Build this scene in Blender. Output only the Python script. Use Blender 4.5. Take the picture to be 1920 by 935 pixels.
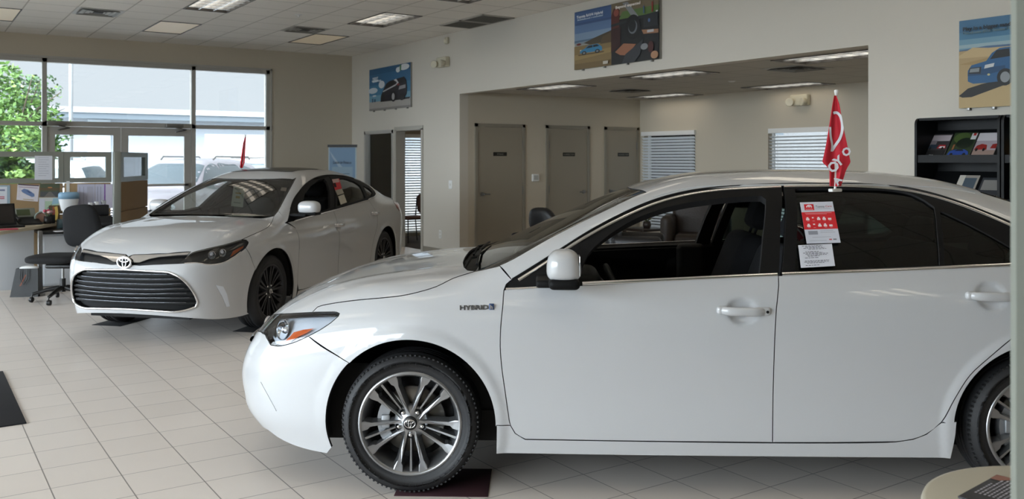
import bpy, bmesh, math, random
import numpy as np
from mathutils import Vector, Matrix
from mathutils.geometry import delaunay_2d_cdt
random.seed(7)
for o in list(bpy.data.objects): bpy.data.objects.remove(o)
SC = bpy.context.scene
COL = SC.collection
PI = math.pi
# ------------------------------------------------------------------ camera
FPX, HOR, CAMH, YAW = 1680.0, 300.0, 1.50, math.radians(34.07)
SY, CY = math.sin(YAW), math.cos(YAW)
cd = bpy.data.cameras.new('camera'); cam = bpy.data.objects.new('camera', cd); COL.objects.link(cam)
cd.sensor_width = 36; cd.lens = 36*FPX/1920; cd.shift_y = -(467.5-HOR)/1920
cd.clip_start = .05; cd.clip_end = 400
cd.dof.use_dof = True; cd.dof.focus_distance = 4.1; cd.dof.aperture_fstop = 6.3
cam.location = (0, 0, CAMH); cam.rotation_euler = (PI/2, 0, -YAW)
SC.camera = cam
SC.view_settings.view_transform = 'Standard'; SC.view_settings.look = 'None'
SC.view_settings.gamma = 1; SC.view_settings.use_curve_mapping = False
SC.view_settings.exposure = 0.22
try:
    SC.cycles.use_denoising = True
    SC.cycles.max_bounces = 10; SC.cycles.diffuse_bounces = 5; SC.cycles.glossy_bounces = 4
    SC.cycles.transparent_max_bounces = 24; SC.cycles.transmission_bounces = 8
    SC.cycles.caustics_reflective = False; SC.cycles.caustics_refractive = False
    SC.cycles.sample_clamp_indirect = 6
except Exception: pass
# ------------------------------------------------------------------ world: bright overcast sky, brightest behind the camera
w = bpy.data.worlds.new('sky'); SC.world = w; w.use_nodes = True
nt = w.node_tree; nt.nodes.clear()
wo = nt.nodes.new('ShaderNodeOutputWorld'); bg = nt.nodes.new('ShaderNodeBackground')
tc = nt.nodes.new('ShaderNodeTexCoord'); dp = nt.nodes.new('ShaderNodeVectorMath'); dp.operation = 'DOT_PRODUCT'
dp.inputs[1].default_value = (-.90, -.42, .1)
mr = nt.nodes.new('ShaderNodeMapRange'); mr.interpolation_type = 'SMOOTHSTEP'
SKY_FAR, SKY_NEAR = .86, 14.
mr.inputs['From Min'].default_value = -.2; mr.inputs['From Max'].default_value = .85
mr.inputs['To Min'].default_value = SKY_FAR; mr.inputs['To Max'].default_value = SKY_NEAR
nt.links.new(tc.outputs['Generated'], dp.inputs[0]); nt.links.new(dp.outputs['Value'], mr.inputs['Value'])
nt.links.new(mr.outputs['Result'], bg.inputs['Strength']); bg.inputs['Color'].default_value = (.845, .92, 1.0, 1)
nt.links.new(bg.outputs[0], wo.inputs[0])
LAMP = 1.5          # troffer glow
# ------------------------------------------------------------------ helpers: colours and materials
def lin(c):
    if isinstance(c, str):
        c = c.lstrip('#'); c = [int(c[i:i+2], 16)/255 for i in (0, 2, 4)]
    return tuple((v/12.92 if v <= .04045 else ((v+.055)/1.055)**2.4) for v in c)
MATS = {}
def mat(name, col=(.5,.5,.5), rough=.5, metal=0., coat=0., emit=0., spec=.5, noise=None, bump=None, coat_rough=.03, alpha=1.):
    if name in MATS: return MATS[name]
    m = bpy.data.materials.new(name); m.use_nodes = True; n = m.node_tree; b = n.nodes['Principled BSDF']
    c = lin(col) if isinstance(col, str) else tuple(col)
    b.inputs['Base Color'].default_value = (*c, 1); b.inputs['Roughness'].default_value = rough
    b.inputs['Metallic'].default_value = metal; b.inputs['Coat Weight'].default_value = coat
    b.inputs['Coat Roughness'].default_value = coat_rough; b.inputs['Specular IOR Level'].default_value = spec
    if alpha < 1: b.inputs['Alpha'].default_value = alpha
    if emit: b.inputs['Emission Color'].default_value = (*c, 1); b.inputs['Emission Strength'].default_value = emit
    if noise:   # (scale, amount)
        t = n.nodes.new('ShaderNodeTexCoord'); nz = n.nodes.new('ShaderNodeTexNoise'); nz.inputs['Scale'].default_value = noise[0]; nz.inputs['Detail'].default_value = 4
        mx = n.nodes.new('ShaderNodeMix'); mx.data_type = 'RGBA'
        mx.inputs['A'].default_value = (*[v*(1-noise[1]) for v in c], 1); mx.inputs['B'].default_value = (*[min(1, v*(1+noise[1])) for v in c], 1)
        n.links.new(t.outputs['Object'], nz.inputs['Vector']); n.links.new(nz.outputs['Fac'], mx.inputs['Factor']); n.links.new(mx.outputs['Result'], b.inputs['Base Color'])
    if bump:    # (scale, strength)
        t = n.nodes.new('ShaderNodeTexCoord'); nz = n.nodes.new('ShaderNodeTexNoise'); nz.inputs['Scale'].default_value = bump[0]
        bp = n.nodes.new('ShaderNodeBump'); bp.inputs['Strength'].default_value = bump[1]; bp.inputs['Distance'].default_value = .01
        n.links.new(t.outputs['Object'], nz.inputs['Vector']); n.links.new(nz.outputs['Fac'], bp.inputs['Height']); n.links.new(bp.outputs[0], b.inputs['Normal'])
    MATS[name] = m; return m
def glass(name, tint=(1,1,1), refl=.08, rough=.0, ior=1.5):
    """thin pane: transparent tint plus a fresnel mirror"""
    if name in MATS: return MATS[name]
    m = bpy.data.materials.new(name); m.use_nodes = True; n = m.node_tree; n.nodes.clear()
    o = n.nodes.new('ShaderNodeOutputMaterial'); t = n.nodes.new('ShaderNodeBsdfTransparent'); g = n.nodes.new('ShaderNodeBsdfGlossy')
    f = n.nodes.new('ShaderNodeFresnel'); f.inputs['IOR'].default_value = ior; mx = n.nodes.new('ShaderNodeMixShader')
    t.inputs['Color'].default_value = (*tint, 1); g.inputs['Roughness'].default_value = rough; g.inputs['Color'].default_value = (1,1,1,1)
    n.links.new(f.outputs[0], mx.inputs[0]); n.links.new(t.outputs[0], mx.inputs[1]); n.links.new(g.outputs[0], mx.inputs[2]); n.links.new(mx.outputs[0], o.inputs[0])
    MATS[name] = m; return m
def flat(c, rough=.55):
    return mat('print_'+c.lstrip('#'), c, rough)
# ------------------------------------------------------------------ helpers: objects
def tag(o, label=None, cat=None, group=None, kind=None):
    if label: o['label'] = label
    if cat: o['category'] = cat
    if group: o['group'] = group
    if kind: o['kind'] = kind
    return o
def thing(name, label, cat, loc=(0,0,0), rz=0, group=None):
    o = bpy.data.objects.new(name, None); COL.objects.link(o); o.empty_display_size = .1
    o.location = loc; o.rotation_euler = (0, 0, rz)
    return tag(o, label, cat, group)
def link(name, me, parent=None, mats=()):
    o = bpy.data.objects.new(name, me); COL.objects.link(o)
    for m in mats: me.materials.append(m)
    if parent is not None: o.parent = parent
    return o
class MB:
    """collects shapes into ONE mesh; material slots by index"""
    def __init__(s): s.v = []; s.f = []; s.m = []; s.sm = []
    def add(s, vs, fs, mi=0, smooth=False):
        b = len(s.v); s.v += [tuple(v) for v in vs]; s.f += [tuple(b+i for i in f) for f in fs]; s.m += [mi]*len(fs); s.sm += [smooth]*len(fs); return s
    def box(s, lo, hi, mi=0, M=None):
        x0,y0,z0 = lo; x1,y1,z1 = hi
        vs = [(x0,y0,z0),(x1,y0,z0),(x1,y1,z0),(x0,y1,z0),(x0,y0,z1),(x1,y0,z1),(x1,y1,z1),(x0,y1,z1)]
        if M is not None: vs = [M @ Vector(v) for v in vs]
        return s.add(vs, [(0,3,2,1),(4,5,6,7),(0,1,5,4),(1,2,6,5),(2,3,7,6),(3,0,4,7)], mi)
    def rbox(s, lo, hi, r=.01, mi=0, M=None, seg=3, smooth=True):
        bm = bmesh.new(); bmesh.ops.create_cube(bm, size=1)
        lo = Vector(lo); hi = Vector(hi); c = (lo+hi)/2; d = hi-lo
        for v in bm.verts: v.co = Vector((v.co.x*d.x, v.co.y*d.y, v.co.z*d.z)) + c
        bmesh.ops.bevel(bm, geom=list(bm.edges), offset=min(r, min(d)*.49), segments=seg, profile=.5, affect='EDGES')
        vs = [(M @ v.co if M is not None else v.co.copy()) for v in bm.verts]; bm.verts.index_update()
        fs = [tuple(v.index for v in f.verts) for f in bm.faces]; bm.free()
        return s.add(vs, fs, mi, smooth)
    def poly(s, pts, mi=0): return s.add(pts, [tuple(range(len(pts)))], mi)
    def prism(s, pts, d, mi=0, smooth=False):
        """pts planar loop of 3D points extruded by vector d"""
        n = len(pts); d = Vector(d); a = [Vector(p) for p in pts]; b = [p+d for p in a]
        s.add(a+b, [tuple(range(n))[::-1], tuple(range(n, 2*n))], mi)
        return s.add(a+b, [(i, (i+1) % n, n+(i+1) % n, n+i) for i in range(n)], mi, smooth)
    def tube(s, pts, r, n=8, mi=0, closed=False, caps=True):
        pts = [Vector(p) for p in pts]; k = len(pts); rr = r if hasattr(r, '__len__') else [r]*k
        vs = []; up = None
        for i in range(k):
            a = pts[(i-1) % k] if (closed or i > 0) else pts[i]; b = pts[(i+1) % k] if (closed or i < k-1) else pts[i]
            t = (b-a); t = t.normalized() if t.length > 1e-9 else Vector((0,0,1))
            if up is None: up = Vector((0,0,1)) if abs(t.z) < .9 else Vector((1,0,0))
            sd = t.cross(up).normalized(); up = sd.cross(t).normalized()
            for j in range(n):
                an = 2*PI*j/n; vs.append(pts[i] + sd*math.cos(an)*rr[i] + up*math.sin(an)*rr[i])
        fs = []
        for i in range(k if closed else k-1):
            for j in range(n):
                a = i*n+j; b = i*n+(j+1) % n; c = ((i+1) % k)*n+(j+1) % n; d = ((i+1) % k)*n+j; fs.append((a,b,c,d))
        s.add(vs, fs, mi, True)
        if caps and not closed: s.add(vs[:n], [tuple(range(n))[::-1]], mi); s.add(vs[-n:], [tuple(range(n))], mi)
        return s
    def lathe(s, prof, n=32, mi=0, M=None, smooth=True, closed=False):
        """prof: (r, h) pairs, axis Z"""
        vs = []; k = len(prof)
        for (r, h) in prof:
            for j in range(n):
                a = 2*PI*j/n; v = Vector((r*math.cos(a), r*math.sin(a), h)); vs.append(M @ v if M is not None else v)
        fs = []
        for i in range(k if closed else k-1):
            i2 = (i+1) % k
            for j in range(n): fs.append((i*n+j, i*n+(j+1) % n, i2*n+(j+1) % n, i2*n+j))
        return s.add(vs, fs, mi, smooth)
    def cyl(s, c, r, h, n=24, mi=0, M=None, axis='z'):
        R = {'z': Matrix(), 'x': Matrix.Rotation(PI/2, 4, 'Y'), 'y': Matrix.Rotation(-PI/2, 4, 'X')}[axis]
        T = Matrix.Translation(c) @ R
        if M is not None: T = M @ T
        return s.lathe([(1e-4,0),(r,0)], n, mi, T, False).lathe([(r,0),(r,h)], n, mi, T, True).lathe([(r,h),(1e-4,h)], n, mi, T, False)
    def build(s, name, mats, parent=None, fixn=False):
        me = bpy.data.meshes.new(name); me.from_pydata(s.v, [], s.f); me.update()
        if not isinstance(mats, (list, tuple)): mats = [mats]
        o = link(name, me, parent, mats)
        me.polygons.foreach_set('material_index', s.m); me.polygons.foreach_set('use_smooth', s.sm)
        if fixn:
            bm = bmesh.new(); bm.from_mesh(me); bmesh.ops.remove_doubles(bm, verts=bm.verts, dist=1e-5); bmesh.ops.recalc_face_normals(bm, faces=bm.faces); bm.to_mesh(me); bm.free()
        return o
def blob(name, m, parent, c, r, n=2.6, M=None, seg=(28, 16), fn=None):
    """superellipsoid"""
    vs = []; fs = []; U, V = seg
    def sp(a, e): return math.copysign(abs(a)**e, a)
    e = 2/n
    for i in range(V+1):
        ph = -PI/2 + PI*i/V
        for j in range(U):
            th = 2*PI*j/U
            p = Vector((r[0]*sp(math.cos(ph), e)*sp(math.cos(th), e), r[1]*sp(math.cos(ph), e)*sp(math.sin(th), e), r[2]*sp(math.sin(ph), e)))
            if fn: p = Vector(fn(p))
            if M is not None: p = M @ p
            vs.append(p + Vector(c))
    for i in range(V):
        for j in range(U): fs.append((i*U+j, i*U+(j+1) % U, (i+1)*U+(j+1) % U, (i+1)*U+j))
    b = MB(); b.add(vs, fs, 0, True); return b.build(name, m, parent, fixn=True)
def text_mesh(name, s, size, m, parent, origin, ux, uy, depth=.0, align='LEFT', bold=0., width=None):
    cu = bpy.data.curves.new(name, 'FONT'); cu.body = s; cu.size = size; cu.align_x = align; cu.extrude = depth; cu.offset = bold; cu.resolution_u = 2
    t = bpy.data.objects.new(name, cu); COL.objects.link(t)
    dg = bpy.context.evaluated_depsgraph_get(); me = bpy.data.meshes.new_from_object(t.evaluated_get(dg)); bpy.data.objects.remove(t); bpy.data.curves.remove(cu)
    ux = Vector(ux).normalized(); uy = Vector(uy).normalized(); uz = ux.cross(uy)
    k = 1.
    if width:
        xs = [v.co.x for v in me.vertices]; k = width/(max(xs)-min(xs)) if xs else 1
    for v in me.vertices: v.co = Vector(origin) + ux*v.co.x*k + uy*v.co.y + uz*v.co.z
    me.materials.clear(); o = link(name, me, parent, [m]); return o
def copy_tree(o, parent=None):
    c = o.copy(); COL.objects.link(c)
    if parent is not None: c.parent = parent
    for ch in list(o.children): copy_tree(ch, c)
    return c
# pixel -> world on a plane (positions read off the photograph)
def ray(px, py):
    X, Z, H = (px-960)/FPX, 1., -(py-HOR)/FPX
    return Vector((X*CY+Z*SY, -X*SY+Z*CY, H))
def onx(px, py, x0): d = ray(px, py); return Vector((0,0,CAMH)) + d*(x0/d.x)
def ony(px, py, y0): d = ray(px, py); return Vector((0,0,CAMH)) + d*(y0/d.y)
def onz(px, py, z0): d = ray(px, py); return Vector((0,0,CAMH)) + d*((z0-CAMH)/d.z)
def atd(px, py, Z): return Vector((0,0,CAMH)) + ray(px, py)*Z
def c2w(X, Z, h=0): return Vector((X*CY+Z*SY, -X*SY+Z*CY, h))
# ================================================================== THE ROOM
WX, WY, CZ = 7.007, 15.78, 3.47            # poster wall, window wall, ceiling
LX, BY = -5.2, -5.0                        # side glazing, glazing behind the camera
AX, AY0, AY1, AZ = 10.69, 4.70, 11.79, 2.55   # alcove
HZ = 2.51
m_wall = mat('wall_paint_warm', '#c3baa9', .85, bump=(300,.05))
m_wall2 = mat('wall_paint_light', '#cbc5ba', .85, bump=(300,.05))
m_ceil = None
m_alu = mat('anodised_aluminium', '#b3b1ac', .45, metal=.15)
m_trim = mat('door_frame_taupe', '#8d877b', .55)
m_door = mat('door_taupe', '#948c7e', .5)
m_black = mat('black_plastic', '#101011', .45)
m_white = mat('white_plastic', '#e6e6e4', .4)
m_chrome = mat('chrome', '#e8e8ea', .12, metal=1.)
m_steel = mat('brushed_steel', '#8e8d8b', .35, metal=.9)
m_paper = mat('paper_white', '#e4e6ee', .7)
g_win = glass('window_glass', (.95,.97,.97))
def cells(u, v, holes):
    us = sorted({u[0], u[1], *[h[i] for h in holes for i in (0,1)]}); vs = sorted({v[0], v[1], *[h[i] for h in holes for i in (2,3)]})
    us = [a for a in us if u[0] <= a <= u[1]]; vs = [a for a in vs if v[0] <= a <= v[1]]; out = []
    for a, b in zip(us, us[1:]):
        run = None
        for c, d in zip(vs, vs[1:]):
            mu, mv = (a+b)/2, (c+d)/2
            if any(h[0] < mu < h[1] and h[2] < mv < h[3] for h in holes):
                if run: out.append((a,b,*run)); run = None
            else: run = (run[0], d) if run else (c, d)
        if run: out.append((a,b,*run))
    return out
def wall(name, axis, p, t, u, z, holes, m):
    b = MB()
    for (a, c, d, e) in cells(u, z, holes):
        if axis == 'x': b.box((p, a, d), (p+t, c, e))
        else: b.box((a, p, d), (c, p+t, e))
    return tag(b.build(name, m), kind='structure')
# floor tiles
def tiles(name, px_, py_, ox, oy, base, var, grout, gw, rough, coat=0.):
    m = bpy.data.materials.new(name); m.use_nodes = True; n = m.node_tree; L = n.links; b = n.nodes['Principled BSDF']
    g = n.nodes.new('ShaderNodeNewGeometry'); sx = n.nodes.new('ShaderNodeSeparateXYZ'); L.new(g.outputs['Position'], sx.inputs[0])
    def mth(op, a, bb=None, cc=None):
        k = n.nodes.new('ShaderNodeMath'); k.operation = op
        for i, q in enumerate((a, bb, cc)):
            if q is None: continue
            if isinstance(q, (int, float)): k.inputs[i].default_value = q
            else: L.new(q, k.inputs[i])
        return k.outputs[0]
    ids = []; ds = []
    for ax, p, o in ((0, px_, ox), (1, py_, oy)):
        s = mth('DIVIDE', mth('SUBTRACT', sx.outputs[ax], o), p); ids.append(mth('FLOOR', s)); fr = mth('SUBTRACT', s, ids[-1])
        ds.append(mth('MULTIPLY', mth('MINIMUM', fr, mth('SUBTRACT', 1., fr)), p))
    dmin = mth('MINIMUM', ds[0], ds[1]); gm = mth('LESS_THAN', dmin, gw/2)
    cx = n.nodes.new('ShaderNodeCombineXYZ'); L.new(ids[0], cx.inputs[0]); L.new(ids[1], cx.inputs[1])
    wn = n.nodes.new('ShaderNodeTexWhiteNoise'); L.new(cx.outputs[0], wn.inputs['Vector'])
    nz = n.nodes.new('ShaderNodeTexNoise'); nz.inputs['Scale'].default_value = 3.; nz.inputs['Detail'].default_value = 5
    va = n.nodes.new('ShaderNodeVectorMath'); va.operation = 'ADD'; L.new(g.outputs['Position'], va.inputs[0])
    sc = n.nodes.new('ShaderNodeVectorMath'); sc.operation = 'SCALE'; sc.inputs['Scale'].default_value = 9; L.new(wn.outputs['Color'], sc.inputs[0]); L.new(sc.outputs[0], va.inputs[1]); L.new(va.outputs[0], nz.inputs['Vector'])
    fac = mth('MULTIPLY_ADD', wn.outputs['Value'], .45, mth('MULTIPLY', nz.outputs['Fac'], .55))
    c = lin(base); mx = n.nodes.new('ShaderNodeMix'); mx.data_type = 'RGBA'; L.new(fac, mx.inputs['Factor'])
    mx.inputs['A'].default_value = (*[v*(1-var) for v in c], 1); mx.inputs['B'].default_value = (*[min(1, v*(1+var)) for v in c], 1)
    m2 = n.nodes.new('ShaderNodeMix'); m2.data_type = 'RGBA'; L.new(gm, m2.inputs['Factor']); L.new(mx.outputs['Result'], m2.inputs['A']); m2.inputs['B'].default_value = (*lin(grout), 1)
    L.new(m2.outputs['Result'], b.inputs['Base Color'])
    L.new(mth('MULTIPLY_ADD', gm, .3, rough), b.inputs['Roughness'])
    bp = n.nodes.new('ShaderNodeBump'); bp.inputs['Strength'].default_value = .6; bp.inputs['Distance'].default_value = .002; L.new(mth('SUBTRACT', 1., gm), bp.inputs['Height']); L.new(bp.outputs[0], b.inputs['Normal'])
    MATS[name] = m; return m
m_floor = tiles('floor_tile', .3048, .3048, .851, 5.793, '#e2d9d1', .05, '#8c8682', .0055, .26)
m_ceil = tiles('ceiling_tile', .575, .61, 7.007, 12.06, '#efebe4', .02, '#c4c0b8', .018, .85)
fl = MB(); fl.box((LX-.2, BY-.2, -.12), (AX+.15, WY+.15, 0)); tag(fl.build('floor', m_floor), kind='structure')
cp = MB(); cp.box((WX+.15, AY1+.15, 0), (AX, WY, .004)); tag(cp.build('trim_6', mat('office_carpet', '#3a3430', .95, noise=(200,.3))), kind='structure')
cb = lambda px, py: ony(px, py, WY)
# ---- storefront in the window wall
xr = cb(507, 133).x; xl = -4.2; wz = 3.11; tz = 2.07
ofx0, ofx1 = 8.05, 9.75
wall('wall_far', 'y', WY, .18, (LX-.2, AX+.15), (0, CZ), [(xl, xr, 0, wz), (ofx0, ofx1, .06, 1.98)], m_wall)
door_l, door_m, door_r = cb(84, 230).x, cb(228, 230).x, cb(364, 240).x
fr = MB(); fw = .065
def bar(b, x0, x1, z0, z1, y0=WY+.02, y1=WY+.14): b.box((x0, y0, z0), (x1, y1, z1))
bar(fr, xl, xr, wz-fw, wz); bar(fr, xl, xl+fw, 0, wz); bar(fr, xr-fw, xr, 0, wz)
for x in (door_l, door_r, -1.55): bar(fr, x-fw/2, x+fw/2, 0, wz)
for (a, c) in ((xl, door_l), (door_r, xr)):
    bar(fr, a, c, tz-.03, tz+.035); bar(fr, a, c, 0, .12)
bar(fr, door_l, door_r, tz-.03, tz+.05)
fr.box((xl-.03, WY-.012, wz), (xr+.03, WY, wz+.03)); fr.box((xr, WY-.012, 0), (xr+.03, WY, wz+.03))
wf = tag(fr.build('window_1', m_alu), kind='structure')
pn = MB()
for (a, c, d, e) in ((xl, -1.55, .12, tz), (xl, -1.55, tz, wz), (-1.55, door_l, .12, tz), (-1.55, door_l, tz, wz), (door_l, door_r, tz+.05, wz), (door_r, xr, .12, tz), (door_r, xr, tz, wz)):
    pn.box((a, WY+.07, d), (c, WY+.078, e))
pn.build('pane', g_win, wf)
# ---- the pair of glazed doors
def leaf(n_, x0, x1):
    d = MB(); st = .11; y0, y1 = WY+.045, WY+.09; h = tz-.035
    d.box((x0, y0, .01), (x0+st, y1, h)); d.box((x1-st, y0, .01), (x1, y1, h)); d.box((x0+st, y0, h-.13), (x1-st, y1, h)); d.box((x0+st, y0, .01), (x1-st, y1, .26))
    o = tag(d.build('door_%d' % n_, m_alu), kind='structure')
    g = MB(); g.box((x0+st, WY+.064, .26), (x1-st, WY+.072, h-.13)); g.build('pane', g_win, o)
    p = MB(); p.box((x0+st*.6, WY-.03, 1.06), (x1-st*.6, WY-.005, 1.10)); p.box((x0+st*.6, WY-.03, 1.04), (x0+st*.6+.06, WY+.045, 1.12)); p.box((x1-st*.6-.06, WY-.03, 1.04), (x1-st*.6, WY+.045, 1.12)); p.build('push_bar', m_alu, o)
    return o
dl = leaf(1, door_l+.04, door_m-.004); dr_ = leaf(2, door_m+.004, door_r-.04)
for (px, o) in ((107, dl), (328, dr_)):
    x = cb(px, 236).x; c = MB(); c.rbox((x-.15, WY-.05, tz-.02), (x+.13, WY+.02, tz+.045), .01); c.tube([(x, WY-.04, tz-.02), (x+.17, WY-.07, tz-.06), (x+.02, WY+.045, tz-.09)], .012, 6); c.build('closer', m_steel, o)
# ---- poster wall with the office glazing, office door and alcove opening
pw = lambda px, py: onx(px, py, WX)
gy0, gy1 = pw(737, 250).y, pw(684, 250).y; dy0, dy1 = pw(791, 250).y, pw(743, 250).y; dz = 2.02
wall('wall_right', 'x', WX, .15, (BY, WY), (0, CZ), [(gy0, gy1, .1, dz), (dy0, dy1, 0, dz), (AY0+.07, AY1, 0, HZ)], m_wall2)
g = MB()
for (a, c, d, e) in ((gy0-.01, gy1+.01, dz-.05, dz+.01), (gy0-.01, gy1+.01, .09, .15), (gy0-.01, gy0+.045, .1, dz), (gy1-.045, gy1+.01, .1, dz)): g.box((WX-.012, a, d), (WX+.14, c, e))
g1 = tag(g.build('window_2', m_alu), kind='structure'); g = MB(); g.box((WX+.05, gy0+.04, .15), (WX+.058, gy1-.04, dz-.05)); g.build('pane', g_win, g1)
g = MB()
for (a, c, d, e) in ((dy0-.05, dy1+.05, dz-.02, dz+.05), (dy0-.05, dy0+.015, 0, dz), (dy1-.015, dy1+.05, 0, dz)): g.box((WX-.015, a, d), (WX+.165, c, e))
d3 = tag(g.build('door_3', mat('door_frame_light', '#a8a399', .5)), kind='structure')
g = MB(); g.box((WX+.175, dy0+.015, .01), (WX+1.03, dy0+.06, dz-.02)); lf = g.build('leaf', m_door, d3)
g = MB(); g.cyl((WX+.95, dy0+.045, .98), .03, .05, 12, axis='y'); g.box((WX+.86, dy0+.085, .965), (WX+.96, dy0+.105, .995)); g.build('handle', m_steel, lf)
# baseboards
bb = mat('baseboard_taupe', '#8b8478', .6)
def base(name, lo, hi): b = MB(); b.box(lo, hi); tag(b.build(name, bb), kind='structure')
base('baseboard_right', (WX-.012, AY1, 0), (WX, dy0-.05, .1)); base('trim_1', (WX-.012, BY, 0), (WX, AY0+.07, .1))
base('baseboard_far', (xr+.03, WY-.012, 0), (WX-.012, WY, .1)); base('baseboard_alcove', (AX-.012, AY0, 0), (AX, AY1, .1))
# ---- alcove
aw = wall('wall_alcove_window', 'x', AX, .15, (AY0-.15, WY), (0, CZ), [(onx(1303,250,AX).y, 11.68, .3, 1.96), (onx(1560,250,AX).y, onx(1440,250,AX).y, .3, 1.97)], m_wall)
wall('wall_alcove_doors', 'y', AY1, .15, (WX+.15, AX), (0, CZ), [], m_wall)
wall('wall_alcove_side', 'y', AY0-.08, .15, (WX+.15, AX), (0, CZ), [], m_wall)
# ---- glazed sides of the showroom that light it (left of and behind the camera)
def storefront(n_, axis, p, lo, hi, nb, zt):
    f = MB(); g = MB(); step = (hi-lo)/nb
    def bx(b, a, c, d, e, t=.06, off=0): b.box(*(((p+off, a, d), (p+off+t, c, e)) if axis == 'x' else ((a, p+off, d), (c, p+off+t, e))))
    for i in range(nb+1): x = lo+i*step; bx(f, x-.03, x+.03, 0, zt)
    for z in (0, 1.0, 2.1, zt-.06): bx(f, lo, hi, z, z+.06)
    o = tag(f.build('window_%d' % n_, m_alu), kind='structure'); bx(g, lo, hi, .05, zt-.05, .008, .02); g.build('pane', g_win, o); return o
wall('wall_left', 'x', LX-.2, .2, (BY, WY), (0, CZ), [(-1.0, 13.2, 0, 3.2)], m_wall2); storefront(5, 'x', LX-.13, -1.0, 13.2, 8, 3.2)
wall('wall_back', 'y', BY-.2, .2, (LX-.2, WX+.15), (0, CZ), [], mat('wall_paint_taupe', '#55504a', .85))
# light portals in those openings (they only steer the sky's own light)
def portal(c, rot, sx, sy):
    l = bpy.data.lights.new('sky_portal', 'AREA'); l.shape = 'RECTANGLE'; l.size = sx; l.size_y = sy; l.cycles.is_portal = True
    o = bpy.data.objects.new('sky_portal', l); COL.objects.link(o); o.location = c; o.rotation_euler = rot
portal((LX-.05, 6.1, 1.6), (PI/2, 0, -PI/2), 14.2, 3.2)
portal(((xl+xr)/2, WY-.02, wz/2), (PI/2, 0, PI), xr-xl, wz)
portal((AX-.02, (onx(1303,250,AX).y+11.68)/2, 1.4), (PI/2, 0, PI/2), 1.3, 1.1)
portal((AX-.02, 8.4, 1.4), (PI/2, 0, PI/2), 1.2, 1.1)
# near partition end at the right edge of the view
pa = MB(); d0, d1 = c2w(.5515, .98), c2w(3.4, .98); d2, d3_ = c2w(3.4, 1.11), c2w(.5515*1.12, 1.11)  # unseen run past the view is extended to shade the sedan's rear
pa.prism([d0, d1, d2, d3_], (0,0,CZ)); tag(pa.build('wall_partition', mat('partition_paint', '#9ba198', .7)), kind='structure')
# ---- ceilings with recessed troffers
XC = [7.007-.575*k for k in range(40)]
YC = [12.06+.61*k for k in range(-29, 7)]
cols = [(5.282-.0, 5.857), (2.982, 3.557), (.682, 1.257), (-1.618, -1.043), (-3.918, -3.343)]
rows = [(13.28, 14.50), (10.84, 12.06), (8.40, 9.62), (5.96, 7.18), (3.52, 4.74), (1.08, 2.30), (-1.36, -.14), (-3.8, -2.58)]
lights = [(a, b, c, d) for (a, b) in cols for (c, d) in rows]
vents = [(1.832, 2.407, 12.67, 13.28), (4.707, 5.282, 12.67, 13.28)]
rets = [(6.432, 7.0, 10.23, 10.84), (6.432, 7.0, 10.84, 11.45)]
ce = MB()
for (a, c, d, e) in cells((LX, WX+.001), (BY, WY), [(p+.0, q, r, s) for (p, q, r, s) in lights]): ce.box((a, d, CZ), (c, e, CZ+.03))
tag(ce.build('ceiling', m_ceil), kind='structure')
rf = MB(); rf.box((LX-.2, BY-.2, CZ+.25), (AX+.15, WY+.18, CZ+.4)); tag(rf.build('trim_2', m_wall), kind='structure')
alights = [(7.50, 8.08, 7.5, 8.66), (7.55, 8.13, 5.1, 6.3), (10.02, 10.60, 7.72, 8.9), (9.98, 10.56, 10.15, 11.35), (7.50, 8.08, 9.82, 10.98)]
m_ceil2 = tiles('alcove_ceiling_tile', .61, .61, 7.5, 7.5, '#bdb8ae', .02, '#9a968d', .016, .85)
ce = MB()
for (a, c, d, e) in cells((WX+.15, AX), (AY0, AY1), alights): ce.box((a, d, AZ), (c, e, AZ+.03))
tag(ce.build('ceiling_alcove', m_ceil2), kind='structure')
ce = MB(); ce.box((WX+.15, AY1+.15, 2.6), (AX, WY, 2.63)); tag(ce.build('ceiling_office', m_wall), kind='structure')
m_lv = mat('louvre_metal', '#c8cdd2', .25, metal=.8)
m_lamp_on = mat('tube_lit', (1., .90, .76), .5, emit=LAMP); m_lamp_off = mat('tube_diffuser_dim', (.80,.68,.50), .5, emit=.10)
m_rim = mat('troffer_rim', '#3d3c3b', .5)
m_hous = mat('troffer_housing', '#dcdcda', .5)
def troffer(x0, x1, y0, y1, z, lit, label, group, detail=True, lamp=None):
    t = thing('ceiling_light', label, 'ceiling light', ((x0+x1)/2, (y0+y1)/2, z), 0, group); a, b = (x1-x0)/2, (y1-y0)/2
    f = MB()
    for (p, q, r, s) in ((-a, a, -b, -b+.012), (-a, a, b-.012, b), (-a, -a+.012, -b, b), (a-.012, a, -b, b)): f.box((p, r, -.008), (q, s, .03))
    f.build('frame', m_rim, t)
    h = MB(); h.add([(-a,-b,.09),(a,-b,.09),(a,b,.09),(-a,b,.09),(-a,-b,.0),(a,-b,.0),(a,b,.0),(-a,b,.0)], [(0,1,2,3),(4,5,1,0),(5,6,2,1),(6,7,3,2),(7,4,0,3)]); h.build('housing', m_hous, t)
    if lit:
        lm = MB()
        for k in (-1, 0, 1): lm.tube([(k*a*.62, -b+.03, .06), (k*a*.62, b-.03, .06)], .028, 8)
        lm.build('tubes', lamp or m_lamp_on, t)
        if detail:
            lv = MB()
            for k in range(1, 3): x = -a+2*a*k/3; lv.box((x-.006, -b, 0), (x+.006, b, .035))
            for k in range(1, 6): y = -b+2*b*k/6; lv.box((-a, y-.006, 0), (a, y+.006, .035))
            lv.build('louvre', m_lv, t)
    else:
        d = MB(); d.box((-a+.012, -b+.012, .0), (a-.012, b-.012, .006)); d.build('diffuser', m_lamp_off, t)
    return t
names_c = ['right-hand', 'middle', 'left-hand', 'farther left', 'far left']
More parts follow.
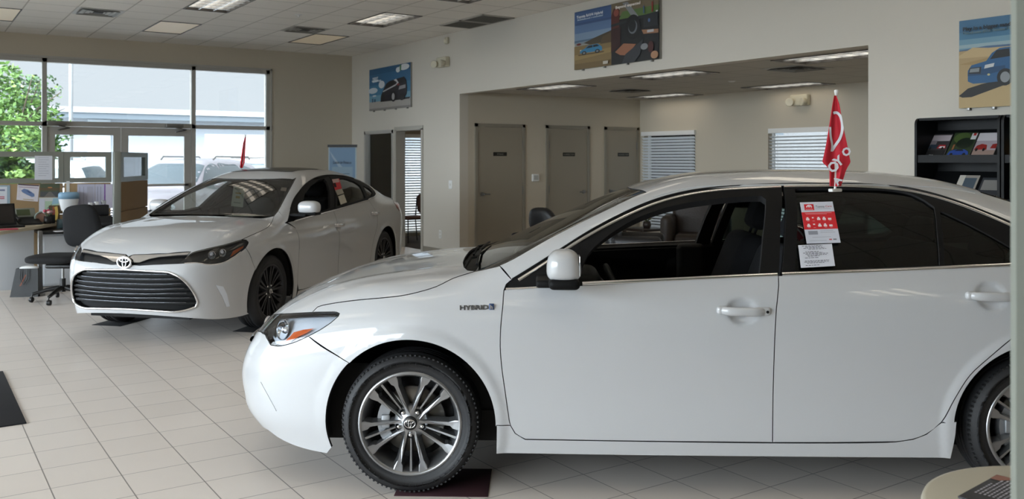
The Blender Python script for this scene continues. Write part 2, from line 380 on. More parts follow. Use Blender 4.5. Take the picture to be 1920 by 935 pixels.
rn = ['row nearest the window wall', 'second row from the window wall', 'third row from the window wall']
for i, (a, c) in enumerate(cols):
    for j, (d, e) in enumerate(rows):
        if j > 2 and i > 3: pass
        dim = (j == 0)
        rr = rn[j] if j < 3 else 'row %s the camera' % ('above' if j in (6, 7) else 'ahead of')
        troffer(a, c, d, e, CZ, not dim, ('dim beige recessed troffer, %s column, %s' if dim else 'lit louvred ceiling troffer, %s column, %s') % (names_c[i], rr), 'recessed troffers in the showroom ceiling', detail=True, lamp=mat('tube_lit_bright', (1., .90, .74), .5, emit=3.5) if j >= 4 else None)
m_lamp_al = mat('tube_lit_alcove', (1., .90, .76), .5, emit=2.4)
for (q, lb) in zip(alights, ['lit louvred troffer in the alcove ceiling, near the middle of the opening', 'lit louvred troffer at the right end of the alcove ceiling', 'lit louvred troffer above the flag side window of the alcove', 'lit louvred troffer in the far left corner of the alcove ceiling', 'lit louvred troffer in front of the first alcove doors']):
    troffer(*q, AZ, True, lb, 'recessed troffers in the alcove ceiling', lamp=m_lamp_al)
troffer(8.4, 9.0, 13.4, 14.6, 2.50, True, 'unseen added fill light in the office behind the open door', 'added lights in the office', lamp=mat('office_fill_tube', (1., .90, .76), .5, emit=14.))  # hidden added lamp that brightens the dark office
def diffuser(x0, x1, y0, y1, z, label):
    t = thing('air_vent', label, 'air vent', ((x0+x1)/2, (y0+y1)/2, z), 0, 'square air supply vents'); a = (x1-x0)/2; b = (y1-y0)/2
    f = MB()
    f.box((-a, -b, -.004), (a, b, -.001)); f.build('face_plate', mat('vent_plate', '#b9b7b2', .5), t)
    for i, s in enumerate((.82, .58, .34)):
        r = MB()
        q = [(-a*s, -b*s), (a*s, -b*s), (a*s, b*s), (-a*s, b*s)]; q2 = [(x*.86, y*.86) for x, y in q]
        vs = [(x, y, -.018+.003*i) for x, y in q]+[(x, y, -.005) for x, y in q2]
        r.add(vs, [(k, (k+1) % 4, 4+(k+1) % 4, 4+k) for k in range(4)]); r.build('slat', mat('vent_slat', '#77756f', .5), t)
    c = MB(); c.box((-a*.2, -b*.2, -.014), (a*.2, b*.2, -.006)); c.build('core', mat('vent_dark', '#2c2b29', .6), t)
diffuser(*vents[0], CZ, 'square ceiling vent above the glass doors, by the left dim troffer'); diffuser(*vents[1], CZ, 'square ceiling vent beside the dim troffer near the far corner')
diffuser(8.75, 9.3, 9.9, 10.45, AZ, 'square vent in the alcove ceiling before the doors'); diffuser(8.15, 8.75, 6.4, 6.95, AZ, 'square vent at the right of the alcove ceiling')
for k, (a, c, d, e) in enumerate(rets):
    t = thing('return_grille', ['grey slotted return air grille in the ceiling, nearer one', 'grey slotted return air grille in the ceiling, farther one'][k], 'air grille', ((a+c)/2, (d+e)/2, CZ), 0, 'return air grilles by the poster wall'); ha, hb = (c-a)/2-.02, (e-d)/2-.02
    f = MB()
    for (p, q, r, s) in ((-ha, ha, -hb, -hb+.03), (-ha, ha, hb-.03, hb), (-ha, -ha+.03, -hb, hb), (ha-.03, ha, -hb, hb)): f.box((p, r, -.012), (q, s, 0))
    f.build('frame', mat('grille_rim', '#a5a29b', .5), t)
    s = MB(); s.box((-ha+.03, -hb+.03, -.002), (ha-.03, hb-.03, -.001))
    for i in range(22): y = -hb+.04+i*(2*hb-.08)/21; s.box((-ha+.03, y-.004, -.012), (ha-.03, y+.004, -.001))
    s.build('slats', mat('grille_slats', '#6c6a65', .6), t)
sp = onz(560, 27, CZ); s = MB(); s.lathe([(.001,-.012),(.03,-.012),(.045,-.004),(.05,0)], 16, M=Matrix.Translation((sp.x, sp.y, CZ))); s.cyl((sp.x, sp.y, CZ-.04), .012, .03, 8)
tag(s.build('sprinkler', m_white), 'small round white sprinkler head in the ceiling above the far vent', 'sprinkler')
sp = onz(1372, 152, AZ); s = MB(); s.lathe([(.001,-.012),(.03,-.012),(.045,-.004),(.05,0)], 16, M=Matrix.Translation((sp.x, sp.y, AZ)))
tag(s.build('sprinkler', m_white), 'small round white sprinkler head in the alcove ceiling', 'sprinkler')
# ---- blinds
m_blind = mat('blind_slat', '#dfe3e6', .5); 
def blinds(axis, p, lo, hi, z0, z1, label, tilt=.9, side=-1, sill=True):
    """slats in front of an opening"""
    L_ = hi-lo; c = (lo+hi)/2
    t = thing('window_blind', label, 'blind', (p, c, z0) if axis == 'x' else (c, p, z0), PI/2 if axis == 'x' else 0, 'horizontal slat blinds')
    s = MB(); n = int((z1-z0-.07)/.05); th = tilt
    for i in range(n):
        z = .03+i*.05; dy, dzz = .025*math.cos(th), .025*math.sin(th)
        s.add([(-L_/2, -dy, z-dzz), (L_/2, -dy, z-dzz), (L_/2, dy, z+dzz), (-L_/2, dy, z+dzz), (-L_/2, -dy, z-dzz+.003), (L_/2, -dy, z-dzz+.003), (L_/2, dy, z+dzz+.003), (-L_/2, dy, z+dzz+.003)], [(0,1,2,3)[::-1],(4,5,6,7),(0,1,5,4),(3,7,6,2)])
    s.build('slats', m_blind, t)
    h = MB(); h.box((-L_/2-.01, -.03, z1-z0-.06), (L_/2+.01, .03, z1-z0+.01)); h.build('headrail', m_white, t)
    for x in (-L_/2+.12, L_/2-.12): h = MB(); h.box((x-.002, -.027, .0), (x+.002, -.025, z1-z0-.05)); h.build('cord', m_white, t)
    return t
def winframe(n_, axis, p, lo, hi, z0, z1):
    f = MB(); g = MB()
    for (a, c, d, e) in ((lo, hi, z0, z0+.04), (lo, hi, z1-.04, z1), (lo, lo+.04, z0, z1), (hi-.04, hi, z0, z1)): f.box(*(((p+.09, a, d), (p+.13, c, e)) if axis == 'x' else ((a, p+.09, d), (c, p+.13, e))))
    o = tag(f.build('window_%d' % n_, m_white), kind='structure'); g.box(*(((p+.105, lo, z0), (p+.11, hi, z1)) if axis == 'x' else ((lo, p+.105, z0), (hi, p+.11, z1)))); g.build('pane', g_win, o)
ya, yb = onx(1303,250,AX).y, 11.68; winframe(3, 'x', AX, ya, yb, .3, 1.96); blinds('x', AX-.02, ya-.02, yb+.02, .29, 1.98, 'white slat blind on the alcove window beside the third door', .75)
ya, yb = onx(1560,250,AX).y, onx(1440,250,AX).y; winframe(4, 'x', AX, ya, yb, .3, 1.97); blinds('x', AX+.03, ya+.01, yb-.01, .31, 1.96, 'bright white slat blind on the alcove window behind the flag', .35)
winframe(7, 'y', WY, ofx0, ofx1, .06, 1.98); blinds('y', WY-.03, ofx0, ofx1, .06, 2.0, 'tall bright slat blind seen through the open office door', .5)
# ---- alcove doors
def adoor(n_, pxl, pxr, pyt, hand, sign, px_sign):
    p = ony(pxl, pyt, AY1); q = ony(pxr, pyt, AY1); zt = 2.07; x0, x1 = p.x, q.x; f = MB(); y = AY1
    for (a, c, d, e) in ((x0, x1, zt-.05, zt), (x0, x0+.05, 0, zt), (x1-.05, x1, 0, zt)): f.box((a, y-.02, d), (c, y, e))
    o = tag(f.build('door_%d' % n_, m_trim), kind='structure')
    l = MB(); l.box((x0+.053, y-.008, .01), (x1-.053, y, zt-.053)); lf = l.build('leaf', m_door, o)
    hx = x0+.13 if hand == 'l' else x1-.13; s = 1 if hand == 'l' else -1
    h = MB(); h.cyl((hx, y-.008, .97), .032, -.018, 14, axis='y'); h.cyl((hx, y-.02, .97), .012, -.04, 8, axis='y'); h.rbox((min(hx, hx+s*.12), y-.07, .958), (max(hx, hx+s*.12), y-.05, .982), .008); h.build('handle', m_steel, o)
    hg = MB(); ex = x1-.058 if hand == 'l' else x0+.05
    for z in (.25, 1.02, 1.75): hg.box((ex, y-.024, z-.06), (ex+.012, y-.008, z+.06))
    hg.build('hinge', m_steel, o)
    c = ony(px_sign, 285, y); b = MB(); b.box((c.x-.125, y-.014, 1.565), (c.x+.125, y-.008, 1.625)); pl = tag(b.build('door_plaque', mat('plaque_dark', '#17150f', .4)), 'small black name plaque on the %s alcove door' % ['first', 'second', 'third'][n_-4], 'sign', 'name plaques on the alcove doors')
    text_mesh('lettering', sign, .034, flat('#8d8a80'), pl, (c.x, y-.0147, 1.583), (1,0,0), (0,0,1), align='CENTER', width=.12 if len(sign) < 9 else .22)
adoor(4, 890, 984, 241, 'l', 'STORAGE', 937); adoor(5, 1023, 1105, 245, 'r', 'BUSINESS MGR', 1066); adoor(6, 1133, 1197, 249, 'l', 'BUSINESS MGR', 1168)
c = ony(1003, 333, AY1); b = MB(); b.rbox((c.x-.07, AY1-.03, c.z-.06), (c.x+.07, AY1, c.z+.06), .012); th = tag(b.build('thermostat', m_white), 'white square thermostat between the first two alcove doors', 'thermostat')
b = MB(); b.box((c.x-.045, AY1-.032, c.z-.035), (c.x+.045, AY1-.029, c.z+.04)); b.build('display', flat('#b5b8b4'), th)
# ---- wall devices
def plate(name, px, py, label, cat, w_, h_, kind):
    c = pw(px, py); t = thing(name, label, cat, c); b = MB(); b.rbox((-.008, -w_/2, -h_/2), (0, w_/2, h_/2), .003); b.build('cover_plate', m_white, t); b = MB()
    if kind == 'switch': b.box((-.014, -.008, -.018), (-.007, .008, .018))
    else:
        for z in (-.028, .028): b.rbox((-.011, -.016, z-.018), (-.007, .016, z+.018), .004)
    b.build('rocker' if kind == 'switch' else 'socket', mat('ivory', '#cfcdc6', .4), t)
plate('light_switch', 845, 346, 'white light switch plate on the wall left of the alcove', 'switch', .1, .13, 'switch'); plate('power_outlet', 826, 439, 'white power outlet low on the wall left of the alcove', 'outlet', .08, .13, 'outlet')
def emerg(p, nrm, label, dark=False):
    t = thing('emergency_light', label, 'emergency light', p, 0 if nrm == 'x' else PI/2, 'twin-head emergency lights'); m_ = mat('aged_ivory', '#c9c3ae', .45)
    b = MB(); b.rbox((-.09, -.15, -.07), (0, .15, .09), .02); b.build('body', m_, t)
    for s in (-1, 1):
        b = MB(); M = Matrix.Translation((-.08, s*.14, -.02)) @ Matrix.Rotation(s*.45, 4, 'Z') @ Matrix.Rotation(-PI/2, 4, 'Y'); b.lathe([(.001,0),(.035,0),(.055,.06),(.06,.08),(.05,.082),(.001,.075)], 18, M=M); b.build('lamp_head', m_, t)
emerg(pw(835, 118), 'x', 'ivory twin emergency light on the wall above the alcove corner'); emerg(onx(1504, 189, AX), 'x', 'ivory twin emergency light on the alcove wall above the blind')
c = pw(840, 76); t = thing('motion_sensor', 'small beige sensor dome high on the wall by the ceiling', 'sensor', c); b = MB(); b.rbox((-.05, -.045, -.05), (0, .045, .05), .015); b.build('housing', mat('aged_ivory'), t); blob('lens', flat('#e4ddc8'), t, (-.055, 0, -.005), (.02, .028, .03), 2)
# ================================================================== CAR BODY ENGINE: panels cut on an implicit surface
def smax(a, b, k): h = np.maximum(k-np.abs(a-b), 0)/k; return np.maximum(a, b)+h*h*k/4
def smin(a, b, k): return -smax(-a, -b, k)
class Sp:
    """smooth lookup curve"""
    def __init__(s, pts, sig=.035):
        xs = np.array([p[0] for p in pts], float); ys = np.array([p[1] for p in pts], float); o = np.argsort(xs); xs, ys = xs[o], ys[o]
        s.lo, s.hi = xs[0]-.5, xs[-1]+.5; s.t = np.linspace(s.lo, s.hi, 3000); st = s.t[1]-s.t[0]
        sl0 = (ys[1]-ys[0])/(xs[1]-xs[0]); sl1 = (ys[-1]-ys[-2])/(xs[-1]-xs[-2])
        v = np.interp(s.t, xs, ys); v = np.where(s.t < xs[0], ys[0]+sl0*(s.t-xs[0]), v); v = np.where(s.t > xs[-1], ys[-1]+sl1*(s.t-xs[-1]), v)
        n = int(3*sig/st); k = np.exp(-.5*((np.arange(-n, n+1)*st)/sig)**2); k /= k.sum()
        for _ in range(2): v = np.convolve(np.pad(v, n, 'reflect', reflect_type='odd'), k, 'valid')
        s.v = v
    def __call__(s, x): return np.interp(x, s.t, s.v)
def catmull(pts, step, closed=False):
    P = [np.array(p, float) for p in pts]; n = len(P)
    if n < 3: closed = False
    out = []
    for i in range(n if closed else n-1):
        p1, p2 = P[i], P[(i+1) % n]; p0 = P[i-1] if (closed or i > 0) else 2*p1-p2; p3 = P[(i+2) % n] if (closed or i < n-2) else 2*p2-p1
        d = np.linalg.norm(p2-p1); k = max(1, int(d/step)); al = .5
        t0 = 0; t1 = t0+max(np.linalg.norm(p1-p0), 1e-6)**al; t2 = t1+max(d, 1e-6)**al; t3 = t2+max(np.linalg.norm(p3-p2), 1e-6)**al
        for j in range(k):
            t = t1+(t2-t1)*j/k
            A1 = (t1-t)/(t1-t0)*p0+(t-t0)/(t1-t0)*p1; A2 = (t2-t)/(t2-t1)*p1+(t-t1)/(t2-t1)*p2; A3 = (t3-t)/(t3-t2)*p2+(t-t2)/(t3-t2)*p3
            B1 = (t2-t)/(t2-t0)*A1+(t-t0)/(t2-t0)*A2; B2 = (t3-t)/(t3-t1)*A2+(t-t1)/(t3-t1)*A3
            out.append((t2-t)/(t2-t1)*B1+(t-t1)/(t2-t1)*B2)
    if not closed: out.append(P[-1])
    return out
def inpoly(pt, poly):
    x, y = pt[:, 0], pt[:, 1]; r = np.zeros(len(pt), bool); n = len(poly); j = n-1
    for i in range(n):
        xi, yi = poly[i]; xj, yj = poly[j]
        if yi != yj:
            c = ((yi > y) != (yj > y)) & (x < (xj-xi)*(y-yi)/(yj-yi)+xi); r ^= c
        j = i
    return r
def grad(F, P, e=2.5e-3):
    G = np.zeros_like(P)
    for k in range(3):
        d = np.zeros(3); d[k] = e; G[:, k] = (F(P+d)-F(P-d))/(2*e)
    return G
def newton(F, P, off=0., it=6):
    P = P.copy()
    for _ in range(it):
        G = grad(F, P); P -= G*((F(P)-off)/np.maximum((G*G).sum(1), 1e-6))[:, None]*.9
    return P
def march(F, O, D, t0, t1, n=140, off=0.):
    T = np.linspace(t0, t1, n); best = np.full(len(O), np.inf); bt = np.full(len(O), t0); hit = np.full(len(O), -1.)
    pv = np.full(len(O), t0)
    for t in T:
        f = F(O+D*t)-off; new = (hit < 0) & (f < 0); hit[new] = t
        m = (f < best) & (hit < 0); best[m] = f[m]; bt[m] = t
    st = T[1]-T[0]; lo = hit-st; hi = hit.copy()
    for _ in range(16):
        mi = (lo+hi)/2; f = F(O+D*mi[:, None])-off; g = f < 0; hi = np.where(g, mi, hi); lo = np.where(g, lo, mi)
    t = np.where(hit >= 0, hi, bt); return O+D*t[:, None], hit >= 0
class Planar:
    def __init__(s, d, up=(0,0,1)):
        s.d = np.array(d, float); s.d /= np.linalg.norm(s.d); u = np.array(up, float); s.e2 = u-s.d*u.dot(s.d)
        if np.linalg.norm(s.e2) < .05: u = np.array((1.,0,0)); s.e2 = u-s.d*u.dot(s.d)
        s.e2 /= np.linalg.norm(s.e2); s.e1 = np.cross(s.e2, s.d)
    def uv(s, P): return np.stack([P@s.e1, P@s.e2], 1)
    def rays(s, U): return U[:, :1]*s.e1+U[:, 1:2]*s.e2+s.d*3.4, np.tile(-s.d, (len(U), 1)), .2, 4.6
class Wrap:
    def __init__(s, xk=1.80, yk=.34, R=.56, sgn=1): s.xk, s.yk, s.R, s.q, s.s = xk, yk, R, PI/2*R, sgn
    def uv(s, P):
        x, y, z = s.s*P[:, 0], P[:, 1], P[:, 2]; ph = np.arctan2(x-s.xk, np.maximum(y-s.yk, 1e-9))
        u = np.where(x <= s.xk, x, np.where(y <= s.yk, s.xk+s.q+(s.yk-y), s.xk+s.R*ph)); return np.stack([s.s*u, z], 1)
    def rays(s, U):
        u, z = s.s*U[:, 0], U[:, 1]; ph = np.clip((u-s.xk)/s.R, 0, PI/2); cx = np.minimum(u, s.xk); cy = np.where(u > s.xk+s.q, s.yk-(u-s.xk-s.q), s.yk)
        dx, dy = np.sin(ph), np.cos(ph); D = -np.stack([s.s*dx, dy, 0*dx], 1); O = np.stack([s.s*cx, cy, z], 1)-D*1.6; return O, D, 0., 1.9
def mesh_from(name, V, N, faces, mats, mi, parent):
    me = bpy.data.meshes.new(name); me.from_pydata([tuple(v) for v in V], [], faces); me.update()
    o = link(name, me, parent, mats); me.polygons.foreach_set('material_index', mi); me.polygons.foreach_set('use_smooth', [True]*len(faces))
    try: me.normals_split_custom_set_from_vertices([tuple(n) for n in N])
    except Exception as e: print('normals', e)
    return o
def panel(name, F, chart, poly, mats, parent, holes=(), res=.022, inset=.002, thick=.012, off=0., mir=False, full=False, label=None):
    """poly/holes: 3D points on the outer surface; mir: also build the mirrored twin; full: mirror within one mesh"""
    def prep(pl, sgn):
        A = np.array(pl, float); U = chart.uv(A); out = []; ys = []
        for i in range(len(U)):
            a, b = U[i], U[(i+1) % len(U)]; d = np.linalg.norm(b-a)
            if d < 1e-4: continue
            k = max(1, int(math.ceil(d/(res*.8))));
            ya, yb = A[i][1], A[(i+1) % len(U)][1]
            for j in range(k): out.append(a+(b-a)*j/k); ys.append(ya+(yb-ya)*j/k)
        Q = np.array(out); Q0 = Q.copy(); n = len(Q); area = .5*np.sum(Q[:, 0]*np.roll(Q[:, 1], -1)-np.roll(Q[:, 0], -1)*Q[:, 1]); s = math.copysign(1, area)*sgn
        if inset:
            t = np.roll(Q, -1, 0)-np.roll(Q, 1, 0); t /= np.maximum(np.linalg.norm(t, axis=1), 1e-9)[:, None]
            Q = Q+np.stack([-t[:, 1], t[:, 0]], 1)*inset*s
            if full: c0 = np.abs(np.array(ys)) < 1e-3; Q[c0] = Q0[c0]
        return Q
    loops = [prep(poly, 1)]+[prep(h, -1) for h in holes]
    outer = loops[0]; lo = outer.min(0); hi = outer.max(0)
    gx = np.arange(lo[0], hi[0], res); gy = np.arange(lo[1], hi[1], res*.866)
    G = np.array([(x+(res/2 if k % 2 else 0), y) for k, y in enumerate(gy) for x in gx])
    if len(G):
        ok = inpoly(G, outer)
        for h in loops[1:]: ok &= ~inpoly(G, h)
        G = G[ok]
    B = np.concatenate(loops)
    if len(G):
        d2 = np.full(len(G), 9.)
        for i in range(0, len(B), 200): d2 = np.minimum(d2, ((G[:, None]-B[None, i:i+200])**2).sum(2).min(1))
        G = G[d2 > (.5*res)**2]
    pts = np.concatenate([B, G]) if len(G) else B
    edges = []; k0 = 0
    for L in loops: n = len(L); edges += [(k0+i, k0+(i+1) % n) for i in range(n)]; k0 += n
    r = delaunay_2d_cdt([Vector(p) for p in pts], edges, [], 0, 1e-6)
    U = np.array([tuple(v) for v in r[0]]); fc = np.array([tuple(f) for f in r[2]])
    C = U[fc].mean(1); ok = inpoly(C, outer)
    for h in loops[1:]: ok &= ~inpoly(C, h)
    fc = fc[ok]; used = np.unique(fc); mp = -np.ones(len(U), int); mp[used] = np.arange(len(used)); U = U[used]; fc = mp[fc]
    O, D, t0, t1 = chart.rays(U); P, hit = march(F, O, D, t0, t1, 150, off)
    if (~hit).any() and (~hit).mean() < .5: P[~hit] = newton(F, P[~hit], off)
    if full: P[np.abs(P[:, 1]) < 2e-3, 1] = 0.
    N = grad(F, P); N /= np.maximum(np.linalg.norm(N, axis=1), 1e-9)[:, None]
    # orient
    a, b, c = P[fc[:, 0]], P[fc[:, 1]], P[fc[:, 2]]; fl = (np.cross(b-a, c-a)*N[fc[:, 0]]).sum(1) < 0; fc[fl] = fc[fl][:, ::-1]
    cnt = {}
    for f in fc:
        for i in range(3): e = (f[i], f[(i+1) % 3]); cnt[e] = 1
    be = [e for e in cnt if (e[1], e[0]) not in cnt and not (full and P[e[0], 1] == 0. and P[e[1], 1] == 0.)]
    V = P; NN = N; faces = [tuple(int(i) for i in f) for f in fc]; mi = [0]*len(faces)
    if thick:
        n = len(P); V = np.concatenate([P, P-N*thick]); NN = np.concatenate([N, -N]); faces += [tuple(int(i)+n for i in f[::-1]) for f in fc]; mi += [1]*len(fc)
        m = len(V); bv = sorted({i for e in be for i in e}); ix = {v: k for k, v in enumerate(bv)}; q = len(bv)
        RN = np.zeros((q, 3))
        for (i, j) in be:
            t = P[j]-P[i]; o = np.cross(t, N[i]); l = np.linalg.norm(o)
            if l > 1e-9: RN[ix[i]] += o/l; RN[ix[j]] += o/l
        RN /= np.maximum(np.linalg.norm(RN, axis=1), 1e-9)[:, None]
        V = np.concatenate([V, P[bv], P[bv]-N[bv]*thick]); NN = np.concatenate([NN, RN, RN])
        for (i, j) in be: a, b = ix[i], ix[j]; faces.append((m+b, m+a, m+q+a, m+q+b)); mi.append(1)
    def mirror(V, NN, faces): M = np.array([1,-1,1.]); return V*M, NN*M, [f[::-1] for f in faces]
    if full:
        V2, N2, f2 = mirror(V, NN, faces); n = len(V); return tag(mesh_from(name, np.concatenate([V, V2]), np.concatenate([NN, N2]), faces+[tuple(i+n for i in f) for f in f2], mats, mi*2, parent), label)
    o = tag(mesh_from(name, V, NN, faces, mats, mi, parent), label)
    if mir: V2, N2, f2 = mirror(V, NN, faces); tag(mesh_from(name, V2, N2, f2, mats, mi, parent), label)
    return o
def strip(name, F, pts, w, h, m, parent, closed=False, off=0., mir=False, step=.03, label=None):
    """raised moulding that follows the surface along 3D points"""
    Q = np.array(catmull(pts, step, closed)); Q = newton(F, Q, off); N = grad(F, Q); N /= np.linalg.norm(N, axis=1)[:, None]; n = len(Q)
    T = np.roll(Q, -1, 0)-np.roll(Q, 1, 0)
    if not closed: T[0] = Q[1]-Q[0]; T[-1] = Q[-1]-Q[-2]
    T /= np.maximum(np.linalg.norm(T, axis=1), 1e-9)[:, None]; S = np.cross(N, T)
    prof = [(-.5, -.3), (-.5, .35), (-.36, .8), (0, 1.), (.36, .8), (.5, .35), (.5, -.3)]; V = []; k = len(prof)
    for i in range(n):
        for (a, b) in prof: V.append(Q[i]+S[i]*a*w+N[i]*b*h)
    fs = [(i*k+j, i*k+j+1, ((i+1) % n)*k+j+1, ((i+1) % n)*k+j) for i in range(n if closed else n-1) for j in range(k-1)]
    b = MB(); b.add(V, fs, 0, True); o = tag(b.build(name, m, parent, fixn=True), label)
    if mir: b = MB(); b.add([(v[0], -v[1], v[2]) for v in V], [f[::-1] for f in fs], 0, True); tag(b.build(name, m, parent, fixn=True), label)
    return o
class Body:
    def __init__(s, p, M):
        s.p = p; s.M = M; s.Mi = M.inverted(); s.zt = Sp(p['zt']); s.fa = Sp(p['fa'], .02); s.ra = Sp(p['ra'], .02); s.wz = Sp(p['wz'], .018); s.wx = Sp(p['wx'], .12)
        s.zr = Sp(p['zr'], .05); s.zb = Sp(p['zb'], .05); s.wsx = Sp(p['wsx'], .1)
        s.co = np.array(s.Mi @ Vector((0,0,CAMH)))
    def Fb(s, P):
        p = s.p; x, y, z = P[..., 0], P[..., 1], P[..., 2]; ay = np.sqrt(y*y+1e-6)
        W = s.wz(z)+s.wx(x)
        for ax in (p['ax'], -p['ax']):
            r = np.sqrt((x-ax)**2+(z-p['wr'])**2); W = W+p['flare']*np.clip((p['fl_r']-r)/.05, 0, 1)**2*(3-2*np.clip((p['fl_r']-r)/.05, 0, 1))
        for (dx, dz, a, b, d) in p['dents']: W = W-d*np.exp(-(((x-dx)/a)**2+((z-dz)/b)**2)**3)
        side = ay-W; top = z-(s.zt(x)-p['crown']*y*y+p.get('crease', 0)*np.exp(-((ay-.42-.06*x)/.05)**2)*np.clip((x-1.0)/.3, 0, 1))
        fr = (x-(s.fa(z)-p['f2']*ay**2-p['f5']*(ay/.9)**5)); re = (-x-(s.ra(z)-p['r2']*ay**2-p['r5']*(ay/.9)**5))
        r = smax(side, top, p['k_top']); r = smax(r, fr*.85, p['k_fr']); r = smax(r, re*.85, .22); return smax(r, s.zb(x)-z, .03)
    def Fg(s, P):
        p = s.p; x, y, z = P[..., 0], P[..., 1], P[..., 2]; ay = np.sqrt(y*y+1e-6); q = z-.95
        W = p['gb']-p['g1']*q-p['g2']*q*q+s.wsx(x)
        side = (ay-W)*.9; roof = z-(s.zr(x)-p['rc']*y*y)
        # screens: planes with bow
        wx0, wz0, ws, wc = p['screen']; scr = ((x+wc*y*y-wx0)*ws+(z-wz0)-.0)/math.sqrt(1+ws*ws)+p.get('sbow', .12)*(np.clip(z-.98, -.1, .5)*(1.36-z))*-.5
        bx0, bz0, bs, bc = p['back']; bk = ((-(x)+bc*y*y-bx0)*bs+(z-bz0))/math.sqrt(1+bs*bs)
        r = smax(side, roof, p['k_roof']); r = smax(r, scr, .10); r = smax(r, bk, .16); return smax(r, .86-z, .05)
    def F(s, P): return smin(s.Fb(P), s.Fg(P), .035)
    def tr(s, px, F=None, off=0., t=(2.4, 14)):
        """pixels of the photograph -> points on this car's surface"""
        F = F or s.F; px = np.array(px, float); D = np.array([tuple(s.Mi.to_3x3() @ ray(a, b)) for a, b in px]); O = np.tile(s.co, (len(px), 1))
        P, hit = march(F, O, D, t[0], t[1], 500, off); 
        if (~hit).any(): P[~hit] = newton(F, P[~hit], off)
        return [p for p in P]
    def S(s, px, step=5, **k): return s.tr(catmull(px, step), **k)
    def front(s, y, z):
        P, h = march(s.F, np.array([[3.4, y, z]]), np.array([[-1., 0, 0]]), 0, 2.5, 300); return P[0]
    def on(s, pts, F=None, off=0.): return [p for p in newton(F or s.F, np.array(pts, float), off, 12)]
def arc(ax, wr, r, a0, a1, n=40):
    return [(ax+r*math.cos(math.radians(a0+(a1-a0)*i/n)), .9, wr+r*math.sin(math.radians(a0+(a1-a0)*i/n))) for i in range(n+1)]
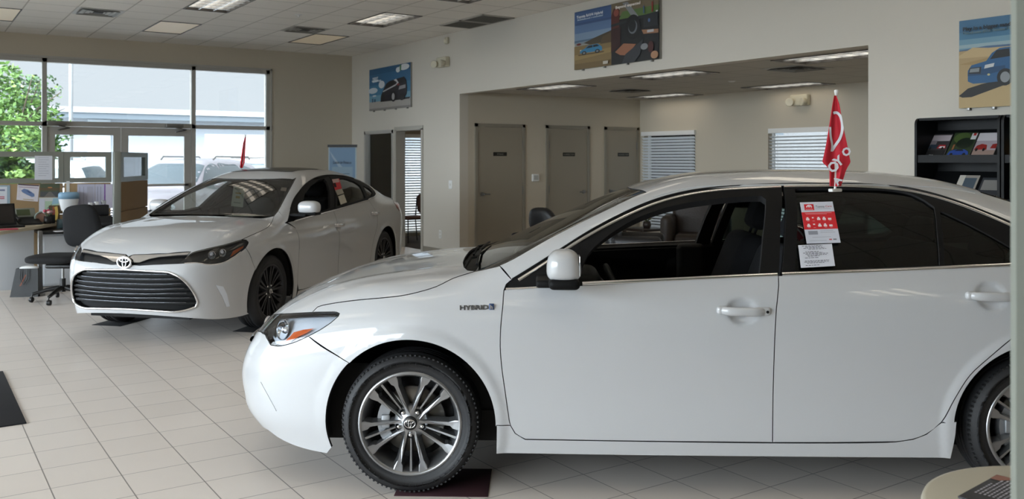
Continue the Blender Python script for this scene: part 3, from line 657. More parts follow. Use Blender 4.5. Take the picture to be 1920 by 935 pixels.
# ------------------------------------------------------------------ wheels (axis along +Y, outer face at y=0 of the wheel's own frame)
m_tyre = mat('tyre_rubber', '#1b1b1d', .62, bump=(60,.1)); m_rotor = mat('brake_rotor', '#77746f', .4, metal=.9); m_cal = mat('brake_caliper', '#9a9c9f', .45, metal=.6)
m_chromering = mat('chrome'); m_under = mat('underbody_black', '#0c0c0d', .8)
def emblem(b, M, w, h, r, mi=0):
    """three ovals"""
    def ell(cx, cz, a, c, rr): b.tube([M @ Vector((cx+a*math.cos(t), 0, cz+c*math.sin(t))) for t in np.linspace(0, 2*PI, 33)[:-1]], rr, 6, mi, closed=True)
    ell(0, 0, w, h, r*1.15); ell(0, h*.42, w*.66, h*.36, r*.8); ell(0, h*-.0, w*.26, h*.92, r*.8)
def wheel(name, parent, c, side, R, rr, spoke, m_sp, detail=True, spin=0., wid=.215):
    """side +1: outer face towards +Y"""
    t = bpy.data.objects.new(name, None); COL.objects.link(t); t.parent = parent; t.location = c
    if side < 0: t.rotation_euler = (0, 0, PI)
    A = Matrix.Rotation(-PI/2, 4, 'X')      # lathe axis Z -> +Y
    w = wid; ty = MB(); sh = R-.012
    prof = [(rr-.012, -.018), (rr+.004, -.004), (rr+.02, .002), (rr+.045, .006), ((rr+R)/2, .008), (R-.03, .002), (R-.014, -.010), (R-.004, -.026), (R, -.045)]
    for g in (.075, .105, .135): prof += [(R, -g+.006), (R-.008, -g+.004), (R-.008, -g-.004), (R, -g-.006)]
    prof += [(R, -w+.045), (R-.014, -w+.008), ((rr+R)/2, -w), (rr, -w+.01), (rr-.012, -w+.02)]
    ty.lathe(prof, 72, 0, A)
    if detail:
        for i in range(90):     # shoulder blocks
            a = 2*PI*i/90; M = Matrix.Rotation(a, 4, 'Y'); ty.box((-.006, -.034, R-.012), (.003, -.008, R-.0055), 0, M)
        for i in range(60): a = 2*PI*i/60; M = Matrix.Rotation(a, 4, 'Y'); ty.box((-.0015, .0035, R-.047), (.0015, .0065, R-.036), 0, M)
    tyre = ty.build('tyre', m_tyre, t)
    if detail:
        for k, (s_, a0) in enumerate((('TURANZA', 150), ('215/55R17', 20))):
            pass
    rm = MB(); rm.lathe([(rr+.004, -.006), (rr-.002, .001), (rr-.010, -.001), (rr-.016, -.012), (rr-.022, -.03), (rr-.034, -.07), (rr-.045, -.14), (rr-.02, -w+.02)], 72, 0, A); rm.build('rim_barrel', m_sp, t)
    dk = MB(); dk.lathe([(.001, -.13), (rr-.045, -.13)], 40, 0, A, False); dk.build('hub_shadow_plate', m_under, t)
    rt = MB(); rt.lathe([(.06, -.085), (.148, -.085), (.150, -.09), (.150, -.105), (.06, -.105)], 48, 0, A); rt.lathe([(.001, -.06), (.06, -.06), (.072, -.085)], 32, 0, A); rt.build('brake_rotor', m_rotor, t)
    if detail:
        cl = MB(); s0 = side
        for i in range(1):
            pts = [(math.cos(a)*.155, math.sin(a)*.155) for a in np.radians(np.linspace(145, 212, 9))]+[(math.cos(a)*.105, math.sin(a)*.105) for a in np.radians(np.linspace(212, 145, 9))]
            cl.prism([(-x if False else x*1., -.05, z) for x, z in pts], (0, -.06, 0))
            cl.rbox((-.135, -.052, -.03), (-.095, -.035, .03), .006)
        co = cl.build('brake_caliper', m_cal, t); co.rotation_euler = (0, PI if side > 0 else 0, 0)
    sp = MB()
    if spoke == 'double':
        for g in range(5):
            M = Matrix.Rotation(math.radians(72*g)+spin, 4, 'Y')
            def arm(s, top, base, yt, yb):
                n = len(top); vs = [M @ Vector((s*a, yt[i], -r)) for i, (r, a) in enumerate(top)]+[M @ Vector((s*a, yb[i], -r)) for i, (r, a) in enumerate(base)]
                sp.add(vs, [tuple(range(n))], 0); sp.add(vs, [(i, (i+1) % n, n+(i+1) % n, n+i) for i in range(n)], 0)
            for s in (1, -1):
                arm(s, [(.036, .010), (.075, .020), (.130, .033), (.176, .043), (.190, .036), (.2225, .037), (.2215, .082), (.190, .074), (.165, .058), (.115, .043), (.065, .030), (.036, .024)],
                       [(.03, .006), (.072, .014), (.128, .026), (.172, .036), (.186, .030), (.2225, .033), (.2215, .090), (.186, .083), (.160, .068), (.11, .054), (.06, .040), (.03, .03)],
                       [-.018, -.022, -.019, -.012, -.010, -.004, -.004, -.010, -.013, -.019, -.022, -.018], [-.045, -.06, -.06, -.055, -.05, -.035, -.035, -.05, -.055, -.06, -.06, -.045])
            arm(1, [(.060, -.003), (.150, -.004), (.2225, -.0055), (.2225, .0055), (.150, .004), (.060, .003)], [(.058, -.006), (.15, -.008), (.2225, -.009), (.2225, .009), (.15, .008), (.058, .006)], [-.032, -.022, -.012, -.012, -.022, -.032], [-.06]*6)
    else:
        for g in range(20):
            M = Matrix.Rotation(math.radians(18*g+(2.5 if g % 2 else -2.5))+spin, 4, 'Y'); q = [(-.006, .04), (-.008, .13), (-.011, rr-.012), (.011, rr-.012), (.008, .13), (.006, .04)]
            vs = [M @ Vector((a, y, r)) for (a, r), y in zip(q, [-.02, -.016, -.006, -.006, -.016, -.02])]+[M @ Vector((a*1.6, -.05, r)) for a, r in q]
            sp.add(vs, [tuple(range(6))[::-1]], 0); sp.add(vs, [(i, (i+1) % 6, 6+(i+1) % 6, 6+i) for i in range(6)], 0)
    sp.lathe([(.001, -.016), (.034, -.016), (.042, -.02), (.074, -.034), (.078, -.06)], 40, 0, A); sp.build('spokes', m_sp, t)
    lg = MB()
    for g in range(5):
        M = Matrix.Rotation(math.radians(72*g)+spin, 4, 'Y'); lg.lathe([(.001, .012), (.007, .011), (.009, .004), (.0095, -.01)], 12, 0, M @ Matrix.Translation((0, -.026, -.055)) @ A)
        lg.lathe([(.0145, .004), (.0165, .0), (.0145, -.006)], 16, 1, M @ Matrix.Translation((0, -.026, -.055)) @ A)
    lg.build('lug_nuts', [m_chrome, m_under], t)
    cp = MB(); cp.lathe([(.001, -.006), (.026, -.007), (.031, -.010), (.032, -.018)], 32, 0, A); cc = cp.build('centre_cap', m_black, t)
    e = MB(); emblem(e, Matrix.Translation((0, -.005, 0)), .024, .018, .0022); e.build('badge', m_chrome, t)
    return t
# ================================================================== CAR MATERIALS
m_paint = mat('pearl_white_paint', '#babbbd', .38, coat=1., coat_rough=.02, spec=.5)
m_inner = mat('door_trim_dark', '#141416', .7); m_edge = mat('panel_edge', '#2a2a2b', .7)
m_blk = mat('gloss_black_trim', '#0c0c0d', .22); m_satin = mat('satin_black_trim', '#0b0b0c', .6, spec=.2)
g_tint = glass('privacy_glass', (.15,.20,.19), ior=1.5); g_clear = glass('windscreen_glass', (.74,.80,.77)); g_lens = glass('lamp_lens', (.93,.95,.97))
m_amber = mat('amber_reflector', '#d8601c', .25, coat=.6); m_refl = mat('lamp_reflector', '#dfe5ee', .25, metal=.1, coat=.5); m_red = mat('tail_lamp_red', '#9c1218', .2, coat=1.)
m_wheel = mat('wheel_silver', '#97989a', .28, metal=.85, coat=.3); m_wheel_shaded = mat('wheel_shaded', '#3c3c3f', .35, metal=.8)  # darker wheel grey: shade on the window-side sedan's wheels put into the colour
m_grille = mat('grille_black', '#0d0e10', .4); m_seat = mat('seat_fabric_dark', '#1b1c20', .85, bump=(120,.2)); m_dash = mat('dash_dark', '#161719', .6)
def frame_of(fx, fz, rx, rz, half, up=0., ky=1.):
    """car matrix from the outer faces of its left front and rear wheels, given in camera floor coordinates"""
    F = Vector((fx-rx, fz-rz)).normalized(); L = Vector((-F.y, F.x)); m = Vector(((fx+rx)/2, (fz+rz)/2))-L*half
    o = c2w(m.x, m.y); f = c2w(F.x, F.y); l = c2w(L.x, L.y)*ky
    M = Matrix(((f.x, l.x, 0, o.x), (f.y, l.y, 0, o.y), (0, 0, 1, up), (0, 0, 0, 1))); return M
def car_root(name, label, M):
    t = bpy.data.objects.new(name, None); COL.objects.link(t); t.matrix_world = M; return tag(t, label, 'car')
SIDE = Planar((0,1,0)); TOP = Planar((0,0,1)); SCR = Planar((.45,0,.9)); BCK = Planar((-.45,0,.9)); UPS = Planar((0,.80,.6)); W_F = Wrap(); W_R = Wrap(sgn=-1)
def mirr(pl): return [np.array(p)*np.array([1,-1,1.]) for p in pl[::-1]]
def interior(root, belt=.93, seats=True, dx=0.):
    b = MB(); b.box((-1.9, -.72, .2), (1.15, .72, .34)); b.box((-2.3, -.7, .2), (-1.6, .7, .86)); b.box((1.0, -.7, .2), (1.9, .7, .55)); b.box((-2.2, -.5, .19), (2.15, .5, .3)); b.build('floor_pan', m_under, root)
    d = MB(); d.rbox((.62+dx, -.72, .62), (1.12+dx, .72, .925), .05, seg=4); d.rbox((.50+dx, .12, .78), (.8+dx, .62, .955), .06, seg=4); d.rbox((.45+dx, -.14, .34), (.95+dx, .14, .86), .04); d.build('dashboard', m_dash, root)
    st = MB(); M = Matrix.Translation((.40+dx, .38, .80)) @ Matrix.Rotation(-1.15, 4, 'Y'); st.tube([M @ Vector((.185*math.cos(a), .185*math.sin(a), 0)) for a in np.linspace(0, 2*PI, 33)[:-1]], .015, 8, closed=True)
    for a in (0, PI/2, PI, -PI/2): st.tube([M @ Vector((.05*math.cos(a), .05*math.sin(a), -.02)), M @ Vector((.18*math.cos(a), .18*math.sin(a), 0))], .014, 6)
    st.tube([M @ Vector((0,0,-.02)), M @ Vector((0,0,-.16))], .035, 10); st.lathe([(.001,.0),(.06,-.004),(.07,-.03)], 20, 0, M); st.build('steering_wheel', m_dash, root)
    for s in (1, -1):
        se = MB(); se.rbox((-.22, s*.38-.25, .38), (.32, s*.38+.25, .58), .07, seg=4)
        M = Matrix.Translation((-.20, s*.38, .50)) @ Matrix.Rotation(-.38, 4, 'Y'); se.rbox((-.09, -.25, 0), (.09, .25, .62), .08, M=M, seg=5); so = se.build('front_seat', m_seat, root)
        M2 = M @ Matrix.Translation((.0, 0, .62)); h = MB(); h.rbox((-.05, -.13, .03), (.055, .13, .22), .05, M=M2, seg=5); h.tube([M2 @ Vector((0,.06,-.02)), M2 @ Vector((0,.06,.06))], .008); h.tube([M2 @ Vector((0,-.06,-.02)), M2 @ Vector((0,-.06,.06))], .008); h.build('headrest', m_seat, so)
        bp = MB(); bp.rbox((-.22, s*.745-.04, .3), (-.05, s*.745+.035, .98), .03); bp.build('belt_pillar_trim', m_inner, root)
    r = MB(); r.rbox((-1.15, -.66, .36), (-.62, .66, .6), .07, seg=4); M = Matrix.Translation((-1.12, 0, .5)) @ Matrix.Rotation(-.45, 4, 'Y'); r.rbox((-.09, -.66, 0), (.07, .66, .60), .07, M=M, seg=4); ro = r.build('rear_bench', m_seat, root)
    for y in (-.4, .4):
        h = MB(); M2 = M @ Matrix.Translation((0, y, .58)); h.rbox((-.05, -.13, 0), (.05, .13, .16), .045, M=M2, seg=4); h.build('headrest', m_seat, ro)
    p = MB(); p.box((-1.95, -.62, .98), (-1.4, .62, 1.0)); p.build('parcel_shelf', m_dash, root)
    m = MB(); m.rbox((.36, -.11, 1.22), (.385, .11, 1.28), .012); m.tube([(.37, 0, 1.26), (.39, 0, 1.295)], .01, 6); m.build('rear_view_mirror', m_satin, root)
def wells(root, ax, wr, r, ymax=.86):
    for k, x in enumerate((ax, -ax)):
        for s in (1, -1):
            b = MB(); n = 28; pts = [(x+r*math.cos(a), wr+r*math.sin(a)) for a in np.radians(np.linspace(-14, 194, n))]
            sx = 1 if x > 0 else -1; yy = [ymax-.10*max(0, sx*(p-x)/r) for p, q in pts]
            vs = [(p, s*y_, q) for (p, q), y_ in zip(pts, yy)]+[(p, s*.52, q) for p, q in pts]+[(x, s*.52, wr)]
            b.add(vs, [(i, i+1, n+i+1, n+i) for i in range(n-1)]+[(n+i, n+i+1, 2*n) for i in range(n-1)], 0, True); b.build('wheel_arch_liner', m_under, root)
def handle(B, root, x, z, rise=0., key=True, mir=True, chrome=False):
    c = B.on([(x, .95, z)])[0]; N = grad(B.F, np.array([c]))[0]; N /= np.linalg.norm(N); R = math.atan2(rise, 1)
    for s in ((1, -1) if mir else (1,)):
        n = 30; vs = []; k = 12; b = MB(); y0 = min(B.on([(x-.105, .95, z)])[0][1], B.on([(x+.105, .95, z)])[0][1])-.004
        for i in range(n+1):
            u = -1+2*i/n; xx = .108*u; e = (1-abs(u)**4)**.5 if abs(u) < 1 else 0
            hz = (.0195+.002*abs(u)**1.5)*max(e, .02); out = .026*(1-abs(u)**3)+.004; hy = .010*max(e, .02)+.002
            for j in range(k):
                a = 2*PI*j/k; vs.append((c[0]-xx*.98, s*(y0+out+hy*math.cos(a)), z+rise*(-xx)+hz*math.sin(a)))
        b.add(vs, [(i*k+j, i*k+(j+1) % k, (i+1)*k+(j+1) % k, (i+1)*k+j) for i in range(n) for j in range(k)], 0, True)
        o = b.build('door_handle', m_chrome if chrome else m_paint, root, fixn=True)
        for (xa, xb) in ((.052, .122), (-.114, -.062)):
            b = MB(); b.rbox((c[0]-xb, s*y0-.010, z-.019-rise*xa), (c[0]-xa, s*y0+.018, z+.019-rise*xa), .014, seg=4)
            if key and s > 0 and xa > 0: b.cyl((c[0]-.106, s*(y0+.018), z-rise*.106), .0065, .001, 14, 1, axis='y')
            b.build('handle_base', [m_chrome if chrome else m_paint, m_satin], o)
def ribbon(name, F, pts, r, m, parent, off=0.):
    Q = newton(F, np.array(catmull(pts, .03)), off); b = MB(); b.tube([tuple(q) for q in Q], r, 6); return b.build(name, m, parent)
# ================================================================== THE SEDAN IN THE FOREGROUND
CM = frame_of(-.459, 4.014, 2.323, 3.935, .875)
CP = dict(ax=1.391, wr=.315, flare=.011, fl_r=.452,
    dents=[(-.086, .835, .060, .052, .028), (-1.18, .902, .060, .052, .028)],
    wz=[(.15,.855),(.2,.868),(.28,.885),(.36,.888),(.45,.890),(.60,.902),(.70,.908),(.78,.908),(.85,.894),(.95,.868),(1.1,.83)],
    wx=[(-2.4,-.07),(-1.8,-.025),(-1.39,-.008),(-.5,0),(.5,0),(1.39,-.008),(1.9,-.025),(2.4,-.05)],
    zb=[(2.4,.13),(1.0,.13),(-1.0,.13),(-2.4,.15)],
    zt=[(2.41,.42),(2.36,.56),(2.32,.645),(2.26,.715),(2.17,.785),(2.05,.845),(1.85,.90),(1.6,.948),(1.3,.985),(1.0,1.0),(.6,1.0),(-.3,1.045),(-1.4,1.09),(-2.0,1.10),(-2.3,1.09),(-2.5,1.02)],
    fa=[(.05,2.17),(.2,2.25),(.26,2.31),(.32,2.335),(.44,2.35),(.52,2.35),(.6,2.34),(.66,2.315),(.75,2.255),(.9,2.08)],
    ra=[(.2,2.36),(.35,2.45),(.6,2.47),(.8,2.45),(1.0,2.44),(1.1,2.42)],
    f2=.20, f5=.45, r2=.12, r5=.35, crown=.06, crease=.006, k_top=.20, k_fr=.26,
    gb=.845, g1=.45, g2=.5, wsx=[(-2.2,-.16),(-1.7,-.055),(-1.2,-.015),(-.3,0),(.6,0),(1.2,-.02)], rc=.11, k_roof=.20,
    zr=[(.7,1.34),(.45,1.385),(.2,1.42),(0,1.437),(-.35,1.452),(-.8,1.45),(-1.23,1.43),(-1.5,1.40),(-1.9,1.34)],
    screen=(1.14, .985, .452, .10), back=(1.30, 1.43, .44, .12))
def build_foreground():
    B = Body(CP, CM); R = car_root('sedan_car', 'large white sedan with silver wheels filling the foreground, front window down', CM); T = B.tr; S = B.S
    A3 = np.array
    chart = SIDE
    HLtop = S([(505.2,591.6),(512.8,589.5),(543.4,587.4),(585.2,585.3)], 8); HLtop2 = S([(585.2,585.3),(610,584.8),(631,585),(636.6,587.4),(634.5,592.3)], 6)
    HLbot = S([(634.5,592.3),(620,604.8),(599,618.7),(578.2,629.8)], 8); HLbot2 = S([(578.2,629.8),(557.4,639.5),(537.9,645.8),(521.2,648.6),(507.3,646.5),(503.1,638.2),(497.6,627),(489.2,621.5),(483.6,618.7)], 8)
    HLin = S([(483.6,618.7),(486.4,610.3),(493.4,600.6),(505.2,591.6)], 8)
    hood_sh = S([(585.2,585.0),(595.4,575),(616,569.7),(668,562.4),(720,557.7),(754,553.8),(785.5,546.8),(819,536.4),(850.6,520.7),(876.7,512.0),(889.7,508)], 10)
    glass_l = S([(889.7,508),(937,497.6),(1038,443),(1150,387.5),(1200,364),(1220.5,358)], 16)
    seam_p = T([(937,498),(959.4,524)]); apill = S([(959.4,524),(1000,499),(1054,465),(1100,436),(1160,403.5),(1222,376.5),(1284,359.8),(1346,351.3),(1465.6,345.3),(1600,345),(1696,352),(1740,361),(1792.6,376.5),(1840,394.5),(1889,415),(1935,436),(1962,455),(1968,470),(1955,486),(1925,494),(1887,498)], 16)
    dseam = S([(959.4,524),(949,533),(945,544),(943,570),(939,612),(938,650),(941,690),(948,740),(953,775),(957,797),(966,812),(985,823)], 10)
    arch_f = arc(1.391, .315, .385, 45, 180, 40)
    low = lambda x, z: A3((x, .88, z))
    # bumper (wrap chart), with the lower grille opening
    chin = [A3((2.28,0.,.21)), A3((2.27,.2,.21)), A3((2.24,.38,.21)), *S([(503,806),(520,819),(545,832),(575,842),(613,850)], 12)]
    bump = HLbot2+[A3((2.33,.50,.640)), A3((2.365,.36,.628)), A3((2.385,.2,.62)), A3((2.39,0,.62))]+chin+[A3(p) for p in arc(1.391,.315,.388,-19,45,20)]
    hole = [A3((2.4,-.0001,.545)), A3((2.39,.3,.545)), A3((2.36,.47,.53)), A3((2.3,.60,.34)), A3((2.3,.56,.285)), A3((2.36,.3,.28)), A3((2.38,-.0001,.28))]
    # split hole by the centre line: opening touches y=0, so cut it from the outline instead
    bump = HLbot2+[A3((2.33,.50,.640)), A3((2.365,.36,.628)), A3((2.385,.2,.62)), A3((2.39,0,.62)), A3((2.4,0,.545)), A3((2.395,.2,.545)), A3((2.39,.36,.543)), A3((2.36,.47,.53)), A3((2.31,.58,.36)), A3((2.31,.56,.29)), A3((2.36,.3,.285)), A3((2.38,0,.285))]+chin+[A3(p) for p in arc(1.391,.315,.388,-19,45,20)]
    panel('front_bumper', B.F, W_F, bump, [m_paint, m_edge], R, res=.02, full=True)
    # lower grille mesh behind the opening
    for nm, z0, z1, y1 in (('lower_grille', .27, .56, .62), ('upper_grille', .61, .70, .58)):
        gp = [A3((2.3,0,z0)), A3((2.3,y1*.6,z0)), A3((2.2,y1,z0)), A3((2.2,y1-.02,z1)), A3((2.3,y1*.5,z1)), A3((2.3,0,z1))]
        panel(nm, B.F, W_F, gp, [m_grille, m_under], R, res=.05, full=True, off=-.03, thick=0)
    for z in (.33,.39,.45,.51): strip('grille_bar', B.F, [(2.3,-.52,z),(2.38,-.25,z),(2.39,0,z),(2.38,.25,z),(2.3,.52,z)], .014, .012, m_satin, R, off=-.022)
    strip('grille_wing', B.F, [(2.3,-.52,.672),(2.36,-.25,.655),(2.37,0,.645),(2.36,.25,.655),(2.3,.52,.672)], .03, .014, m_chrome, R)
    e = MB(); emblem(e, Matrix.Translation(tuple(B.on([(2.4,0,.64)])[0]+A3((.015,0,0)))) @ Matrix.Rotation(PI/2, 4, 'Z'), .06, .042, .006); e.build('badge', m_chrome, R)
    # fender
    fend = HLtop2[:]+HLbot[1:]+[A3(p) for p in arch_f]+[A3((1.004,.89,.322))]+T([(957,797)])+dseam[::-1][2:]+seam_p[::-1]+glass_l[:4][::-1]+hood_sh[::-1][1:-1]
    fend = HLbot[::1]; fend = HLtop2+HLbot[1:]+[A3(p) for p in arch_f]+T([(931,797),(957,797)])+[p for p in dseam[::-1] if p[2] > .335]+[seam_p[0]]+[T([(889.7,508)])[0]]+hood_sh[::-1][1:-1]
    panel('front_fender', B.F, SIDE, fend, [m_paint, m_edge], R, res=.018, mir=True)
    # rocker
    rock = T([(931,797),(957,797),(966,812),(985,823.5)])+S([(985,823.5),(1200,827),(1447,830),(1640,829.5),(1680,828),(1711.5,823.5),(1736.8,814),(1765,792)], 20)[1:]+T([(1794,790),(1792,815)])+[low(-1.003,.183)]+[low(-.5,.183), low(.3,.183), low(1.0035,.186)]
    panel('rocker_panel', B.F, SIDE, rock, [m_paint, m_edge], R, res=.02, mir=True)
    # doors
    belt_f = S([(1459.5,516.5),(1315,523),(1160,531),(1080,535.5),(947,543)], 20); bseam = S([(1459.5,516.5),(1460,535),(1456,575),(1452.5,640),(1449.5,740),(1448.5,829)], 14)
    fd = [p for p in dseam if p[2] < T([(945,543)])[0][2]]+S([(985,823),(1200,826.5),(1448.5,829)], 20)[1:]+bseam[::-1][1:]+belt_f[1:]
    panel('front_door', B.F, SIDE, fd, [m_paint, m_inner], R, res=.015, mir=True, thick=.05)
    belt_r = S([(1459.5,516.5),(1600,510.5),(1740,504.5),(1887,499),(1918,497)], 20); rseam = S([(1918,497),(1926,530),(1920,590),(1905,628),(1886.6,643),(1856.7,668.4),(1819,703),(1790.4,747),(1765,791.4),(1736.8,813.5),(1711.5,823),(1680,827.7)], 12)
    rd = belt_r+rseam[1:]+S([(1680,827.7),(1560,829),(1448.5,829)], 20)[1:]+bseam[::-1][1:-1]
    panel('rear_door', B.F, SIDE, rd, [m_paint, m_inner], R, res=.015, mir=True, thick=.05)
    # quarter panel, tail
    arch_r = arc(-1.391, .315, .385, 8, 200, 44)
    qt = [p for p in rseam if p[2] > .34]+T([(1768,791)])+[A3((-1.008,.89,.33))]+[A3(p) for p in arch_r]+[A3((-1.9,.86,.34)), A3((-1.95,.86,.62)), A3((-2.18,.8,.72)), A3((-2.15,.8,.98)), A3((-1.95,.8,1.02)), A3((-1.7,.8,1.03))]
    panel('quarter_panel', B.F, SIDE, qt, [m_paint, m_edge], R, res=.02, mir=True)
    rb = [A3((-1.9,.86,.34)), A3((-1.95,.86,.62)), A3((-2.25,.8,.64)), A3((-2.4,.4,.64)), A3((-2.45,0,.64)), A3((-2.42,0,.24)), A3((-2.38,.4,.24)), A3((-2.2,.7,.23)), A3((-1.76,.86,.21))]+[A3(p) for p in arc(-1.391,.315,.385,200,176,6)]
    panel('rear_bumper', B.F, W_R, rb, [m_paint, m_edge], R, res=.03, full=True)
    tl = [A3((-2.19,.8,.72)), A3((-2.17,.8,.97)), A3((-2.4,.45,.97)), A3((-2.43,.45,.74))]
    panel('tail_lamp', B.F, W_R, tl, [m_red, m_under], R, res=.04, mir=True)
    bt = [A3((-1.97,.8,.64)), A3((-2.19,.8,.715)), A3((-2.43,.445,.735)), A3((-2.43,.445,.975)), A3((-2.42,0,.985)), A3((-2.45,0,.645)), A3((-2.4,.4,.645)), A3((-2.25,.8,.645))]
    panel('boot_lid', B.F, W_R, bt[1:], [m_paint, m_edge], R, res=.04, full=True)
    dk = [A3((-2.17,.70,1.0)), A3((-2.36,.40,1.0)), A3((-2.41,0,1.0)), A3((-1.96,0,1.0)), A3((-1.92,.45,1.0)), A3((-1.80,.70,1.0))]
    panel('boot_top', B.F, TOP, dk, [m_paint, m_edge], R, res=.04, full=True)
    # hood, windscreen, roof, rear screen
    he = [A3((1.10+.10*(1-(abs(y)/.74)**4), y, 1.)) for y in (.62,.5,.35,.18,0)]
    hn = [A3((2.375,0,.62)), A3((2.365,.2,.63)), A3((2.345,.38,.65))]
    hood = hn[:]+HLtop[:]+hood_sh[1:]+he
    panel('hood', B.F, TOP, hood, [m_paint, m_edge], R, res=.022, full=True, inset=.0018)
    cw = [A3((1.07,.70,1.)), A3((1.10,.5,1.)), A3((1.12,.25,1.)), A3((1.13,0,1.)), A3((1.3,0,1.)), A3((1.3,.5,1.)), A3((1.22,.68,1.)), A3((1.13,.74,1.))]
    panel('cowl_grille', B.F, TOP, cw, [m_satin, m_under], R, res=.04, full=True, off=-.022, thick=0)
    for (ya, yb) in ((.60, .03), (.0, -.56)):
        wb = MB(); q = [B.on([(1.125-.03*abs(y_), y_, 1.0)], off=.012)[0] for y_ in np.linspace(ya, yb, 9)]; wb.tube([tuple(v) for v in q], .006, 6)
        m_ = q[4]; wb.tube([tuple(m_), tuple(m_+A3((.03, .12, .004))), (1.17, float(m_[1])+.22, float(m_[2])-.035)], .007, 6); wb.build('wiper', m_satin, R)
    rt = [A3((.275,.50,1.36)), A3((.30,.3,1.36)), A3((.315,.15,1.36)), A3((.32,0,1.36))]
    gl = glass_l[:-1]+T([(1220.5,358)])+rt
    gb = [A3((1.13,0,1.)), A3((1.125,.3,1.)), A3((1.11,.55,1.))]
    panel('windscreen', B.F, SCR, gl+gb, [g_clear, g_clear], R, res=.05, full=True, thick=0, off=-.004, label='clear windscreen glass')
    strip('windscreen_border', B.F, gl[:-4], .026, .003, m_blk, R, off=-.004, mir=True)
    strip('roof_seam', B.F, [(.262,.545,1.34),(.10,.515,1.4),(-.3,.505,1.4),(-.8,.50,1.4),(-1.2,.50,1.4),(-1.30,.50,1.38)], .010, .004, m_paint, R, mir=True)
    roof_e = [A3((.262,.55,1.33)), A3((.10,.515,1.4)), A3((-.3,.505,1.4)), A3((-.8,.50,1.4)), A3((-1.2,.50,1.4)), A3((-1.33,.50,1.38))]
    panel('roof', B.F, TOP, rt[::-1][:-1]+[rt[0]]+roof_e+[A3((-1.37,.3,1.38)), A3((-1.39,0,1.38))], [m_paint, m_inner], R, res=.03, full=True, inset=.001, thick=.03)
    bk_e = [A3((-1.33,.50,1.38)), A3((-1.55,.545,1.28)), A3((-1.80,.60,1.15)), A3((-1.95,.60,1.08))]
    panel('rear_screen', B.F, BCK, [A3((-1.39,0,1.38)), A3((-1.37,.3,1.38))]+bk_e+[A3((-1.98,.3,1.07)), A3((-2.0,0,1.06))], [g_clear, g_clear], R, res=.05, full=True, thick=0, off=-.004)
    frame = glass_l+T([(1220.5,358)])[:0]+roof_e[1:]+bk_e[1:-1]+[A3((-1.93,.64,1.07)), A3((-1.95,.74,1.03)), A3((-1.7,.84,1.035))]+[p for p in apill[::-1]]+[seam_p[0]]
    glassy = [p for p in glass_l if p[0] < seam_p[0][0]+.01]
    frame = [seam_p[0]]+glassy+roof_e[1:]+bk_e[1:-1]+[A3((-1.90,.66,1.08)), A3((-1.95,.76,1.03)), A3((-1.7,.84,1.03))]+apill[::-1]
    panel('roof_side_frame', B.F, UPS, frame, [m_paint, m_inner], R, res=.02, mir=True, inset=.001, thick=.03)
    # window surrounds
    apf = [p for p in apill if p[0] > B.tr([(1465.6,345.3)])[0][0]-.001 and p[2] > .9][:]
    apf = S([(959.4,524),(1000,499),(1054,465),(1100,436),(1160,403.5),(1222,376.5),(1284,359.8),(1346,351.3),(1465.6,345.3)], 16)
    hole_f = S([(1088,512),(1102,478),(1125,455),(1160,428.5),(1200,407),(1250,389.5),(1293,380),(1350,372.5),(1400,368.5),(1428,368)], 14)+T([(1436,374),(1431,440),(1424,514),(1300,519.5),(1160,527),(1084,531)])
    of = apf+T([(1464,420),(1461,515)])+S([(1461,515),(1315,521.5),(1160,529.5),(1080,534),(948,541.5)], 20)[1:]
    panel('front_window_frame', B.F, SIDE, of, [m_satin, m_inner], R, holes=[hole_f], res=.025, mir=True, off=-.002, thick=.035, inset=.0015)
    apr = S([(1468,345.3),(1600,345),(1696,352),(1740,361),(1792.6,376.5),(1840,394.5),(1889,415),(1935,436),(1962,455),(1968,470),(1955,486),(1925,494),(1887,498)], 16)
    orr = apr+S([(1887,498),(1740,503),(1600,509),(1466,514.5)], 20)[1:]
    h1 = S([(1491,354),(1600,353),(1665,355),(1709,363.5),(1735,376),(1752,388)], 14)+T([(1757,430),(1762,496.5),(1620,502),(1491,511)])
    h2 = S([(1763,395),(1800,412),(1850,438),(1889,460),(1915,476)], 14)+T([(1905,487),(1887,491),(1772,496)])
    panel('rear_window_frame', B.F, SIDE, orr, [m_satin, m_inner], R, holes=[h1, h2], res=.025, mir=True, off=-.002, thick=.035, inset=.0015)
    panel('rear_door_glass', B.F, SIDE, h1, [g_tint], R, res=.06, mir=True, off=-.012, thick=0, inset=-.008, label='dark tinted rear door glass')
    panel('quarter_glass', B.F, SIDE, h2, [g_tint], R, res=.06, mir=True, off=-.012, thick=0, inset=-.008)
    # bright mouldings
    strip('window_moulding', B.F, T([(1092,531.5),(1160,528.3),(1315,520.8),(1457.5,514.3)]), .017, .006, m_chrome, R, mir=True, label='chrome strip')
    strip('window_moulding', B.F, T([(1466,513.5),(1600,508.5),(1740,502.8),(1885,496.5),(1925,493)]), .017, .006, m_chrome, R, mir=True, label='chrome strip')
    strip('window_moulding', B.F, T([(972,525),(1021,494),(1054,472),(1100,443),(1160,411),(1222,383.6),(1284,365.6),(1346,356.2),(1464,349.6)]), .016, .006, m_chrome, R, mir=True, label='chrome strip')
    strip('window_moulding', B.F, T([(1469,349.3),(1600,348.6),(1696,356),(1740,365),(1792,380.5),(1840,398.5),(1889,419.5),(1935,441),(1962,460)]), .016, .006, m_chrome, R, mir=True, label='chrome strip')
    strip('window_moulding', B.F, T([(948.5,541.5),(985,540),(1023,537.5)]), .010, .006, m_chrome, R, mir=True, label='chrome strip')
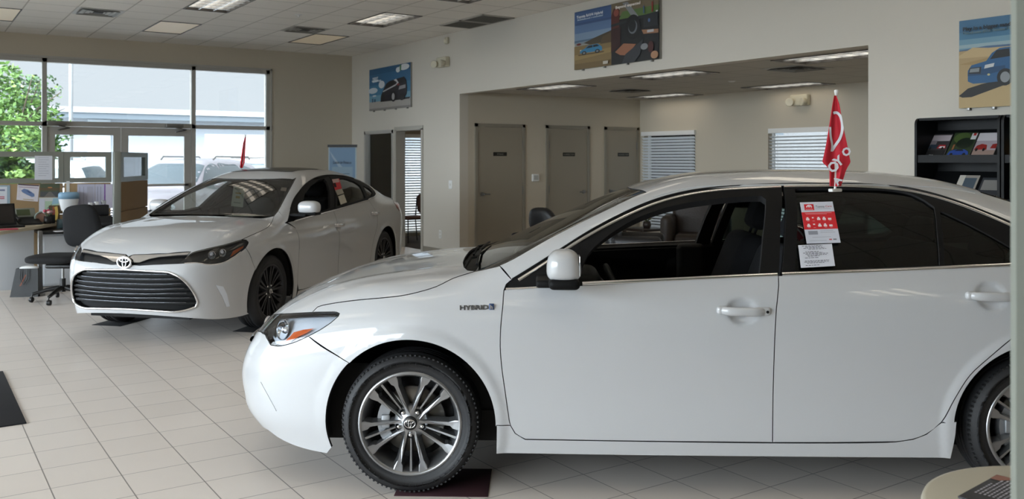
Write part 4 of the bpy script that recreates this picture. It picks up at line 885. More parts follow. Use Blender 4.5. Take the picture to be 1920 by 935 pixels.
    strip('roof_drip_seal', B.F, T([(960,523),(1000,498.5),(1054,464.5),(1100,435.5),(1160,403),(1222,376),(1284,359),(1346,350.5),(1465,344.5),(1600,344.2),(1696,351),(1740,360),(1792,375.5),(1840,393.5),(1889,414),(1935,435)]), .006, .004, m_under, R, mir=True)
    # mirror
    for s in (1, -1):
        c = atd(1057, 497, 3.86); lc = B.Mi @ c
        def cut(p): return (p.x*(1.0 if p.z > 0 else .97), p.y, p.z)
        o = blob('door_mirror', m_paint, R, (lc.x, s*lc.y, lc.z-.001), (.074, .10, .070), 2.9, fn=lambda p: (p.x*(1-.10*p.z/.07), p.y*.9, max(p.z, -.056)))
        b = MB(); b.rbox((lc.x-.068, s*lc.y-.085, lc.z-.098), (lc.x+.066, s*lc.y+.085, lc.z-.052), .022, seg=4); b.rbox((lc.x-.01, min(s*.80, s*lc.y), lc.z-.10), (lc.x+.12, max(s*.80, s*lc.y), lc.z-.066), .012); b.build('mirror_base', m_satin, o)
        b = MB(); b.rbox((lc.x-.069, s*lc.y-.06, lc.z-.04), (lc.x-.064, s*lc.y+.065, lc.z+.045), .01); b.build('mirror_glass', mat('mirror_silver', '#e8ecee', .02, metal=1.), o)
    sail = T([(962,523),(1021,491),(1050,472),(1085,452),(1092,500),(1088,531.5),(1024,536),(950,540.5)]); panel('mirror_sail', B.F, SIDE, sail, [m_satin, m_under], R, res=.04, mir=True, off=.001, thick=.01)
    handle(B, R, -.086, .835, .02); handle(B, R, -1.18, .902, .02, key=False)
    # headlamp
    HL = HLtop+HLtop2[1:]+HLbot[1:]+HLbot2[1:]+HLin[1:-1]; HC = Planar((.55,.83,.1))
    panel('headlamp', B.F, HC, HL, [m_refl, m_under], R, res=.02, mir=True, off=-.034, thick=0, label='clear headlamp with chrome bowl and amber side reflector')
    panel('headlamp_lens', B.F, HC, HL, [g_lens], R, res=.025, mir=True, off=-.001, thick=0, inset=.001)
    strip('headlamp_bezel', B.F, S([(507,592.5),(530,591),(560,590),(600,589),(630,588.5)], 10), .016, .004, m_blk, R, off=-.01, mir=True)
    strip('headlamp_seal', B.F, HL, .005, .002, m_under, R, closed=True, off=-.002, mir=True)
    panel('amber_reflector', B.F, HC, T([(526,643),(548,637),(557,632),(574,624),(588,614.6),(566,617),(548,622),(540,631)]), [m_amber], R, res=.02, mir=True, off=-.010, thick=0)
    panel('headlamp_shroud', B.F, HC, T([(488,618.5),(492,606),(503,597),(530,596),(522,606),(512,620),(507,634),(503,634),(497,622)]), [m_satin], R, res=.02, mir=True, off=-.014, thick=0)
    for (px, py, r) in ((511,605,.026), (532,618,.05)):
        c = T([(px, py)], off=-.02)[0]; N = grad(B.F, A3([c]))[0]; N /= np.linalg.norm(N); 
        for s in (1,-1):
            q = MB(); z = Vector((N[0], s*N[1], N[2]*.3)).normalized(); M = Matrix.Translation((c[0], s*c[1], c[2])) @ z.to_track_quat('Z','Y').to_matrix().to_4x4()
            q.lathe([(r*.55,-.02),(r*.9,.002),(r,.006),(r*.96,.008)], 24, 0, M); q.lathe([(.001,.004),(r*.3,.001),(r*.55,-.02)], 24, 0, M); q.build('lamp_bowl', mat('lamp_bowl', '#dfe4ea', .1, metal=1.), R)
    # fog recess on the bumper corner
    ribbon('bumper_crease', B.F, T([(489,716),(495,728),(503,742),(510,755),(518,770)]), .003, m_paint, R, off=.001)
    # lettering and badges
    p0, p1 = T([(861.5,580.5),(915.5,579.5)], off=.001); u = (p1-p0); up = T([(861.5,570)], off=.001)[0]-p0; wdt = np.linalg.norm(u)
    text_mesh('hybrid_lettering', 'HYBRID', .028, mat('badge_dark_chrome', '#6e7074', .25, metal=.9), R, tuple(p0+A3((0,.002,0))), tuple(u), tuple(up), depth=.0015, bold=.0009, width=wdt)
    q0 = T([(917,580)], off=.002)[0]; e = MB(); e.rbox((q0[0]-.022, q0[1]-.001, q0[2]-.001), (q0[0], q0[1]+.003, q0[2]+.027), .003); e.build('hybrid_emblem', mat('emblem_blue', '#4a5f86', .25, metal=.6), R)
    text_mesh('emblem_mark', 'h', .026, m_chrome, R, (q0[0]-.004, q0[1]+.0035, q0[2]+.003), (-1,0,0), (0,0,1), depth=.0005, bold=.001)
    # papers in the rear window
    def sheet(name, c4, m, off=-.006, label=None):
        q = T(c4, off=off); b = MB(); b.prism([tuple(v) for v in q], (0,-.0006,0)); return tag(b.build(name, m, R), label), q
    def art(c4, q, boxes, off):
        """boxes: (x0,y0,x1,y1,color) in sheet fractions from the top left"""
        b = MB(); cols = []; a, c, d, e = [Vector(v) for v in q]
        for (x0,y0,x1,y1,co) in boxes:
            if co not in cols: cols.append(co)
            L = lambda x, y: (a*(1-x)+c*x)*(1-y)+(e*(1-x)+d*x)*y+Vector((0, off+.0002*(len(b.f)%5), 0))
            b.poly([L(x0,y0), L(x0,y1), L(x1,y1), L(x1,y0)], cols.index(co))
        return b, [flat(k) for k in cols]
    c4 = [(1499.6,379.3),(1561,377.6),(1576.3,454.7),(1512.6,456.7)]; s1, q = sheet('window_flyer', c4, flat('#c9ccd6'), off=.005, label='grey and red printed flyer taped in the rear window')
    bx = [(0,.245,1,.665,'#cf1f2a'), (.11,.05,.40,.20,'#cf1f2a')]
    for r_, y in ((0,.40),(1,.56)):
        for i in range(5): x = .10+i*.165; bx += [(x,y,x+.10,y+.045,'#e9d7da'), (x+.02,y-.03,x+.08,y,'#e9d7da'), (x+.02,y+.06,x+.09,y+.068,'#dca9ad')]
    bx += [(.10,.27,.90,.28,'#e59aa0'), (.12,.295,.75,.303,'#e59aa0'), (.10,.70,.38,.79,'#8d909a'), (.46,.70,.85,.707,'#8d909a'), (.46,.74,.9,.747,'#8d909a'), (.2,.85,.75,.856,'#8d909a'), (.1,.93,.6,.936,'#8d909a'), (.68,.90,.76,.93,'#b85560'), (.80,.90,.9,.93,'#777'+'a80'), (.44,.165,.9,.175,'#9a9ca6')]
    b, ms = art(c4, q, bx, .0005); b.build('flyer_print', ms, s1)
    Lq = lambda x, y, o=.0016: tuple((Vector(q[0])*(1-x)+Vector(q[1])*x)*(1-y)+(Vector(q[3])*(1-x)+Vector(q[2])*x)*y+Vector((0, o, 0)))
    ux = Vector(q[1])-Vector(q[0]); uy = Vector((0,0,1))
    b = MB(); cM = Matrix.Translation(Lq(.255,.115,.003)) ; emblem(b, cM, .012, .0075, .0012); b.build('flyer_emblem', flat('#efe6e8'), s1)
    text_mesh('flyer_text', 'Toyota', .014, flat('#55565e'), s1, Lq(.44,.14), ux, uy, width=.042); text_mesh('flyer_text', 'Care', .014, flat('#c8525c'), s1, Lq(.74,.135), ux, uy, width=.03); text_mesh('flyer_text', 'TOYOTA', .006, flat('#efe6e8'), s1, Lq(.13,.19), ux, uy, width=.036)
    c5 = [(1496.5,459.5),(1559.7,456.7),(1565.8,498.3),(1501.7,502)]; s2, q = sheet('window_notice', c5, flat('#d2d3db'), off=.004, label='small white typed notice below the flyer')
    random.seed(3); bx = []
    for i, y in enumerate((.04,.09,.14,.19,.30,.35,.40,.45,.50,.57,.70,.75,.80,.90)):
        x = random.uniform(.08,.2)+(.12 if i in (3,7,8) else 0); x1 = random.uniform(.55,.85)
        while x < x1: wv = random.uniform(.04,.10); bx.append((x,y,min(x+wv,x1),y+.022,'#4c4c55')); x += wv+.02
    b, ms = art(c5, q, bx, .0005); b.build('notice_print', ms, s2)
    interior(R); wells(R, 1.391, .315, .40)
    for (x, s) in ((1.391,1),(-1.391,1),(1.391,-1),(-1.391,-1)): wheel('wheel', R, (x, s*.875, .3178), s, .314, .2315, 'double', m_wheel, detail=True, spin=math.radians(1 if x > 0 else 20))
    return B, R
# ================================================================== THE SEDAN BY THE WINDOWS
AM = frame_of(-2.150, 8.01, -1.53, 10.76, .87*.93, 0., .93)
AP = dict(CP); AP.update(ax=1.41, wr=.325, fl_r=.44, flare=.009,
    dents=[(.02, .80, .05, .035, .012), (-.93, .87, .05, .035, .012)],
    wz=[(.15,.865),(.22,.880),(.32,.892),(.42,.893),(.60,.905),(.70,.913),(.78,.912),(.86,.895),(.95,.868),(1.1,.83)],
    zt=[(2.44,.46),(2.39,.62),(2.36,.72),(2.31,.775),(2.23,.825),(2.1,.87),(1.85,.92),(1.6,.95),(1.3,.975),(1.0,.985),(.6,.985),(-.3,1.02),(-1.4,1.07),(-2.0,1.06),(-2.35,1.02),(-2.55,.95)],
    fa=[(.05,2.25),(.2,2.31),(.32,2.35),(.42,2.38),(.55,2.40),(.65,2.40),(.72,2.38),(.80,2.31),(.9,2.17)],
    ra=[(.2,2.44),(.35,2.53),(.6,2.55),(.8,2.55),(1.0,2.53),(1.1,2.50)], f2=.17, f5=.42,
    zr=[(.7,1.30),(.45,1.35),(.2,1.39),(0,1.408),(-.35,1.418),(-.8,1.41),(-1.23,1.385),(-1.5,1.35),(-1.9,1.27)],
    screen=(1.17, .97, .44, .16), back=(1.22, 1.39, .335, .14), wsx=[(-2.4,-.24),(-1.9,-.12),(-1.4,-.05),(-.9,-.012),(-.3,0),(.6,0),(1.2,-.02)], crease=.004)
m_gr2 = mat('grille_matt_black', '#08080a', .8)
def build_rear_sedan():
    B = Body(AP, AM); R = car_root('sedan_car', 'white sedan with broad black grille and shade-darkened wheels, standing near the glass doors', AM)
    T = lambda px, **k: B.tr(px, t=(4.5, 14), **k); S = lambda px, step=5, **k: B.tr(catmull(px, step), t=(4.5, 14), **k); A3 = np.array
    HC = Planar((.72,.69,.12))
    HLtop = S([(335.3,494),(347,484),(360,473.8),(384.7,466.7),(423.6,457.9),(453.6,449)], 5); HLend = S([(453.6,449),(462,449.5),(466,453.5),(460.6,464.7)], 4)
    HLbot = S([(460.6,464.7),(437.7,482.4),(416.5,493),(388,495.8),(370.6,492.5),(335.3,494)], 5)
    hood_sh = S([(453.6,449),(472,440.5),(490,432.5),(504,424),(511,413),(513.5,405)], 5)
    arch_f = arc(1.41, .325, .383, 38, 180, 34)
    gt = T([(250,506.3),(290,508.6),(317.7,510.6)])+S([(317.7,510.6),(338.8,521),(360,544),(370,567),(367,574.5)], 5)[1:]+S([(367,574.5),(350,580.5),(327,584),(300,582.6),(270,580.8),(250,579.5)], 6)[1:]
    top_c = B.on([(2.43,0,.690)])[0]; gz_ = T([(233,505.3),(233,578.6),(233,587.5)]); g0, g1, bc = [B.front(0, q[2]) for q in gz_]
    btm = [bc]+S([(250,588.5),(290,591),(330,594),(370,597),(400,598.5),(430,596.5),(455,592),(467,588)], 8)
    bump = HLbot[::1]+T([(315,494.8),(289.4,495.8),(262,497.5)])+[top_c, g0]+gt+[g1]+btm+[A3((1.775,.9,.20))]+[A3(p) for p in arc(1.41,.325,.383,-16,38,16)]
    panel('front_bumper', B.F, W_F, bump, [m_paint, m_edge], R, res=.022, full=True)
    loop = [p for p in gt]; full_loop = loop+[g1]+mirr(loop)+[g0]
    strip('grille_surround', B.F, full_loop, .017, .012, m_chrome, R, closed=True, label='chrome grille surround')
    gp = [A3((2.42,0,gt[0][2]+.02)), *[p*A3((1,1.02,1)) for p in gt], A3((2.40,0,g1[2]-.01))]
    panel('lower_grille', B.F, W_F, gp, [m_gr2, m_under], R, res=.05, full=True, off=-.05, thick=0)
    zs = np.linspace(g1[2]+.028, g0[2]-.030, 7)
    for i, z in enumerate(zs):
        yy = np.interp(z, [g1[2], g1[2]+.05, g0[2]-.12, g0[2]], [.60, .70, .62, .42])-.01
        P = [(2.2, y, z) for y in np.linspace(-yy, yy, 17)]; P = [(2.40-.17*y*y-.42*(abs(y)/.9)**5, y, z) for (_, y, z) in P]
        strip('grille_bar', B.F, P, .022, .018, m_gr2, R, off=-.034); strip('grille_bar_edge', B.F, [(x, y, z+.012) for x, y, z in P if abs(y) < yy-.04], .004, .005, mat('smoked_chrome', '#8f9298', .25, metal=.9), R, off=-.020)
    for s in (1,-1): pass
    # upper black mouth, winged chrome bar, badge
    ug = [top_c*A3((1,1,1))-A3((0,0,.005)), *T([(262,499),(289.4,497),(315,496),(338,495),(348,486),(358,476),(331.8,477.5),(289.4,481)]), B.on([(2.41,0,.735)])[0]]
    panel('upper_grille', B.F, W_F, ug, [m_grille, m_under], R, res=.03, full=True, off=-.022, thick=0)
    wt = T([(250,477.2),(271.8,476.6),(314,475.2),(358,471.6)]); wl = T([(352,477.5),(331.8,478.6),(300,481.5),(280,485.5),(262,492)])
    wing = [B.on([(2.41,0,.742)])[0]]+wt+wl+[B.on([(2.43,0,.705)])[0]]
    panel('grille_wing', B.F, W_F, wing, [m_chrome, m_edge], R, res=.02, full=True, off=.004, thick=.012, label='chrome winged bar')
    ec = B.on([(2.43,0,.712)])[0]; e = MB(); M = Matrix.Translation((ec[0]+.028, 0, ec[2])) @ Matrix.Rotation(PI/2, 4, 'Z'); emblem(e, M, .066, .044, .0085); e.build('badge', m_chrome, R)
    e = MB(); e.lathe([(.001,.0),(.060,0),(.066,-.02)], 32, 0, Matrix.Translation((ec[0]+.018, 0, ec[2])) @ Matrix.Diagonal((1,1,.68,1)) @ Matrix.Rotation(PI/2, 4, 'Y')); e.build('badge_plate', mat('badge_plate_dark', '#20262c', .15, metal=.6), R)
    # daytime lamp slots
    dl = T([(404,534),(418.3,537),(425.3,551),(430.6,574),(424.3,575),(416.5,556.5)]); panel('daytime_lamp', B.F, W_F, dl, [m_refl, m_under], R, res=.015, mir=True, off=.003, thick=.01, inset=0)
    # hood, fender
    he = [A3((1.13+.08*(1-(abs(y)/.74)**4), y, 1.)) for y in (.62,.5,.35,.18,0)]
    hn = [B.on([(2.38,0,.755)])[0]]+wt
    hood = hn+HLtop[3:]+hood_sh[1:]+he
    panel('hood', B.F, TOP, hood, [m_paint, m_edge], R, res=.025, full=True)
    fs = [A3((.93,.89,.33)), A3((.925,.9,.5)), A3((.93,.9,.7)), A3((.94,.88,.86)), A3((.90,.86,.915))]
    gl = S([(513.5,405),(521.8,395),(533,374),(545,352),(555.3,333)], 6)
    mb = T([(537.7,417)])[0]
    fend = HLend+[A3(p) for p in arch_f]+[A3((1.03,.89,.20)), A3((.935,.89,.20))]+fs[:4]+[mb+A3((.03,0,.0))]+[gl[2], gl[0]]+hood_sh[::-1][1:-1]
    panel('front_fender', B.F, Planar((.1,.9,.4)), fend, [m_paint, m_edge], R, res=.022, mir=True)
    # side glass outline
    dlo_t = S([(539,414),(550,374.7),(560,360),(571,346.5),(589,334),(610,328.6),(641.8,329.4),(670,336.6),(691.3,347),(702,356.5),(705,363),(702,368.8),(691.3,374)], 6); dlo_b = S([(691.3,374),(641.8,388.8),(581.8,404.7),(539,417)], 8)
    k = int(np.argmin([abs(p[0]-.03) for p in dlo_b])); kt = int(np.argmin([abs(p[0]-.10) for p in dlo_t]))
    bs = [dlo_b[k], A3((.02,.9,.80)), A3((.0,.9,.6)), A3((.0,.9,.35)), A3((.0,.89,.26))]
    fd = dlo_b[k:]+[fs[3], fs[2], fs[1], fs[0], A3((.90,.89,.27)), A3((.8,.89,.26)), A3((.4,.89,.26))]+bs[::-1][:-1]
    panel('front_door', B.F, SIDE, fd, [m_paint, m_inner], R, res=.02, mir=True, thick=.05)
    rsm = [A3((-1.12,.85,.98)), A3((-1.13,.88,.86)), A3((-1.07,.9,.72)), A3((-.98,.9,.58)), A3((-.92,.9,.40)), A3((-.88,.89,.30)), A3((-.8,.89,.26))]
    jb = int(np.argmin([abs(p[0]+1.12) for p in dlo_b]))
    rd = bs+[A3((-.4,.89,.26))]+rsm[::-1][:-1]+dlo_b[jb:k]
    panel('rear_door', B.F, SIDE, rd, [m_paint, m_inner], R, res=.02, mir=True, thick=.05)
    panel('rocker_panel', B.F, SIDE, [A3((1.03,.89,.195)), A3((.935,.89,.195)), A3((.905,.89,.262)), A3((0,.89,.255)), A3((-.8,.89,.255)), A3((-.9,.89,.30)), A3((-1.02,.89,.30)), A3((-1.02,.89,.19)), A3((0,.89,.185))], [m_paint, m_edge], R, res=.03, mir=True)
    arch_r = arc(-1.41, .325, .383, 8, 196, 40)
    qt = dlo_b[:jb][::-1][-1:]+[]
    qt = [dlo_b[jb]]+rsm[1:6]+[A3((-1.02,.89,.30))]+[A3(p) for p in arch_r]+[A3((-1.92,.86,.34)), A3((-2.0,.86,.60)), A3((-2.15,.84,.68)), A3((-2.30,.80,.78)), A3((-2.18,.8,.90)), A3((-2.05,.8,.975)), A3((-1.8,.8,.99))]+dlo_b[:jb]
    panel('quarter_panel', B.F, SIDE, qt, [m_paint, m_edge], R, res=.024, mir=True)
    tl = [A3((-2.19,.8,.90)), A3((-2.31,.78,.78)), A3((-2.53,.4,.80)), A3((-2.52,.4,.90)), A3((-2.34,.73,.955)), A3((-2.10,.8,.965))]
    panel('tail_lamp', B.F, W_R, tl, [m_red, m_under], R, res=.03, mir=True, off=.002)
    panel('tail_lamp_wing', B.F, SIDE, T([(737,378),(743,379),(748.5,382),(749,396),(744,390)]), [m_red, m_under], R, res=.02, mir=True, off=.003, thick=.006)
    rb = [A3((-1.92,.86,.34)), A3((-2.0,.86,.60)), A3((-2.15,.84,.68)), A3((-2.33,.80,.775)), A3((-2.55,.38,.79)), A3((-2.55,.38,.91)), A3((-2.53,0,.93)), A3((-2.5,0,.24)), A3((-2.45,.4,.24)), A3((-2.25,.7,.23)), A3((-1.78,.86,.21))]+[A3(p) for p in arc(-1.41,.325,.383,197,176,6)]
    panel('rear_bumper', B.F, W_R, rb, [m_paint, m_edge], R, res=.03, full=True)
    dk = [A3((-2.06,.70,1.0)), A3((-2.36,.62,1.0)), A3((-2.5,.35,1.0)), A3((-2.54,0,1.0)), A3((-2.06,0,1.0)), A3((-2.02,.45,1.0)), A3((-1.86,.68,1.0))]
    panel('boot_top', B.F, TOP, dk, [m_paint, m_edge], R, res=.04, full=True)
    # roof and screens
    rt = [A3((.30,.50,1.33)), A3((.36,.3,1.33)), A3((.385,.15,1.33)), A3((.39,0,1.33))]
    gb = [A3((1.15,0,1.)), A3((1.14,.3,1.)), A3((1.11,.55,1.))]
    panel('windscreen', B.F, SCR, gl+rt+gb, [g_clear], R, res=.05, full=True, thick=0, off=-.004, label='clear windscreen glass')
    strip('windscreen_border', B.F, gl+rt, .030, .003, m_blk, R, off=-.004, mir=True)
    cw = [A3((1.08,.72,1.)), A3((1.12,.5,1.)), A3((1.14,.25,1.)), A3((1.15,0,1.)), A3((1.3,0,1.)), A3((1.3,.5,1.)), A3((1.2,.68,1.)), A3((1.13,.75,1.))]
    panel('cowl_grille', B.F, TOP, cw, [m_satin, m_under], R, res=.04, full=True, off=-.016, thick=0)
    roof_e = [A3((.262,.55,1.3)), A3((.05,.53,1.4)), A3((-.3,.52,1.4)), A3((-.8,.51,1.4)), A3((-1.2,.49,1.4))]
    panel('roof', B.F, TOP, rt[::-1]+[gl[-1]]+roof_e[1:]+[A3((-1.28,.3,1.36)), A3((-1.30,0,1.36))], [m_paint, m_inner], R, res=.03, full=True, inset=.001, thick=.03)
    sr = [A3((.12,0,1.4)), A3((.12,.30,1.4)), A3((.09,.38,1.4)), A3((-.55,.38,1.4)), A3((-.60,.33,1.4)), A3((-.60,0,1.4))]; panel('sunroof', B.F, TOP, sr, [m_blk, m_under], R, res=.05, full=True, off=.003, thick=.006, inset=0, label='dark glass sunroof')
    bk_e = [A3((-1.22,.49,1.36)), A3((-1.55,.52,1.25)), A3((-1.9,.56,1.1)), A3((-2.05,.58,1.05))]
    panel('rear_screen', B.F, BCK, [A3((-1.30,0,1.36)), A3((-1.28,.3,1.36))]+bk_e+[A3((-2.08,.3,1.04)), A3((-2.1,0,1.03))], [g_clear], R, res=.05, full=True, thick=0, off=-.004)
    frame = [A3(mb+A3((.035,0,0)))]+gl[2:]+roof_e[1:]+bk_e[1:-1]+[A3((-2.03,.64,1.03)), A3((-2.06,.74,.99)), A3((-1.8,.84,.995))]+dlo_b[0:1]+dlo_t[::-1]
    panel('roof_side_frame', B.F, UPS, frame, [m_paint, m_inner], R, res=.022, mir=True, inset=.001, thick=.03)
    # window frames and glass
    def shrink(pl, c, f): return [c+(p-c)*f for p in pl]
    dlo = dlo_t+dlo_b[1:-1]
    fr = [p for p in dlo_t if p[0] > .05]+T([(617,330.8),(627.5,391.5)])+[p for p in dlo_b if p[0] > .04]
    hf = T([(560,398),(572,364),(585,346),(598,337),(608,335),(613,340),(619,390),(600,396.5)])
    panel('front_window_frame', B.F, SIDE, fr, [m_satin, m_inner], R, holes=[hf], res=.03, mir=True, off=-.002, thick=.03, inset=.001)
    rr = T([(618,330.8),(628.5,391.5)])[::-1]
    rfr = [T([(618,330.6)])[0]]+[p for p in dlo_t if p[0] < -.02]+[p for p in dlo_b if p[0] < -.0][1:]+[T([(628.5,391.2)])[0]]
    hr = T([(626,335),(645,334),(664,340),(675,347.5),(686,371),(660,379),(632,387)]); hq = T([(680,347),(692,353),(699,361),(697,366.5),(690,369)])
    panel('rear_window_frame', B.F, SIDE, rfr, [m_satin, m_inner], R, holes=[hr, hq], res=.03, mir=True, off=-.002, thick=.03, inset=.001)
    panel('rear_door_glass', B.F, SIDE, hr, [g_tint], R, res=.06, mir=True, off=-.012, thick=0, inset=-.008); panel('quarter_glass', B.F, SIDE, hq, [g_tint], R, res=.06, mir=True, off=-.012, thick=0, inset=-.006)
    strip('window_moulding', B.F, [p-A3((0,0,.006)) for p in dlo_b[::-1]][1:]+dlo_t[::-1][0:10], .013, .006, m_chrome, R, mir=True, label='chrome strip'); strip('window_moulding', B.F, dlo_t[3:-6], .010, .006, m_satin, R, mir=True)
    # headlamp
    HL = HLtop+HLend[1:]+HLbot[1:-1]
    panel('headlamp', B.F, HC, HL, [mat('lamp_smoked', '#26272a', .3, metal=.3)], R, res=.02, mir=True, off=-.03, thick=0, label='dark headlamp with twin projectors and amber corner')
    panel('headlamp_lens', B.F, HC, HL, [g_lens], R, res=.025, mir=True, off=0., thick=0)
    strip('headlamp_trim', B.F, HLbot[2:-2], .012, .005, m_chrome, R, off=-.004, mir=True); strip('headlamp_trim', B.F, HLtop[3:], .010, .004, m_steel, R, off=-.008, mir=True)
    panel('amber_reflector', B.F, HC, T([(431,482),(437,470),(448,464),(458,459.5),(456,465),(436,480)]), [m_amber], R, res=.02, mir=True, off=-.006, thick=0)
    for (px, py) in ((397,478),(417,474)):
        c = T([(px, py)], off=-.003)[0]; N = grad(B.F, A3([c]))[0]; N /= np.linalg.norm(N)
        for s in (1,-1):
            q = MB(); z = Vector((N[0], s*N[1], 0)).normalized(); M = Matrix.Translation((c[0], s*c[1], c[2])) @ z.to_track_quat('Z','Y').to_matrix().to_4x4()
            q.lathe([(.026,-.03),(.031,.0),(.033,.003),(.030,.0)], 20, 0, M); q.build('lamp_ring', m_chrome, R); q = MB(); q.lathe([(.001,.006),(.014,.003),(.026,-.012)], 20, 0, M); q.build('projector_lens', mat('projector', '#aeb6c4', .08, metal=.7, coat=1.), R)
    # mirrors, handles
    c = atd(580, 391, 8.52); lc = B.Mi @ c
    for s in (1,-1):
        if s < 0: lc = Vector((lc.x-.22, lc.y-.09, lc.z-.01))       # the far mirror is folded in
        o = blob('door_mirror', m_paint, R, (lc.x, s*lc.y, lc.z+.01), (.075, .115, .066), 2.8, fn=lambda p: (p.x, p.y, max(p.z, -.045)))
        b = MB(); b.rbox((lc.x-.07, s*lc.y-.10, lc.z-.062), (lc.x+.06, s*lc.y+.10, lc.z-.03), .015); b.rbox((lc.x-.02, min(s*.80, s*lc.y), lc.z-.075), (lc.x+.08, max(s*.80, s*lc.y), lc.z-.045), .01); b.build('mirror_base', m_satin, o)
    sail = T([(539,415),(547,382),(552,372),(561,378),(565,400),(560,411)]); panel('mirror_sail', B.F, SIDE, sail, [m_satin, m_under], R, res=.04, mir=True, off=.001, thick=.01)
    handle(B, R, *[(v[0], v[2]) for v in T([(634,421.5)])][0], .02, key=False, chrome=True); handle(B, R, *[(v[0], v[2]) for v in T([(703,399.5)])][0], .02, key=False, chrome=True)
    # papers: windscreen label, dash paper, side window strip
    def sheet(name, c4, col, off, label=None):
        q = T(c4, off=off); b = MB(); b.prism([tuple(v) for v in q], (.0,-.001,0)); return tag(b.build(name, flat(col), R), label), q
    s_, q = sheet('window_label', [(438,349.5),(459.5,352),(455.5,388.5),(433,386)], '#b9c4c4', -.03, 'pale price label behind the windscreen')
    def on4(q, x, y, o=(.004,0,.003)): return tuple((Vector(q[0])*(1-x)+Vector(q[1])*x)*(1-y)+(Vector(q[3])*(1-x)+Vector(q[2])*x)*y+Vector(o))
    b = MB()
    for i, (x0,y0,x1,y1,ci) in enumerate([(.15,.08,.85,.14,0),(.25,.30,.75,.37,1),(.32,.48,.68,.60,1),(.2,.8,.8,.84,0)]): b.poly([on4(q,x0,y0), on4(q,x0,y1), on4(q,x1,y1), on4(q,x1,y0)], ci)
    b.build('label_print', [flat('#6f8080'), flat('#a08f58')], s_)
    b = MB(); M = Matrix.Translation((.80,-.30,.955)) @ Matrix.Rotation(.12, 4, 'Y') @ Matrix.Rotation(.3, 4, 'Z'); 
    dq = B.Mi @ Vector((0,0,0)); b.box((.78,.10,.965), (.98,.42,.968)); b.build('dash_paper', flat('#b5b5a8'), R)
    s_, q = sheet('window_sticker', [(622.5,336),(636,334.5),(641,353),(628.5,356.5)], '#c9202a', .003, 'red and white window sticker')
    for k_, (cc, col) in enumerate((([(622.5,336),(634.5,334.5),(636.5,341),(624.5,343)], '#c9a9a4'), ([(628.5,356.5),(641,353.5),(645,362),(633,366)], '#a8a294'), ([(634,368),(645,364),(650.5,379),(639,383.5)], '#c4bfae'))): sheet('window_sticker', cc, col, .005, ['pale top of the sticker', 'grey lower part of the sticker', 'small cream sticker'][k_])
    sheet('red_tag', [(528,351),(538,352),(536,358.5),(526,357)], '#c8b0a6', -.01)
    interior(R, dx=.02); wells(R, 1.41, .325, .40)
    for (x, s) in ((1.41,1),(-1.41,1),(1.41,-1),(-1.41,-1)): wheel('wheel', R, (x, s*.868, .330), s, .326, .236, 'multi', m_wheel_shaded, detail=False)
    return B, R
